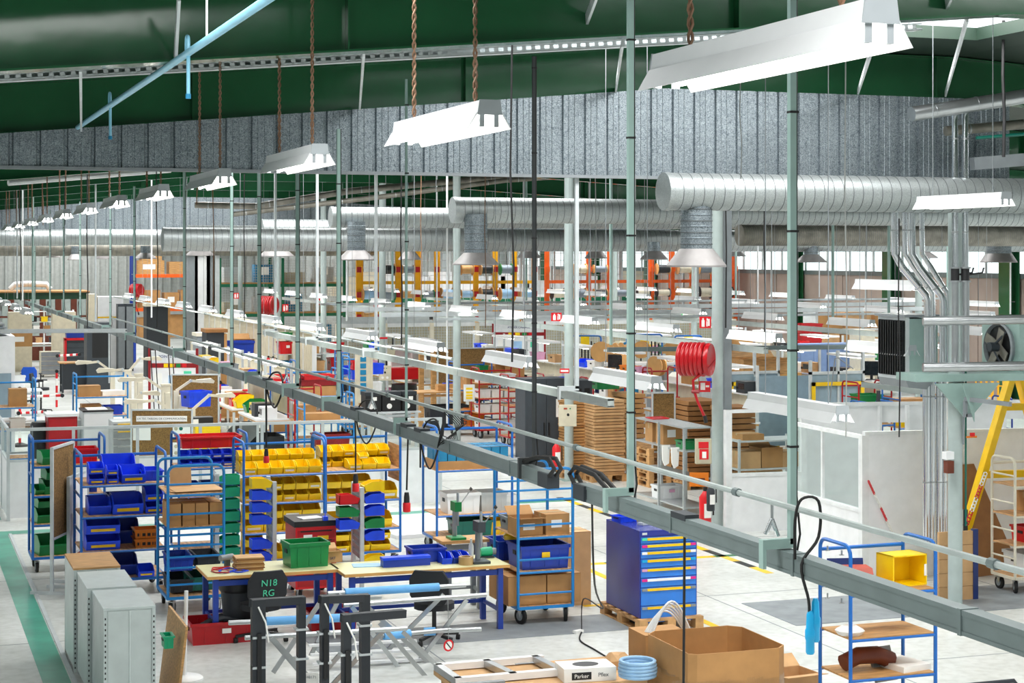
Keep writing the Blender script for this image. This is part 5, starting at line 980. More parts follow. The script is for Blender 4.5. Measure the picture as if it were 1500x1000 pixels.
# --- things on the round columns
def colpt(y, z, dx=0, dy=-.1): return Vector((XC + dx, y + dy, z))
def hose_reel(label, p, r, L):
    t = thing('fire_hose_reel', label, 'hose reel', p, R(-42), 'red fire hose reels'); T = Matrix.Rotation(R(90), 4, 'Y')
    n_ = 6
    for k in range(n_): MB().tube([(-L / 2 + (k + .5) * L * .82 / n_, r * .93 * math.cos(a), r * .93 * math.sin(a)) for a in [j * PI / 10 for j in range(20)]], L * .42 / n_ + .006, 8, True).build('hose_turn', 'red', t, smooth=60)
    MB().lathe([(.03, -L / 2), (r * .8, -L / 2), (r * .8, L * .36), (.03, L * .36)], 20, T).build('drum', 'red_dark', t, smooth=40)
    MB().lathe([(r * .55, L * .38), (r * 1.02, L * .36), (r * 1.05, L * .44), (r * 1.0, L * .5), (r * .9, L * .46), (r * .5, L * .42), (0, L * .42)], 24, T).build('flange', 'red', t, smooth=50)
    MB().tube([(L * .3, -r * .7, -r * .9), (L * .45, 0, -r * .4), (L * .6, r * .2, 0)], .012, 6).build('wall_bracket', 'red_dark', t, smooth=50)
    MB().tube([(L * .4, -r * .6, -r * .7), (L * .1, -r * .4, -r * 1.1), (-L * .02, -.1, -r * 1.3), (-L * .0, -.1, -r * 1.9), (L * .12, -.1, -r * 2.6), (L * .35, -.06, -r * 3.7)], .022, 8).build('feed_pipe', 'red', t, smooth=60)
    MB().cyl((-L * .02 - .02, -.1, -r * 2.0), (-L * .02 + .1, -.1, -r * 2.0), .03, 8).build('valve', 'red_dark', t, smooth=40); MB().cyl((L * .33, -.07, -r * 3.5), (L * .37, -.06, -r * 3.95), .03, 8).build('nozzle', 'black', t, smooth=40)
    return t
y1 = 25.25
hose_reel('large red fire hose reel on the column left of the white booth', WP(1019, 526, 27.4), .245, .5)
def sign(label, px, py, D, w, h, m_, parts=(), cat='sign', name='safety_sign', rz=R(-19.4)):
    p = WP(px, py, D); t = thing(name, label, cat, p, rz, None); MB().box(-w / 2, -.006, -h / 2, w / 2, .006, h / 2).build('plate', m_, t)
    for (x0, z0, x1, z1, m2) in parts: MB().box(x0 * w, -.009, z0 * h, x1 * w, -.006, z1 * h).build('pictogram', m2, t)
    return t
ext = ((-.32, -.38, -.05, .2, 'paper'), (-.25, .2, -.12, .36, 'paper'), (.1, -.35, .2, .1, 'paper'), (.24, -.3, .38, .3, 'paper'), (.12, .14, .22, .36, 'paper'))
sign('red fire extinguisher sign on the ribbed column above the large hose reel', 1033, 472, 27.5, .18, .18, 'bin_red', ext)
sign('red fire hose sign below the large red hose reel', 1032, 566, 27.5, .18, .17, 'bin_red', ((-.35, -.3, .05, .35, 'paper'), (.1, -.06, .4, .12, 'paper')))
sign('red extinguisher sign left of the round column at centre', 815, 464, 33.6, .2, .16, 'bin_red', ext)
sign('narrow red label band on the round column at centre', 827, 543, 33.55, .18, .09, 'bin_red', ((-.4, -.2, .4, .2, 'paper'),)); sign('red label band on the column near the beige wall box', 562, 495, 46, .2, .05, 'bin_red')
sign('red arrow sign over the far left hose reel', 418, 451, 58, .2, .25, 'bin_red', ext); sign('small red fire sign on a green rack post', 346, 433, 60, .18, .2, 'bin_red', ext); sign('red number sign by the tall column', 468, 441, 58, .25, .22, 'bin_red', ext); sign('dark red fire sign left of the first round column in the reel area', 553, 448, 47, .2, .18, 'red_dark', ext)
sign('green emergency exit sign hanging before the reel racks', 1008, 460, 40, .3, .13, 'bin_green', ((-.4, -.2, .4, .25, 'paper'),))
def wallbox(label, px, py, D, w, h, d, m_, extra=None, name='switch_box', cat='switch box'):
    p = WP(px, py, D); t = thing(name, label, cat, p, R(-15)); MB().box(-w / 2, -d, -h / 2, w / 2, 0, h / 2).build('case', m_, t); MB().box(-w / 2 + .01, -d - .006, -h / 2 + .01, w / 2 - .01, -d, h / 2 - .01).build('cover', m_, t)
    if extra: extra(t, w, h, d)
    return t
def knob(t, w, h, d): MB().cyl((0, -d - .03, .02), (0, -d, .02), .025, 12).build('rotary_switch', 'black', t, smooth=40); MB().box(-.012, -d - .045, 0, .012, -d - .03, .05).build('lever', 'black', t); MB().box(-w * .25, -d - .009, h * .3, -w * .05, -d - .006, h * .38).build('label', 'brick_red', t); MB().cyl((w * .12, -d - .02, h * .34), (w * .12, -d, h * .34), .014, 8).build('button', 'bin_green', t, smooth=40)
wallbox('beige switch box with black lever on the round column at centre', 831, 608, 33.6, .33, .4, .12, 'beige', knob)
def sock(t, w, h, d): knob(t, w, h, d); [MB().cyl((x, -d - .015, -h * .3), (x, -d, -h * .3), .035, 10).build('socket', 'paper', t, smooth=40) for x in (-.06, .06)]
wallbox('beige switch box with two sockets on the fourth round column', 564, 546, 46.2, .32, .38, .12, 'beige', sock)
wallbox('plain beige box right of the fourth round column', 573, 516, 46, .2, .27, .12, 'beige_dark', None)
def ylab(t, w, h, d): [MB().box(-w * .3, -d - .009, z * h, w * .3, -d - .006, (z + .13) * h).build('yellow_label', 'bin_yellow', t) for z in (.2, -.02, -.2, -.36)]
wallbox('white dispenser with yellow labels on the third round column', 687, 575, 40.4, .25, .38, .12, 'white_paint', ylab, 'dispenser', 'dispenser')
def redlab(t, w, h, d): MB().box(-w * .35, -d - .009, .05, w * .3, -d - .006, .15).build('red_label', 'bin_red', t); MB().box(-w * .3, -d - .009, -.12, w * .3, -d - .006, .04).build('fire_notice', 'bin_red', t); MB().box(-w * .12, -d - .012, -.1, w * .15, -d - .009, .0).build('white_mark', 'paper', t)
wallbox('grey-beige cabinet with red fire notices under the large hose reel', 1029, 660, 27.4, .24, .38, .12, 'beige_dark', redlab, 'notice_cabinet', 'cabinet')
sign('orange notice behind the shelf rack', 1024, 702, 27.7, .3, .22, 'crate_orange', ((-.35, -.1, .3, .1, 'brown_door'),))
def extinguisher(label, px, py, D, h=.52, m_='bin_red'):
    p = WP(px, py, D); t = thing('fire_extinguisher', label, 'extinguisher', p, 0, 'fire extinguishers'); r = h * .15
    MB().lathe([(r * .9, 0), (r, .02), (r, h * .75), (r * .5, h * .86), (r * .35, h * .9)], 14).build('cylinder', m_, t, smooth=40); MB().cyl((0, 0, h * .88), (0, 0, h), r * .35, 8).build('valve_head', 'black', t, smooth=40); MB().tube([(0, -r * .3, h * .95), (r * 1.2, -r * .5, h * .9), (r * 1.3, -r * .4, h * .3)], r * .16, 6).build('hose', 'black', t, smooth=60); MB().box(-r * .6, -r - .004, h * .25, r * .6, -r + .01, h * .6).build('label', 'paper', t); return t
extinguisher('red fire extinguisher low on the round column at centre', 815, 686, 33.3, .52); extinguisher('red fire extinguisher at the foot of the column left of the booth', 1033, 772, 27.3, .62); extinguisher('black extinguisher hung beside the red one left of the booth', 1041, 748, 27.0, .42, 'charcoal')
extinguisher('left red extinguisher of a pair by the slatted panels', 393, 548, 48, .5); extinguisher('right red extinguisher of a pair by the slatted panels', 400, 549, 47.6, .5)
# ribbed strip (cable channel) on the column left of the booth, teal pipe on the nearest column
oneoff(MB().box(-.06, -.05, .3, .06, .05, 6.0), 'cable_channel', 'mid_grey', 'dark slotted cable channel beside the column left of the booth', 'channel', colpt(25.25, 0, .19, .05)); 
for i in range(60): pass
oneoff(MB().cyl((0, 0, 0), (0, 0, 4.6), .012, 6), 'teal_pipe', 'teal_dark', 'thin teal pipe strapped to the right side of the nearest column', 'pipe', colpt(18.66, 1.0, .11, -.06), smooth=40); oneoff(MB().cyl((0, 0, 0), (0, 0, 2.2), .014, 6), 'grey_conduit', 'mid_grey', 'thin grey conduit strapped to the front of the nearest column', 'pipe', colpt(18.66, 2.0, .05, -.1), smooth=40)
t = thing('drain_valve', 'small brass tap low on the right of the nearest column', 'tap', WP(1416, 640, 21.5)); MB().cyl((0, 0, 0), (.14, 0, 0), .012, 8).build('pipe', 'crate_orange', t, smooth=40); MB().box(.05, -.01, 0, .11, .01, .05).build('lever', 'bin_red', t)
t = thing('conduit_box', 'small white box and brown box on the left of the nearest column', 'box', WP(1389, 672, 21.5)); MB().box(-.06, -.05, 0, .05, .04, .09).build('upper_case', 'lamp_white', t); MB().box(-.04, -.05, -.17, .05, .04, -.02).build('lower_case', 'brown_door', t)
# --- unit heaters on their bracket
p = W(1327, 22.2, 0); zt = EYE - (467 - HOR) / F * 22.2; t = thing('unit_heater', 'grey unit heater with black louvred front on the column bracket', 'heater', (p.x, p.y, zt - .74)); MB().box(.05, 0, 0, .46, .66, .74).build('casing', 'pole_green', t); MB().box(0, -.0, -.02, .05, .66, .76).build('front_frame', 'pale_grey', t)
for i in range(11): o = MB().box(-.03, .03 + i * .056, .03, .0, .05 + i * .056, .71).build('louvre', 'black', t); 
MB().box(-.004, .02, .02, .002, .64, .72).build('dark_core', 'dark_glass', t); [MB().box(-.06, .04 + j * .05, .05 + i * .06, -.02, .065 + j * .05, .09 + i * .06).build('fin', 'black', t) for i in range(11) for j in range(2)]
MB().prism([(0, -.02), (.42, -.02), (.3, -.15), (.04, -.12)], 'y', 0, .66).build('drip_tray', 'mid_grey', t); MB().box(-.03, -.02, .76, .5, .7, .79).build('top_bracket', 'mid_grey', t)
a = WP(1327, 552, 21.6); b = WP(1560, 549, 22.2); oneoff(MB().beam(a, b, .5, .09), 'bracket_beam', 'pole_green', 'grey-green platform beam under the heater pipes at right', 'beam')
gp = WP(1407, 590, 21.65); oneoff(MB().prism([(-.42, .3), (.42, .3), (.05, -.1), (-.05, -.1)], 'y', -.02, .02).prism([(-.15, .3), (0, .3), (0, -.15)], 'y', -.2, -.18), 'gusset_plate', 'pole_green', 'triangular gusset plates under the heater platform', 'bracket', gp - Vector((0, .14, .05)), R(-8))
p = W(1488, 22.0, 0); zt = EYE - (473 - HOR) / F * 22; t = thing('fan_unit', 'grey fan unit with dark blades at the right edge', 'fan', (p.x, p.y, zt - .62)); MB().box(.02, -.05, 0, .6, .75, .62).build('casing', 'pole_green', t); T = Matrix.Translation((0, .33, .31)) @ Matrix.Rotation(R(-90), 4, 'Y')
MB().lathe([(.29, -.02), (.31, .03), (.29, .05), (.27, 0)], 24, T).build('rim', 'mid_grey', t, smooth=40); MB().lathe([(0, .001), (.28, .001), (.28, -.01), (0, -.01)], 24, T).build('dark_opening', 'black', t)
for k in range(4):
    a = k * PI / 2 + .5; MB().beam((-.03, .33, .31), (-.06, .33 + .25 * math.cos(a), .31 + .25 * math.sin(a)), .012, .12, (0, -math.sin(a), math.cos(a))).build('blade', 'dirty_pipe', t)
for k in range(3): a = k * 2 * PI / 3 + .2; MB().beam((-.12, .33, .31), (-.01, .33 + .29 * math.cos(a), .31 + .29 * math.sin(a)), .03, .02).build('guard_arm', 'dark_grey', t)
MB().cyl((-.16, .33, .31), (-.02, .33, .31), .06, 10).build('motor', 'dark_grey', t, smooth=40)
# --- yellow A-frame gantry leg, white trolley, panels behind the column
Dg = 23.4
t = thing('gantry_leg', 'yellow A-frame gantry leg at the right edge', 'gantry', W(1480, Dg, 0)); O = W(1480, Dg, 0)
def gb(x0, y0, x1, y1, w, D0=Dg, nm='beam'): MB().beam(WP(x0, y0, D0) - O, WP(x1, y1, D0) - O, .09, w * .62, (0, 1, 0)).build(nm, 'safety_yellow', t)
gb(1484, 540, 1404, 812, .2, nm='leg'); gb(1490, 540, 1560, 800, .2, Dg + .1, 'leg'); gb(1462, 596, 1560, 594, .16, Dg + .05, 'cross_beam'); gb(1436, 695, 1560, 691, .15, Dg + .05, 'cross_beam'); MB().beam(WP(1470, 536, Dg) - O, WP(1560, 534, Dg) - O, .2, .2).build('head_beam', 'safety_yellow', t)
for px, py in ((1404, 818), (1560, 806)): q = W(px, Dg, 0) - O; MB().box(q.x - .15, q.y - .15, 0, q.x + .15, q.y + .15, .03).build('foot_plate', 'safety_yellow', t)
def chain(label, a, b, n_, cols=('bin_red', 'paper')):
    t = thing('plastic_chain', label, 'chain', a, 0, 'red and white chains'); d = (b - a)
    for i in range(n_):
        q = d * ((i + .5) / n_); u = d.normalized() * (d.length / n_ * .6); s = u.orthogonal().normalized() * .02; MB().tube([q - u, q - u * .6 + s, q + u * .6 + s, q + u, q + u * .6 - s, q - u * .6 - s], .008, 5, True).build('link', cols[(i // 4) % 2], t, smooth=60)
chain('red and white plastic chain hanging on the white booth wall', WP(1272, 704, 23.6), WP(1308, 782, 23.7), 16); chain('red and white plastic chain between column and yellow gantry leg', WP(1416, 768, 22.6), WP(1444, 692, 23.3), 16)
PW = place(1487, 22.5, .9, .5); trolley('white tubular trolley with red crate at the right edge', PW, .9, .5, 1.72, (1.38, 1.0, .62), 'LR', 'ivory', rungs=(1.5, 1.15, .8, .45), grp=None, wr=.09)
crate('bin_red', .5, .4, .2, on(PW, .05, 0, .62), 0, 'red crate on the white trolley at the right edge'); crate('lamp_white', .6, .45, .28, on(PW, 0, 0, .22), 0, 'white crate on the deck of the white trolley'); carton(.4, .4, .25, on(PW, .1, .05, 1.0), 0, 'carton on the middle shelf of the white trolley')
p = W(1416, 21.9, 0); t = thing('plank_panel', 'pale plank panel with dark edge leaning behind the nearest column', 'panel', (p.x, p.y + .25, 0), R(-2)); [MB().box(-.24, -.02, .005 + i * .172, .24, .02, .172 + i * .172).build('plank', 'card_light', t) for i in range(5)]; MB().box(.24, -.03, 0, .31, .03, .88).build('dark_edge', 'navy', t)
p = W(1390, 23.0, 0); t = thing('plank_panel', 'pale panel partly hidden behind the nearest column', 'panel', (p.x, p.y, 0), R(-2)); [MB().box(-.2, -.02, .005 + i * .2, .2, .02, .2 + i * .2).build('plank', 'ivory', t) for i in range(5)]; MB().box(.2, -.03, 0, .26, .03, 1.0).build('dark_edge', 'charcoal', t)
oneoff(MB().box(-.5, -.012, 0, .5, .012, 1.5, Matrix.Rotation(R(-8), 4, 'X')), 'brown_board', 'card_dark', 'tall brown board leaning against the booth behind the white trolley', 'board', W(1455, 23.9, 0), R(10)); oneoff(MB().box(-.3, -.012, 0, .3, .012, 1.3, Matrix.Rotation(R(-8), 4, 'X')), 'grey_board', 'mid_grey', 'grey board leaning beside the tall brown board', 'board', W(1425, 23.95, 0), R(10))
# --- stacks of flattened cartons, dark cabinet
def flat_stack(nm, px, D, w, d, n_, h, labelnm, m_):
    p = place(px, D, w, d); pallet('wooden pallet under the %s' % labelnm, p, w + .1, d, group='wooden pallets'); th = h / n_; rr = random.Random(px)
    for i in range(n_):
        loc = (p.x + rr.uniform(-.012, .012), p.y + rr.uniform(-.02, .02), .143 + i * th); lb = 'flattened brown carton, %s from the floor in the %s' % (ORD[i], labelnm)
        inst(('flat', w, d, m_), lambda: tag(MB().box(-w / 2, -d / 2, 0, w / 2, d / 2, th * .8).build('flattened_carton', m_), lb, 'carton'), loc, rr.uniform(-.03, .03), lb, 'flattened cartons in the ' + labelnm)
flat_stack('a', 871, 33.6, .62, .8, 24, 1.42, 'right tall carton stack', 'card_light'); flat_stack('b', 836, 34.0, .42, .8, 24, 1.36, 'left tall carton stack', 'card'); flat_stack('c', 1008, 32.5, .7, .9, 16, 1.5, 'carton pile behind the hose reel', 'card_dark')
flat_stack('d', 1066, 31.8, .55, .7, 14, 1.45, 'carton pile right of the hose reel', 'card_dark'); flat_stack('e', 918, 35.5, .4, .8, 14, 1.4, 'carton pile behind the green drop pole', 'card')
p = place(770, 34.4, .86, .6); t = thing('tall_cabinet', 'dark grey two-door tool cabinet left of the centre column', 'cabinet', p); MB().box(-.43, -.28, 0, .43, .3, 1.9).build('carcass', 'dark_grey', t)
for s in (-1, 1): d_ = MB().box(s * .214 - .208, -.3, .03, s * .214 + .208, -.28, 1.87).build('door', 'dark_grey', t); MB().box(s * .05 - .012, -.32, .8, s * .05 + .012, -.3, 1.05).build('handle', 'black', d_)
MB().box(.2, -.302, 1.15, .42, -.3, 1.5).build('paper_notice', 'paper', t)
p = place(836, 35.2, .46, .6); t = thing('machine_cabinet', 'dark grey machine cabinet with two black openings right of the centre column', 'cabinet', p); MB().box(-.23, -.3, 0, .23, .3, 1.82).build('carcass', 'dark_grey', t); [MB().box(x - .06, -.304, 1.45, x + .06, -.3, 1.66).build('opening', 'black', t) for x in (-.06, .12)]
crate('bin_green', .5, .4, .16, W(886, 36.0, 1.6), 0, 'green crate standing on the cartons behind the tall stacks')
# --- shelf rack with glossy steel shelves, running away behind the trunking
p = W(985, 29.9, 0); RK = Vector((p.x, p.y, 0)); shelf_rack('steel shelf rack left of the hose reel column', RK, 2.0, .5, 1.5, (1.5, 1.12, .66, .2), 'galv_rack', R(90))
for i, (ly, z, w, h, lb) in enumerate([(.6, 1.12, .34, .32, 'left'), (.15, 1.12, .34, .34, 'right')]): carton(w, .3, h, on(RK, 0, ly, z), R(0), 'labelled carton, %s of two on the second shelf of the steel rack' % lb, 'cartons on the steel rack', lab='paper')
crate('lamp_white', .45, .35, .22, on(RK, 0, .2, .2), 0, 'clear white crate with pink card on the bottom shelf of the steel rack', None, 'pink'); crate('bin_green', .35, .3, .14, on(RK, 0, -.65, 1.12), 0, 'green crate at the right of the second shelf of the steel rack'); crate('bin_red', .3, .3, .08, on(RK, .0, .62, 1.44), 0, 'low red tray under the top shelf of the steel rack')
for i, lx in enumerate((-.35, -.72)): oneoff(MB().prism([(-.07, 0), (.07, 0), (.05, -.3), (-.02, -.34), (-.06, -.25)], 'y', -.02, .02), 'cloth', 'paper', 'white cloth hanging on the right end of the steel rack, %s' % ('inner one', 'outer one')[i], 'cloth', on(RK, -.28, lx, 1.15))
for i in range(5): pallet('stacked wooden pallet behind the steel rack, %s from the floor' % ORD[i], W(962, 33.5, .145 * i), .8, 1.1, group='pallets behind the steel rack')
pinboard('cork board with green notice behind the steel rack', W(972, 33.0, 0), R(-14), .42, 1.1, .65)
# --- red trolleys, blue trolley with cartons
PX = place(702, 41.6, 1.0, .6); trolley('red tubular trolley with clear boxes, right of the third round column', PX, 1.0, .6, 1.65, (1.3, .95, .6), 'LR', 'red', rungs=(1.45, 1.1, .8, .45), grp='red tubular trolleys', wr=.1)
for z, nm in ((1.3, 'top'), (.95, 'second'), (.6, 'third'), (.22, 'lowest')):
    for i in range(3): crate(('lamp_white', 'paper', 'tarp')[i], .28, .4, .2, on(PX, -.32 + i * .31, 0, z), 0, 'pale box, %s from left on the %s level of the red trolley' % (ORD[i], nm), 'pale boxes on the red trolley')
PX2 = place(738, 41.0, .9, .6); 
trolley('red tubular trolley left of the dark tool cabinet', place(745, 40.0, .85, .6), .85, .6, 1.6, (1.25, .9), 'LR', 'red', rungs=(1.4, 1.0, .7), grp='red tubular trolleys', wr=.1)
trolley('red low trolley rail left of the tall carton stacks', place(814, 37.3, .85, .5), .85, .5, 1.66, (1.2,), 'LR', 'red', grp='red tubular trolleys'); trolley('red trolley rail behind the carton stacks', place(862, 38.2, .85, .5), .85, .5, 1.66, (1.2,), 'LR', 'red', grp='red tubular trolleys'); trolley('red trolley with upright frame behind the lamp right of the green pole', place(955, 38.5, .6, .5), .6, .5, 1.85, (1.2,), 'LR', 'red', grp='red tubular trolleys')
PY = place(668, 42.3, .9, .6); trolley('blue trolley beside the third round column', PY, .9, .6, 1.75, (1.1, .6), 'LR', 'blue', rungs=(1.3, .8)); carton(.55, .5, .3, on(PY, .1, 0, 1.1), 0, 'brown carton on the blue trolley beside the third round column'); 
for i in range(3): crate('crate_orange', .4, .4, .13, on(PY, .1, 0, .22 + i * .135), 0, 'orange crate on the deck by the third column, %s from below' % ORD[i], 'orange crates by the third column')
for i in range(3): carton(.5, .4, .3, W(722 + i * 14, 43.5, 1.3 + (i % 2) * .05), 0, 'brown carton above the red trolley, %s from the left' % ORD[i], 'cartons above the red trolley', opened=(i == 1))
crate('bin_green', .22, .3, .14, W(706, 43, 1.5), 0, 'small green box above the red trolley')
pinboard('wide cork board behind the blue and red trolleys', W(690, 46, 0), 0, 1.8, 1.0, .9)
# --- black instrument cases, bench and bins left of the third round column
p = place(538, 39.5, 1.2, .7); table('grey bench carrying the black cases', p, 1.3, .7, .8, 'pale_grey', 'pale_grey', 'pale_grey', stretch=True)
for i, (lx, w) in enumerate([(-.42, .36), (0, .42), (.42, .32)]):
    t = thing('instrument_case', 'black instrument case, %s from the left on the grey bench' % ORD[i], 'case', on(p, lx, 0, .8), 0, 'black instrument cases'); MB().box(-w / 2, -.2, 0, w / 2, .2, .42).build('shell', 'black', t); MB().box(-w / 2 - .01, -.21, .36, w / 2 + .01, .21, .44).build('lid', 'charcoal', t); MB().lathe([(0, -.004), (.06, -.004), (.06, .004), (0, .004)], 14, Matrix.Translation((-.05, -.205, .12)) @ Matrix.Rotation(R(90), 4, 'X')).build('lens', 'paper', t); MB().box(-.02, -.206, .25, .08, -.2, .33).build('label', 'paper', t)
t = thing('cable_bundle', 'bundle of dark cables hanging on the air pipe left of the third column', 'cable', Apt(4.4, 657, 3.0)); [MB().tube([(.02 * k - .04, 0, 0), (.05 + .02 * k, -.02, -.1), (.08 - .03 * k, 0, -.26), (-.04 - .01 * k, .02, -.2 - .02 * k), (-.03, 0, 0)], .005, 5).build('loop', 'black', t, smooth=60) for k in range(6)]
p = G(592, 640); t = thing('waste_bin', 'dark waste bin with yellow sign and black bag', 'bin', (W(592, 47, 0).x, W(592, 47, 0).y, 0)); MB().box(-.26, -.25, 0, .26, .25, .75).build('body', 'charcoal', t); MB().box(-.14, -.26, .2, .14, -.25, .6).build('yellow_sign', 'bin_yellow', t); MB().lathe([(.3, .66), (.36, .74), (.34, .9), (.2, .86)], 12).build('bag', 'black', t, smooth=60); text('DIB', .14, 'charcoal', t, (0, -.263, .4))
oneoff(MB().box(-.42, -.25, 0, .42, .25, .3), 'red_tray', 'bin_red', 'bright red tray above the waste bin with yellow sign', 'tray', W(592, 47.5, 1.0)); t = thing('white_cupboard', 'open white cupboard above the red tray', 'cupboard', W(594, 48, 1.3)); [MB().box(*b).build('panel', 'lamp_white', t) for b in ((-.45, -.2, 0, -.42, .2, .55), (.42, -.2, 0, .45, .2, .55), (-.45, .18, 0, .45, .2, .55), (-.48, -.22, .55, .48, .22, .58), (.12, -.2, 0, .15, .2, .55))]
p = W(648, 44, 0); table('wooden workbench with grey skirt left of the third round column', p, 1.5, .8, .95, 'card_light', 'wood', 'wood', lr=.05); carton(.5, .25, .16, on(p, .1, 0, .95), 0, 'long wooden box on the wooden workbench', col='wood', tape=False); carton(.35, .25, .16, on(p, .5, .1, .95), 0, 'second wooden box on the wooden workbench', col='wood', tape=False); crate('charcoal', 1.0, .5, .6, on(p, .1, 0, 0), 0, 'dark tub under the wooden workbench')
crate('bin_blue', .4, .3, .16, on(p, .35, .3, .95), 0, 'blue tray behind the wooden boxes')
for i, px in enumerate((617, 635)): oneoff(MB().box(-.06, -.06, 0, .06, .06, 1.8), 'timber_post', 'wood', 'brown timber post, %s of two left of the third round column' % ('left', 'right')[i], 'post', W(px, 46.5, 0))
# --- white things lying on the floor behind the trolleys
oneoff(MB().box(-.5, -.25, 0, .5, .25, .06), 'white_slab', 'white_panel', 'white slab with board lying by the red trolley wheels', 'slab', W(720, 36, 0), .1); crate('tarp', .4, .5, .35, W(755, 35, 0), .2, 'clear plastic tub on the floor before the dark cabinet')
carton(.55, .4, .5, W(728, 27.6, .0), 0, 'pale blue-white box behind the light-blue-carton trolley', col='tarp', tape=False); crate('white_paint', .3, .3, .7, W(742, 26.8, 0), 0, 'tall white tub right of the light-blue-carton trolley', name='tub')
# --- left middle: trolleys and benches behind the partition
PM = place(112, 37.0, 1.05, .7); trolley('light blue trolley with papers and cartons behind the partition', PM, 1.05, .7, 1.82, (1.35, .95, .5), 'LR', 'blue_light', rungs=(1.6,))
carton(.45, .4, .22, on(PM, -.25, -.1, 1.35), 0, 'low brown carton on the papers trolley'); oneoff(MB().box(-.25, -.2, 0, .25, .2, .1), 'paper_pile', 'paper', 'pile of white papers on the papers trolley', 'paper', on(PM, .2, 0, 1.35), .3); carton(.4, .4, .22, on(PM, -.2, 0, .95), 0, 'carton with white side on the second shelf of the papers trolley', lab='paper'); crate('bin_blue', .4, .4, .18, on(PM, .25, 0, .95), 0, 'blue crate on the second shelf of the papers trolley')
PM2 = place(-20, 35.5, 1.05, .7); trolley('light blue trolley cut by the left edge', PM2, .85, .7, 1.8, (1.25, .8), 'LR', 'blue_light', rungs=(1.5, 1.0)); carton(.35, .4, .35, on(PM2, .1, 0, 1.25), 0, 'brown carton on the trolley cut by the left edge'); crate('paper', .3, .3, .2, on(PM2, .1, 0, .8), 0, 'white box on the trolley cut by the left edge')
p = place(122, 36.0, .6, .8); t = thing('grey_cabinet', 'white-grey cabinet with black top behind the partition', 'cabinet', p); MB().box(-.3, -.4, 0, .3, .4, 1.12).build('carcass', 'pale_grey', t); MB().box(-.31, -.41, 1.12, .31, .41, 1.15).build('top', 'black', t); MB().box(-.285, -.41, .05, .285, -.4, 1.08).build('door', 'lamp_white', t); MB().box(-.2, -.3, 1.15, .2, .3, 1.16).build('white_mat', 'paper', t)
p = place(72, 33.5, .5, .7); t = thing('red_cupboard', 'dark red cupboard left of the white-grey cabinet', 'cupboard', p); MB().box(-.27, -.35, .1, .27, .35, 1.25).build('body', 'red_dark', t); MB().box(-.25, -.36, .12, .25, -.35, 1.2).build('door', 'red', t); MB().box(-.3, -.37, 1.25, .3, .37, 1.3).build('top', 'lamp_white', t)
p = place(48, 33.8, .4, .6); t = thing('bag_holder', 'black bag in a holder left of the dark red cupboard', 'bin', p); MB().lathe([(.14, .3), (.2, .8), (.22, 1.05), (.2, 1.1)], 12).build('bag', 'black', t, smooth=60); [MB().cyl((x, y, 0), (x, y, 1.05), .012, 6).build('leg', 'mid_grey', t) for x in (-.2, .2) for y in (-.2, .2)]
p = place(165, 35.2, .5, .7); t = thing('drawer_unit', 'steel drawer unit beside the white-grey cabinet', 'drawers', p); MB().box(-.25, -.35, 0, .25, .35, 1.0).build('carcass', 'pale_grey', t); [(lambda d_: MB().box(-.15, -.375, .1 + i * .15 + .09, .15, -.36, .1 + i * .15 + .11).build('handle', 'safety_yellow' if i > 3 else 'steel', d_))(MB().box(-.235, -.36, .08 + i * .15, .235, -.35, .21 + i * .15).build('drawer', 'mid_grey', t)) for i in range(6)]
pb = pinboard('cork communication board with white title strip behind the partition', W(237, 32.2, 0), R(-19), 1.1, 1.35, .2); pb.location.z = -.05
MB().box(-.46, -.016, 1.34, .46, -.009, 1.44).build('title_strip', 'paper', pb); text('LIX TEC TABLEAU DE COMMUNICATION', .048, 'charcoal', pb, (0, -.018, 1.39))
MB().box(-.52, -.014, 1.0, -.2, -.009, 1.26).build('blank_sheet', 'paper', pb)
for z in (1.02, .7):
    s_ = MB().box(.2, -.014, z, .52, -.009, z + .26).build('drawing_sheet', 'paper', pb)
    for k in range(5): MB().lathe([(.02, -.001), (.035, -.001), (.035, .001), (.02, .001)], 10, Matrix.Translation((.26 + k % 3 * .09, -.0155, z + .07 + .12 * (k // 3))) @ Matrix.Rotation(R(90), 4, 'X')).build('sketch_ring', ('beige_dark', 'teal_dark', 'wood')[k % 3], s_)
pinboard('large cork board behind the arm lamps', W(286, 38.0, 0), R(-19), 1.0, 1.15, .6)
p = place(285, 33.5, .5, .5); t = thing('yellow_cupboard', 'yellow cupboard with instruments on top right of the communication board', 'cupboard', p); MB().box(-.24, -.25, 0, .24, .25, 1.08).build('body', 'bin_yellow', t); MB().box(-.22, -.26, .1, .22, -.25, 1.0).build('door', 'bin_yellow', t)
t = thing('instrument', 'black electronic instrument with white panel on the yellow cupboard', 'instrument', on(p, -.08, 0, 1.08)); MB().box(-.2, -.15, 0, .2, .15, .15).build('case', 'black', t); MB().box(-.19, -.155, .03, -.08, -.15, .12).build('label', 'paper', t)
t = thing('white_coil', 'white coiled hose on the yellow cupboard front', 'coil', on(p, .1, -.3, .55)); [MB().tube([(.1 * math.cos(a), -.02 * k, .12 + .1 * math.sin(a)) for a in [j * PI / 8 for j in range(16)]], .016, 6, True).build('turn', 'pale_grey', t, smooth=60) for k in range(3)]
crate('bin_blue', .5, .4, .32, W(287, 36.5, 1.2), .3, 'blue crate tilted behind the black instrument')
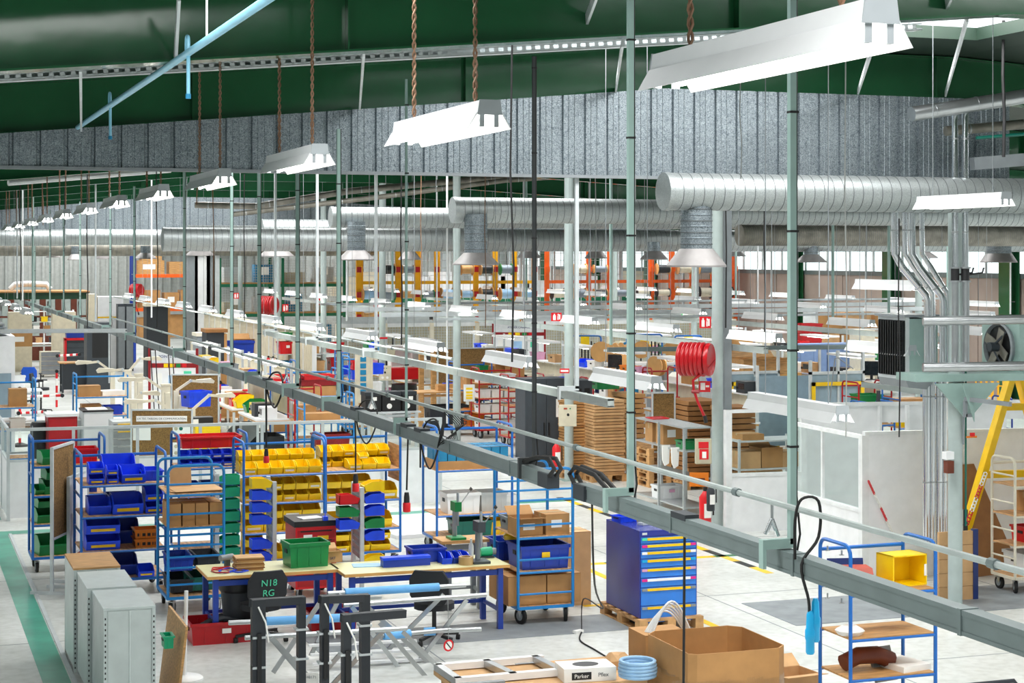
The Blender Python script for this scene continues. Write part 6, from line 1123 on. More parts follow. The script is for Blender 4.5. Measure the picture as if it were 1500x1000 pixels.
# white info board with red edges
def infoboard(label, px, D, w, ztop, h, title):
    p = W(px, D, 0); t = thing('info_board', label, 'notice board', p, R(-19), 'white information boards'); z0 = ztop - h
    MB().box(-w / 2, -.01, z0, w / 2, .01, ztop).build('board', 'white_panel', t)
    for s in (-1, 1): MB().box(s * w / 2 - .03, -.03, 0, s * w / 2 + .03, .03, ztop + .05).build('post', 'red_dark', t)
    MB().box(-w / 2, -.016, ztop - .3, w / 2, -.01, ztop - .02).build('title_panel', 'tarp', t); text(title, .09, 'navy', t, (0, -.02, ztop - .15)); MB().box(-w / 2, -.018, ztop - .42, w / 2, -.01, ztop - .31).build('red_band', 'red_dark', t)
    for i, c in enumerate(('bin_yellow', 'bin_yellow', 'bin_green', 'bin_red')): MB().box(-w * .2 + i * w * .13, -.021, ztop - .41, -w * .11 + i * w * .13, -.018, ztop - .32).build('coloured_tab', c, t)
    for i, (x, z, m_) in enumerate(((-.4, .55, 'paper'), (-.1, .6, 'pvc_blue'), (.22, .5, 'mint'), (-.3, 1.0, 'paper'), (.05, 1.0, 'paper'))):
        if z + .35 < h: MB().box(x * w, -.014, ztop - z - .3, (x + .16) * w, -.01, ztop - z).build('pinned_sheet', m_, t)
    return t
infoboard('white information board with dark red edges behind the arm lamps', 254, 43, 1.15, 2.0, 1.5, 'POINTS TEMOINS'); infoboard('white information board with dark red edges left of the centre column', 760, 58, 1.7, 2.1, 1.3, 'ATELIER CABLAGE')
# arm lamps on white posts
def arm_lamp(label, px, py, D, dx, lift=.35, s=1.0):
    p = WP(px, py, D); t = thing('arm_lamp', label, 'lamp', p, 0, 'beige arm lamps'); sg = 1 if dx > 0 else -1
    a = Vector((0, 0, 0)); b = Vector((dx * .55, 0, lift)); c = Vector((dx, 0, lift - .03))
    for o in (-.015, .015): MB().beam(a + Vector((0, o, 0)), b + Vector((0, o, 0)), .025, .05).build('lower_arm', 'ivory', t); MB().beam(b + Vector((0, o, 0)), c + Vector((0, o, 0)), .025, .05).build('upper_arm', 'ivory', t)
    MB().cyl(b - Vector((0, .04, 0)), b + Vector((0, .04, 0)), .03, 8).build('joint', 'pale_grey', t, smooth=40)
    MB().prism([(-.14, 0), (.22, -.03), (.24, .02), (.18, .07), (-.12, .05)], 'y', -.09, .09, Matrix.Translation(c) @ Matrix.Scale(sg, 4, (1, 0, 0))).build('head', 'ivory', t); MB().box(-.05, -.05, -1.0, .05, .05, 0).build('post', 'ivory', t); return t
for i, (px, py, D, dx, lf) in enumerate([(205, 560, 37, -.65, .28), (245, 575, 36, -.75, .3), (262, 608, 34, -.8, .3), (258, 572, 37, .55, .2), (282, 600, 35, .6, .28), (185, 548, 40, .55, .35), (165, 545, 41, -.6, .25), (195, 590, 36, .3, .2)]): arm_lamp('beige jointed arm lamp, %s of the cluster counted from the left' % ORD[[2, 4, 6, 5, 7, 1, 0, 3][i]], px, py, D, dx, lf)
for i, (px, D, z) in enumerate([(243, 37.5, 1.55), (268, 37, 1.35), (186, 39, 1.75), (203, 40, 1.6)]): oneoff(MB().box(-.09, -.06, 0, .09, .06, z).box(-.1, -.07, z, .1, .07, z + .04), 'service_post', 'ivory', 'beige service post among the arm lamps, %s from the left' % ORD[[2, 3, 0, 1][i]], 'post', W(px, D, 0))
# slim black stands among arm lamps
for i, px in enumerate((226, 233, 252, 258)): oneoff(MB().beam(W(px, 39, .9), W(px - 6, 39, 2.3), .02, .02), 'slim_stand', 'black', 'slim dark inclined rod among the arm lamps, %s from the left' % ORD[i], 'rod')
# --- left aisle: benches, chairs, drawers, machine
p = W(66, 68, 0); table('white-grey bench with shelves at the end of the left aisle', p, 2.2, .8, .95, 'lamp_white', 'lamp_white', 'pale_grey'); shelf_rack('white shelf rack above the bench at the end of the left aisle', on(p, 0, .5, 0), 2.2, .35, 2.2, (1.4, 1.75, 2.15), 'white_paint')
for i, (lx, z, c) in enumerate([(-.9, 1.4, 'bin_blue'), (-.6, 1.4, 'black'), (-.3, 1.4, 'paper'), (.1, 1.4, 'card'), (.5, 1.4, 'white_paint'), (-.8, 1.75, 'bin_blue'), (-.4, 1.75, 'black'), (0, 1.75, 'bin_yellow'), (.4, 1.75, 'lamp_white'), (-.7, .95, 'lamp_white'), (-.2, .95, 'card_light'), (.3, .95, 'charcoal'), (.7, .95, 'lamp_white')]): crate(c, .24, .25, .2, on(p, lx, .4, z), 0, '%s box, %s of the things on the far left-aisle bench' % ({'bin_blue': 'blue', 'black': 'black', 'paper': 'white', 'card': 'brown', 'white_paint': 'white', 'bin_yellow': 'yellow', 'lamp_white': 'pale grey', 'card_light': 'tan', 'charcoal': 'dark'}[c], ORD[i]), 'boxes on the far left-aisle bench')
p = W(73, 63, 0); t = thing('drawer_unit', 'grey drawer pedestal at the end of the left aisle', 'drawers', p); MB().box(-.34, -.3, .08, .34, .3, .9).build('carcass', 'beige', t); [MB().box(-.32, -.31, .1 + i * .16, .32, -.3, .24 + i * .16).build('drawer', 'mid_grey', t) for i in range(5)]; [caster(t, x, y, .04) for x in (-.25, .25) for y in (-.2, .2)]
for i, (px, c) in enumerate([(29, 'beige'), (93, 'cream')]): p = W(px, 66, 0); t = thing('tall_cupboard', 'tall beige cupboard %s the far left-aisle bench' % ('left of', 'right of')[i], 'cupboard', p); MB().box(-.42, -.3, 0, .42, .3, 2.2).build('carcass', c, t); [MB().box(s * .21 - .2, -.31, .05, s * .21 + .2, -.3, 2.15).build('door', c, t) for s in (-1, 1)]
carton(.9, .5, .5, W(28, 64.5, 1.0), 0, 'brown carton before the tall beige cupboard at far left', lab='paper')
p = W(113, 62, 0); t = thing('tool_cabinet', 'red framed black tool cabinet at the end of the left aisle', 'cabinet', p); MB().box(-.4, -.25, .1, .4, .25, 1.35).build('carcass', 'charcoal', t); MB().box(-.44, -.27, .1, -.38, .27, 1.4).build('side_post', 'bin_red', t); MB().box(-.44, -.27, 1.35, .42, .27, 1.43).build('top', 'bin_red', t); [MB().box(-.36, -.26, .2 + i * .18, .38, -.25, .35 + i * .18).build('drawer', 'dark_grey', t) for i in range(6)]
crate('bin_navy', .8, .5, .25, on(p, 0, 0, 1.43), 0, 'navy crate on the red framed tool cabinet')
p = W(142, 56, 0); t = thing('test_machine', 'tall dark grey test machine with black window beside the left aisle', 'machine', p); MB().box(-.36, -.5, 0, .36, .4, 2.2).build('casing', 'dark_grey', t); MB().box(-.2, -.51, 1.1, .28, -.5, 2.0).build('window', 'black', t); MB().box(.3, -.51, .3, .34, -.5, 2.1).build('edge_trim', 'pale_grey', t)
for i, (px, D, rz, c, lb) in enumerate([(46, 51.5, R(160), 'seat_blue', 'blue office chair beside the left aisle'), (60, 48.5, R(75), 'seat_black', 'black mesh office chair beside the left aisle')]): chair(lb, W(px, D, 0), rz, c, .66, True)
p = W(22, 45, 0); table('white-topped bench beside the blue office chair', p, 1.3, .8, .9, 'lamp_white', 'lamp_white', 'pale_grey'); crate('lamp_white', .3, .25, .35, on(p, .1, .1, .9), 0, 'white instrument box on the bench beside the blue chair')
p = W(112, 56, 0); table('dark bench with grey skirt right of the left aisle', p, 1.1, .8, .95, 'wood', 'wood', 'dark_grey'); oneoff(MB().box(-.45, -.02, .1, .45, .02, .9), 'bench_skirt', 'charcoal', 'dark grey skirt panel of the bench right of the left aisle', 'panel', on(p, 0, -.35, 0))
p = W(52, 36.5, 0); table('long white bench with papers before the left aisle', p, 1.9, .8, .95, 'lamp_white', 'lamp_white', 'pale_grey'); oneoff(MB().box(-.3, -.2, 0, .3, .2, .02), 'paper_sheet', 'paper', 'white sheets hanging over the long white bench', 'paper', on(p, .6, -.2, .95), .4)
# red and white barrier poles
def barrier(label, a, b, post=False, n_=7, r=.03):
    t = thing('barrier_pole', label, 'barrier', a, 0, 'red and white barrier poles'); d = b - a
    for i in range(n_): MB().cyl(d * (i / n_), d * ((i + 1) / n_), r, 8).build('band', ('bin_red', 'paper')[i % 2], t, smooth=40)
    if post: MB().lathe([(.2, 0), (.18, .04), (.06, .08)], 14).build('base', 'black', t, smooth=40)
    for q in (Vector((0, 0, 0)), d): MB().cyl(q - Vector((0, .05, 0)), q + Vector((0, .05, 0)), r * 1.5, 8).build('joint', 'black', t, smooth=40)
for i, (x0, y0, x1, y1, D) in enumerate([(84, 521, 116, 519, 46), (27, 581, 91, 579, 40), (27, 605, 66, 603, 39.5), (322, 573, 380, 571, 42), (322, 597, 376, 594, 42)]): barrier('red and white horizontal barrier pole, %s' % ('at the far end of the left aisle', 'upper one beside the left aisle', 'lower one beside the left aisle', 'upper one by the large brown carton', 'lower one by the large brown carton')[i], WP(x0, y0, D), WP(x1, y1, D))
for i, (px, D) in enumerate([(83, 46), (29, 40), (322, 42), (371, 42.2), (376, 43.5)]): barrier('upright red and white barrier post, %s from the left' % ORD[[1, 0, 2, 3, 4][i]], W(px, D, 0), W(px, D, 1.3), True)
carton(.62, .5, 1.15, W(336, 46, .14), 0, 'very tall brown carton on a pallet by the barrier poles', lab=None); pallet('pallet under the very tall brown carton', W(336, 46, 0), .8, .8)
# --- middle: shelf with red crates, trolleys with cartons
def filled_trolley(label, px, D, w, h, col, levels, goods, short, style='LR', wr=.09):
    P = place(px, D, w, .65); trolley(label, P, w, .65, h, levels, style, col, rungs=(h - .3, h - .6), wr=wr, grp='blue tubular trolleys' if 'blue' in col else 'red tubular trolleys'); names = {'bin_red': 'red crate', 'red_dark': 'dark red crate', 'card': 'carton', 'bin_blue': 'blue crate', 'teal_dark': 'teal crate', 'paper': 'white box', 'bin_green': 'green crate', 'charcoal': 'dark crate', 'lamp_white': 'pale box', 'bin_navy': 'navy crate', 'bin_yellow': 'yellow crate'}
    for i, (lx, z, ww, hh, c) in enumerate(goods):
        lb = '%s, %s of the goods on %s' % (names[c], ORD[i], short)
        carton(ww, .45, hh, on(P, lx, 0, z), 0, lb, 'goods on ' + short) if c in ('card', 'paper') else crate(c, ww, .45, hh, on(P, lx, 0, z), 0, lb, 'goods on ' + short)
    return P
filled_trolley('blue trolley with red crates right of the barrier poles', 396, 41.0, .6, 1.85, 'blue', (1.1, .6), [(.0, 1.1, .45, .25, 'bin_red'), (0, .6, .45, .2, 'charcoal'), (0, .22, .45, .3, 'card'), (.05, 1.36, .4, .16, 'bin_red')], 'the narrow blue trolley')
filled_trolley('blue trolley with dark red trays and two cartons', 428, 39.5, 1.05, 1.75, 'blue_light', (1.1, .6), [(-.05, 1.1, .42, .27, 'card'), (.32, 1.1, .36, .27, 'card'), (.12, 1.38, .85, .14, 'red_dark'), (.12, 1.52, .7, .1, 'bin_red'), (0, .6, .7, .2, 'card')], 'the trolley with dark red trays')
filled_trolley('light blue trolley with white sheets behind the yellow bins', 446, 35.0, 1.0, 1.55, 'blue_light', (1.0, .5), [(-.1, 1.0, .7, .16, 'paper'), (.1, .5, .7, .25, 'red_dark'), (0, .22, .8, .2, 'charcoal')], 'the trolley with white sheets'); filled_trolley('red trolley among the blue ones behind the partition', 432, 36.5, .55, 1.6, 'red', (.9,), [(0, .9, .4, .3, 'paper')], 'the single red trolley'); filled_trolley('tall blue trolley beside the control panel behind the air pipe', 500, 43.0, .35, 2.0, 'blue_light', (1.4, 1.0, .6), [(.0, 1.4, .28, .2, 'bin_blue'), (0, 1.0, .28, .2, 'charcoal')], 'the tall narrow trolley')
filled_trolley('blue trolley with red lidded box and blue crate by the control panel', 512, 42.0, .5, 1.9, 'blue_light', (1.35, .95, .5), [(0, 1.35, .32, .22, 'bin_blue'), (0, 1.58, .28, .2, 'bin_red'), (0, .95, .35, .25, 'charcoal'), (0, .5, .4, .3, 'card')], 'the red-lid trolley')
p = W(533, 41, 0); oneoff(MB().box(-.18, -.05, .9, .18, .05, 2.1).box(-.2, -.06, 0, -.14, .06, 2.15).box(.14, -.06, 0, .2, .06, 2.15), 'control_panel', 'beige', 'upright beige panel with blue markings left of the fourth column', 'panel', p)
for i in range(6): oneoff(MB().box(-.07, -.004, 0, .07, .004, .11), 'blue_tile', 'cyan_box', 'blue marking tile, %s from the bottom of the beige panel' % ORD[i], 'tile', on(p, -.03, -.056, 1.1 + i * .15), 0, 'blue tiles on the beige panel')
crate('lamp_white', .3, .3, .25, W(548, 41.5, 1.1), 0, 'grey bin right of the beige panel'); crate('bin_blue', .3, .3, .25, W(551, 42, 1.5), 0, 'blue bin right of the beige panel')
p = W(455, 50, 0); shelf_rack('grey shelf rack with red and green crates behind the air coupling', p, 2.0, .6, 2.2, (2.0, 1.55, 1.05, .5), 'pale_grey')
for i, (lx, z, w, h, c) in enumerate([(-.75, 2.0, .5, .14, 'bin_green'), (-.2, 2.0, .45, .14, 'charcoal'), (-.7, 1.55, .45, .34, 'bin_red'), (0, 1.55, .4, .3, 'card'), (-.65, 1.05, .45, .3, 'cyan_box'), (-.2, 1.05, .4, .25, 'lamp_white'), (.2, 1.05, .3, .3, 'card_light'), (.7, 1.05, .35, .36, 'red'), (-.3, .5, .9, .3, 'lamp_white'), (.6, .5, .5, .3, 'charcoal'), (.7, 1.55, .4, .3, 'bin_red')]): crate(c, w, .5, h, on(p, lx, 0, z), 0, '%s crate, %s of the goods on the grey rack behind the air coupling' % ({'bin_green': 'green', 'charcoal': 'dark', 'bin_red': 'red', 'card': 'brown', 'cyan_box': 'blue', 'lamp_white': 'pale', 'card_light': 'tan', 'red': 'deep red'}[c], ORD[i]), 'goods on the grey rack behind the air coupling', 'paper' if i == 2 else None)
# ================================================================== THE FAR END OF THE HALL
# --- reel racks: yellow and orange
def reel(p, r, w, fl, core, label, grp, axis_rz=0):
    def mk():
        t = root('cable_reel', 'reel'); T = Matrix.Rotation(R(90), 4, 'Y')
        for s in (-1, 1): MB().lathe([(.02, s * w / 2 - .012), (r, s * w / 2 - .012), (r, s * w / 2 + .012), (.02, s * w / 2 + .012), (.02, s * w / 2 - .012)], 18, T).build('flange', fl, t, smooth=30)
        MB().lathe([(r * .72, -w / 2 + .012), (r * .74, 0), (r * .72, w / 2 - .012)], 16, T).build('winding', core, t, smooth=60); return t
    return inst(('reel', r, w, fl, core), mk, p, axis_rz, label, grp)
def reelrack(col, nm, px0, c, n_, pitch_px, kinds):
    D0 = Dc(px0, c); xs = []
    for i in range(n_): xs.append(Bpt(px0 + i * pitch_px, c, 0).x)
    t = thing('reel_rack', '%s upright reel rack across the far hall' % nm, 'rack', (xs[0], c, 0))
    for i, x in enumerate(xs):
        X = x - xs[0]; MB().box(X - .085, -.05, 0, X + .085, .05, 4.75).build('front_post', col, t); MB().box(X + .27, .85, 0, X + .4, .92, 4.75).build('rear_post', col, t)
        m = MB(); [m.beam((X, 0, z), (X + .34, .88, z + .7), .08, .08) for z in (.6, 1.9, 3.2)]; m.build('brace', col, t); MB().box(X - .06, -.05, 4.7, X + .38, .9, 4.76).build('head_tie', col, t)
        for z in (2.05, 2.86, 3.78): MB().box(X - .08, -.12, z - .1, X + .08, -.05, z + .1).build('bearing', 'red' if col == 'amber' else col, t)
    L = xs[-1] - xs[0]
    for z in (3.3, 1.6): MB().box(0, -.04, z - .06, L, .04, z + .06).build('beam', col, t)
    rr = random.Random(n_)
    for zi, z in enumerate((2.05, 2.86, 3.78)):
        for i in range(n_ - 1):
            if zi == 2 and rr.random() < .5: continue
            k = rr.choice(kinds); x = (xs[i] + xs[i + 1]) / 2; w = (xs[1] - xs[0]) * .62
            reel(Vector((x, c - .1, z)), (.22, .17, .25)[rr.randrange(3)] if zi < 2 else (.17, .22)[rr.randrange(2)], round(w, 3), k[0], k[1], 'cable reel, %s from the left in the %s row of the %s rack' % (ORD[i], ('lower', 'middle', 'upper')[zi], nm), 'reels on the %s rack' % nm)
reelrack('amber', 'yellow', 525, 63.0, 10, 28.6, [('spool_wood', 'spool_grey'), ('spool_wood', 'spool_black'), ('spool_wood', 'pvc_blue'), ('bin_green', 'spool_grey'), ('spool_wood', 'spool_wood')])
reelrack('orange', 'orange', 801, 63.0, 10, 30.6, [('spool_wood', 'spool_grey'), ('spool_wood', 'ivory'), ('spool_black', 'ivory'), ('spool_wood', 'spool_grey'), ('spool_wood', 'charcoal')])
# wire fence and wall in front of and behind the reel racks
def grid(m, x0, x1, z0, z1, s, y, th=.008):
    n_ = int((x1 - x0) / s); [m.box(x0 + i * s - th / 2, y - th, z0, x0 + i * s + th / 2, y, z1) for i in range(n_ + 1)]
    n_ = int((z1 - z0) / s); [m.box(x0, y - th, z0 + i * s - th / 2, x1, y, z0 + i * s + th / 2) for i in range(n_ + 1)]; return m
a = Bpt(495, 55.5, 0); b = Bpt(1075, 55.5, 0); t = thing('wire_fence', 'white framed wire fence before the reel racks', 'fence', (a.x, 55.5, 0)); L = b.x - a.x; nb = 9
for i in range(nb + 1): MB().box(i * L / nb - .07, -.05, 0, i * L / nb + .07, .05, 2.1).build('post', 'ivory', t)
for i in range(nb):
    x0, x1 = i * L / nb + .07, (i + 1) * L / nb - .07; MB().box(x0, .1, .1, x1, .12, 1.98).build('backing_panel', 'beige_dark', t); MB().box(x0, -.04, 1.98, x1, .04, 2.1).build('rail', 'white_paint', t); MB().box(x0, 0, 2.1, x1, .05, 2.32).build('top_panel', 'pale_grey', t); o = grid(MB(), x0, x1, .1, 1.98, .09, 0, .012).build('wire_mesh', 'pale_grey', t); o['kind'] = 'stuff'
a = Bpt(508, 68, 0); b = Bpt(1000, 68, 0); t = thing('tall_wire_fence', 'tall pale wire fence behind the reel racks', 'fence', (a.x, 68, 0)); o = grid(MB(), 0, b.x - a.x, 2, 5.0, .3, 0, .02).build('wire_mesh', 'pale_grey', t); o['kind'] = 'stuff'; [MB().box(x, 0, 0, x + .08, .08, 5).build('post', 'pale_grey', t) for x in [i * (b.x - a.x) / 10 for i in range(11)]]
# shelves with pale goods behind
rr = random.Random(21)
for i in range(13):
    px = 505 + i * 35; h = rr.choice((.6, .8, 1.0, 1.3)); c = rr.choice(('tarp', 'white_panel', 'pale_grey', 'ivory', 'white_paint')); carton(rr.choice((1.0, 1.3)), .8, h, Bpt(px, 73, 2.6), 0, 'storage box on the high shelf behind the reel racks, %s from the left' % ORD[i], 'boxes on the high shelf behind the reel racks', c, tape=False, name='storage_box')
p = Bpt(780, 73, 0); t = thing('long_shelf', 'long pale storage shelf behind the reel racks', 'shelf', (p.x, 73, 0)); MB().box(-8.5, -.5, 2.5, 7.5, .5, 2.6).build('shelf', 'white_paint', t); MB().box(-8.5, -.52, 2.3, 7.5, -.46, 2.5).build('beam', 'green_rack', t); [MB().box(x, -.45, 0, x + .1, .45, 5).build('post', 'pale_grey', t) for x in (-8, -4, 0, 4, 7.4)]
# --- green racks with wire cages at left centre
a = Bpt(322, 68, 0); t = thing('green_pallet_rack', 'dark green pallet rack with wire cages behind the red hose reel', 'rack', (a.x, 68, 0)); L = 4.9
for x in (0, 2.15, 2.45, L): MB().box(x - .05, -.05, 0, x + .05, .05, 4.2).build('post', 'green_rack', t); MB().box(x - .05, .95, 0, x + .05, 1.05, 4.2).build('post', 'green_rack', t)
for z in (2.05, 3.2): MB().box(0, -.06, z - .12, L, .0, z).build('beam', 'green_rack', t); MB().box(0, 0, z, L, 1, z + .05).build('shelf', 'wood', t)
for r_, z in enumerate((.9, 2.1, 3.25)):
    for i in range(4):
        c = thing('wire_cage', 'wire cage container, %s from the left on the %s level of the green rack' % (ORD[i], ('floor', 'middle', 'upper')[r_]), 'cage', (a.x + .12 + i * 1.17, 68.05, z), 0, 'wire cages on the green rack')
        if r_ == 0 and i == 0: cg = grid(MB(), 0, .98, 0, .9, .1, 0, .014).mesh('wire_mesh', 'galv_rack'); bx = MB().box(.08, .15, .02, .9, .7, .6).mesh('contents', 'pale_grey'); bx2 = MB().box(.08, .15, .02, .9, .7, .4).mesh('contents', 'beige_dark'); bx3 = MB().box(.1, .15, .02, .8, .7, .7).mesh('contents', 'cyan_box'); lb_ = MB().box(.3, -.03, .3, .62, -.02, .6).mesh('paper_label', 'paper')
        put('wire_mesh', cg, c)['kind'] = 'stuff'; put('contents', (bx, bx2, bx, bx3, bx2, bx)[(i + r_) % 6], c); put('paper_label', lb_, c) if (i + r_) % 2 else None
hose_reel('red fire hose reel on the far column left of the busbar poles', WP(393, 447, 58), .29, .5); hose_reel('small red fire hose reel by the orange pallet rack', WP(200, 425, 71), .25, .4)
# --- orange pallet rack at left
a = Bpt(197, 72, 0); t = thing('orange_pallet_rack', 'orange beam pallet rack with blue uprights at left', 'rack', (a.x, 72, 0)); 
for x in (0, 2.5): MB().box(x - .06, -.05, 0, x + .06, .05, 5).build('post', 'blue_dark', t); MB().box(x - .06, .95, 0, x + .06, 1.05, 5).build('post', 'blue_dark', t)
for z in (3.55, 2.2): MB().box(0, -.06, z - .14, 2.5, 0, z).build('beam', 'orange', t); MB().box(0, 0, z - .03, 2.5, 1, z).build('shelf', 'galv_rack', t)
for i, (x, z, w, h) in enumerate([(.65, 3.55, 1.1, .55), (1.9, 3.55, 1.0, .5), (.7, 4.1, .8, .3), (.6, 2.2, .9, .7), (1.5, 2.2, .6, .6), (2.1, 2.2, .5, .7), (.7, 1.0, 1.0, .8), (1.8, 1.0, 1.0, .9)]): carton(w, .8, h, (a.x + x, 72.5, z), 0, 'orange-brown carton, %s on the orange pallet rack' % ORD[i], 'cartons on the orange pallet rack', 'wood' if i < 3 else 'card', lab='paper' if i % 2 == 0 else None)
# --- white door panel and pillars between
for i, (px, w, c) in enumerate([(281, .4, 'mid_grey'), (296, .55, 'white_panel'), (308, .3, 'mid_grey'), (316, .25, 'pale_grey')]): oneoff(MB().box(-w / 2, -.1, 0, w / 2, .1, 4.6), 'wall_pillar', c, 'tall flat pillar between the orange and green racks, %s from the left' % ORD[i], 'pillar', Bpt(px, 64, 0))
# --- slatted beige machine guards in a row
y = 46.3
for i in range(15):
    t = thing('slatted_guard', 'beige slatted guard panel, %s from the near end of the row' % ORD[i], 'guard', (10.7, y + i * 1.15, 0), 0, 'beige slatted guards')
    if i == 0: gp_ = MB().box(-.04, 0, .1, .0, 1.08, 2.2).mesh('panel', 'beige'); sl_ = MB(); [sl_.box(-.06, .06 + j * .13, .35, -.04, .11 + j * .13, 2.05) for j in range(8)]; sl_ = sl_.mesh('slats', 'ivory'); ft_ = MB().box(-.1, 0, 2.2, .1, 1.1, 2.28).mesh('cap', 'ivory'); fe_ = MB().box(-.06, -.02, 0, .06, 0, 2.2).mesh('end_plate', 'lamp_white')
    put('panel', gp_, t); put('slats', sl_, t)['kind'] = 'stuff'; put('cap', ft_, t); put('end_plate', fe_, t)
for i, (px, D, w, h) in enumerate([(312, 51, .5, 2.1), (228, 63, .75, 2.5), (292, 53, .25, 1.9)]): t = thing('machine_tower', 'dark machine tower with cardboard edges, %s along the slatted guards' % ORD[i], 'machine', W(px, D, 0)); MB().box(-w / 2, -.4, 0, w / 2, .4, h).build('casing', 'charcoal' if i < 2 else 'mid_grey', t); MB().box(w / 2, -.42, 0, w / 2 + .08, .4, h * .98).build('wood_edge', 'card', t); MB().box(-w / 2 - .03, -.43, h, w / 2 + .1, .43, h + .1).build('top_cover', 'card_dark' if i == 0 else 'ivory', t)
t = thing('low_wall', 'cream low partition wall running away behind the brown carton', 'partition', (9.4, 42.4, 0)); [MB().box(-.04, j * 2.0 + .01, 0, .04, j * 2.0 + 1.99, 1.43).build('panel', 'cream', t) for j in range(8)]; MB().box(-.06, 0, 1.43, .06, 16, 1.48).build('cap_rail', 'beige_dark', t)
crate('bin_navy', 1.3, .5, .5, W(338, 52, 1.3), 0, 'large navy bin beside the slatted guards'); carton(1.0, .6, .4, W(365, 55, 1.3), 0, 'brown tray beside the slatted guards', opened=True)
# --- offices with green fascia at far left
a = Bpt(-30, 75, 0); b = Bpt(131, 75, 0); t = thing('wooden_office', 'brown wooden office with dark green fascia at far left', 'office', (a.x, 75, 0)); L = b.x - a.x
MB().box(0, 0, 2.5, L, 3, 2.78).build('fascia', 'green_dark', t); MB().box(0, .1, 0, L, .2, 1.0).build('base_panel', 'brown_door', t); MB().box(0, -.2, 2.78, L, 3, 2.84).build('roof_board', 'card', t)
for i in range(8): x = i * L / 7; MB().box(x - .12, .0, 0, x + .12, .2, 2.5).build('door_post', 'brown_door', t)
for i in range(7): x0, x1 = i * L / 7 + .12, (i + 1) * L / 7 - .12; MB().box(x0, .14, 1.0, x1, .16, 2.5).build('pane', 'glass', t); MB().box(x0, .08, 1.75, x1, .18, 1.83).build('glazing_bar', 'brown_door', t); MB().box(x0 + .1, .6, 1.1, x1 - .2, .7, 2.4).build('blind', 'white_panel' if i % 2 else 'pale_grey', t)
oneoff(MB().tube([Bpt(15, 76, 2.9), Bpt(22, 76, 3.1), Bpt(40, 76, 3.13), Bpt(68, 76, 3.1), Bpt(73, 76, 2.9)], .12, 8), 'white_duct', 'white_paint', 'white bent duct on the roof of the wooden office', 'duct', smooth=60)
t = thing('white_cubicle', 'white cubicle with yellow stripe right of the wooden office', 'cubicle', Bpt(143, 68, 0)); MB().box(0, 0, 0, .95, 1, 2.75).build('shell', 'white_panel', t); MB().box(0, -.02, 1.95, .95, 0, 2.0).build('yellow_stripe', 'safety_yellow', t); MB().box(-.3, 0, 0, -.02, 1, 2.85).build('beige_side', 'cream', t)
for i, px in enumerate((178, 190)): t = thing('grey_locker', 'dark grey locker, %s of two right of the white cubicle' % ('left', 'right')[i], 'locker', Bpt(px, 67, 0)); MB().box(-.14, 0, 0, .14, .5, 2.5).build('body', 'dark_grey', t); MB().box(-.12, -.02, .1, .12, 0, 2.4).build('door', 'mid_grey', t)
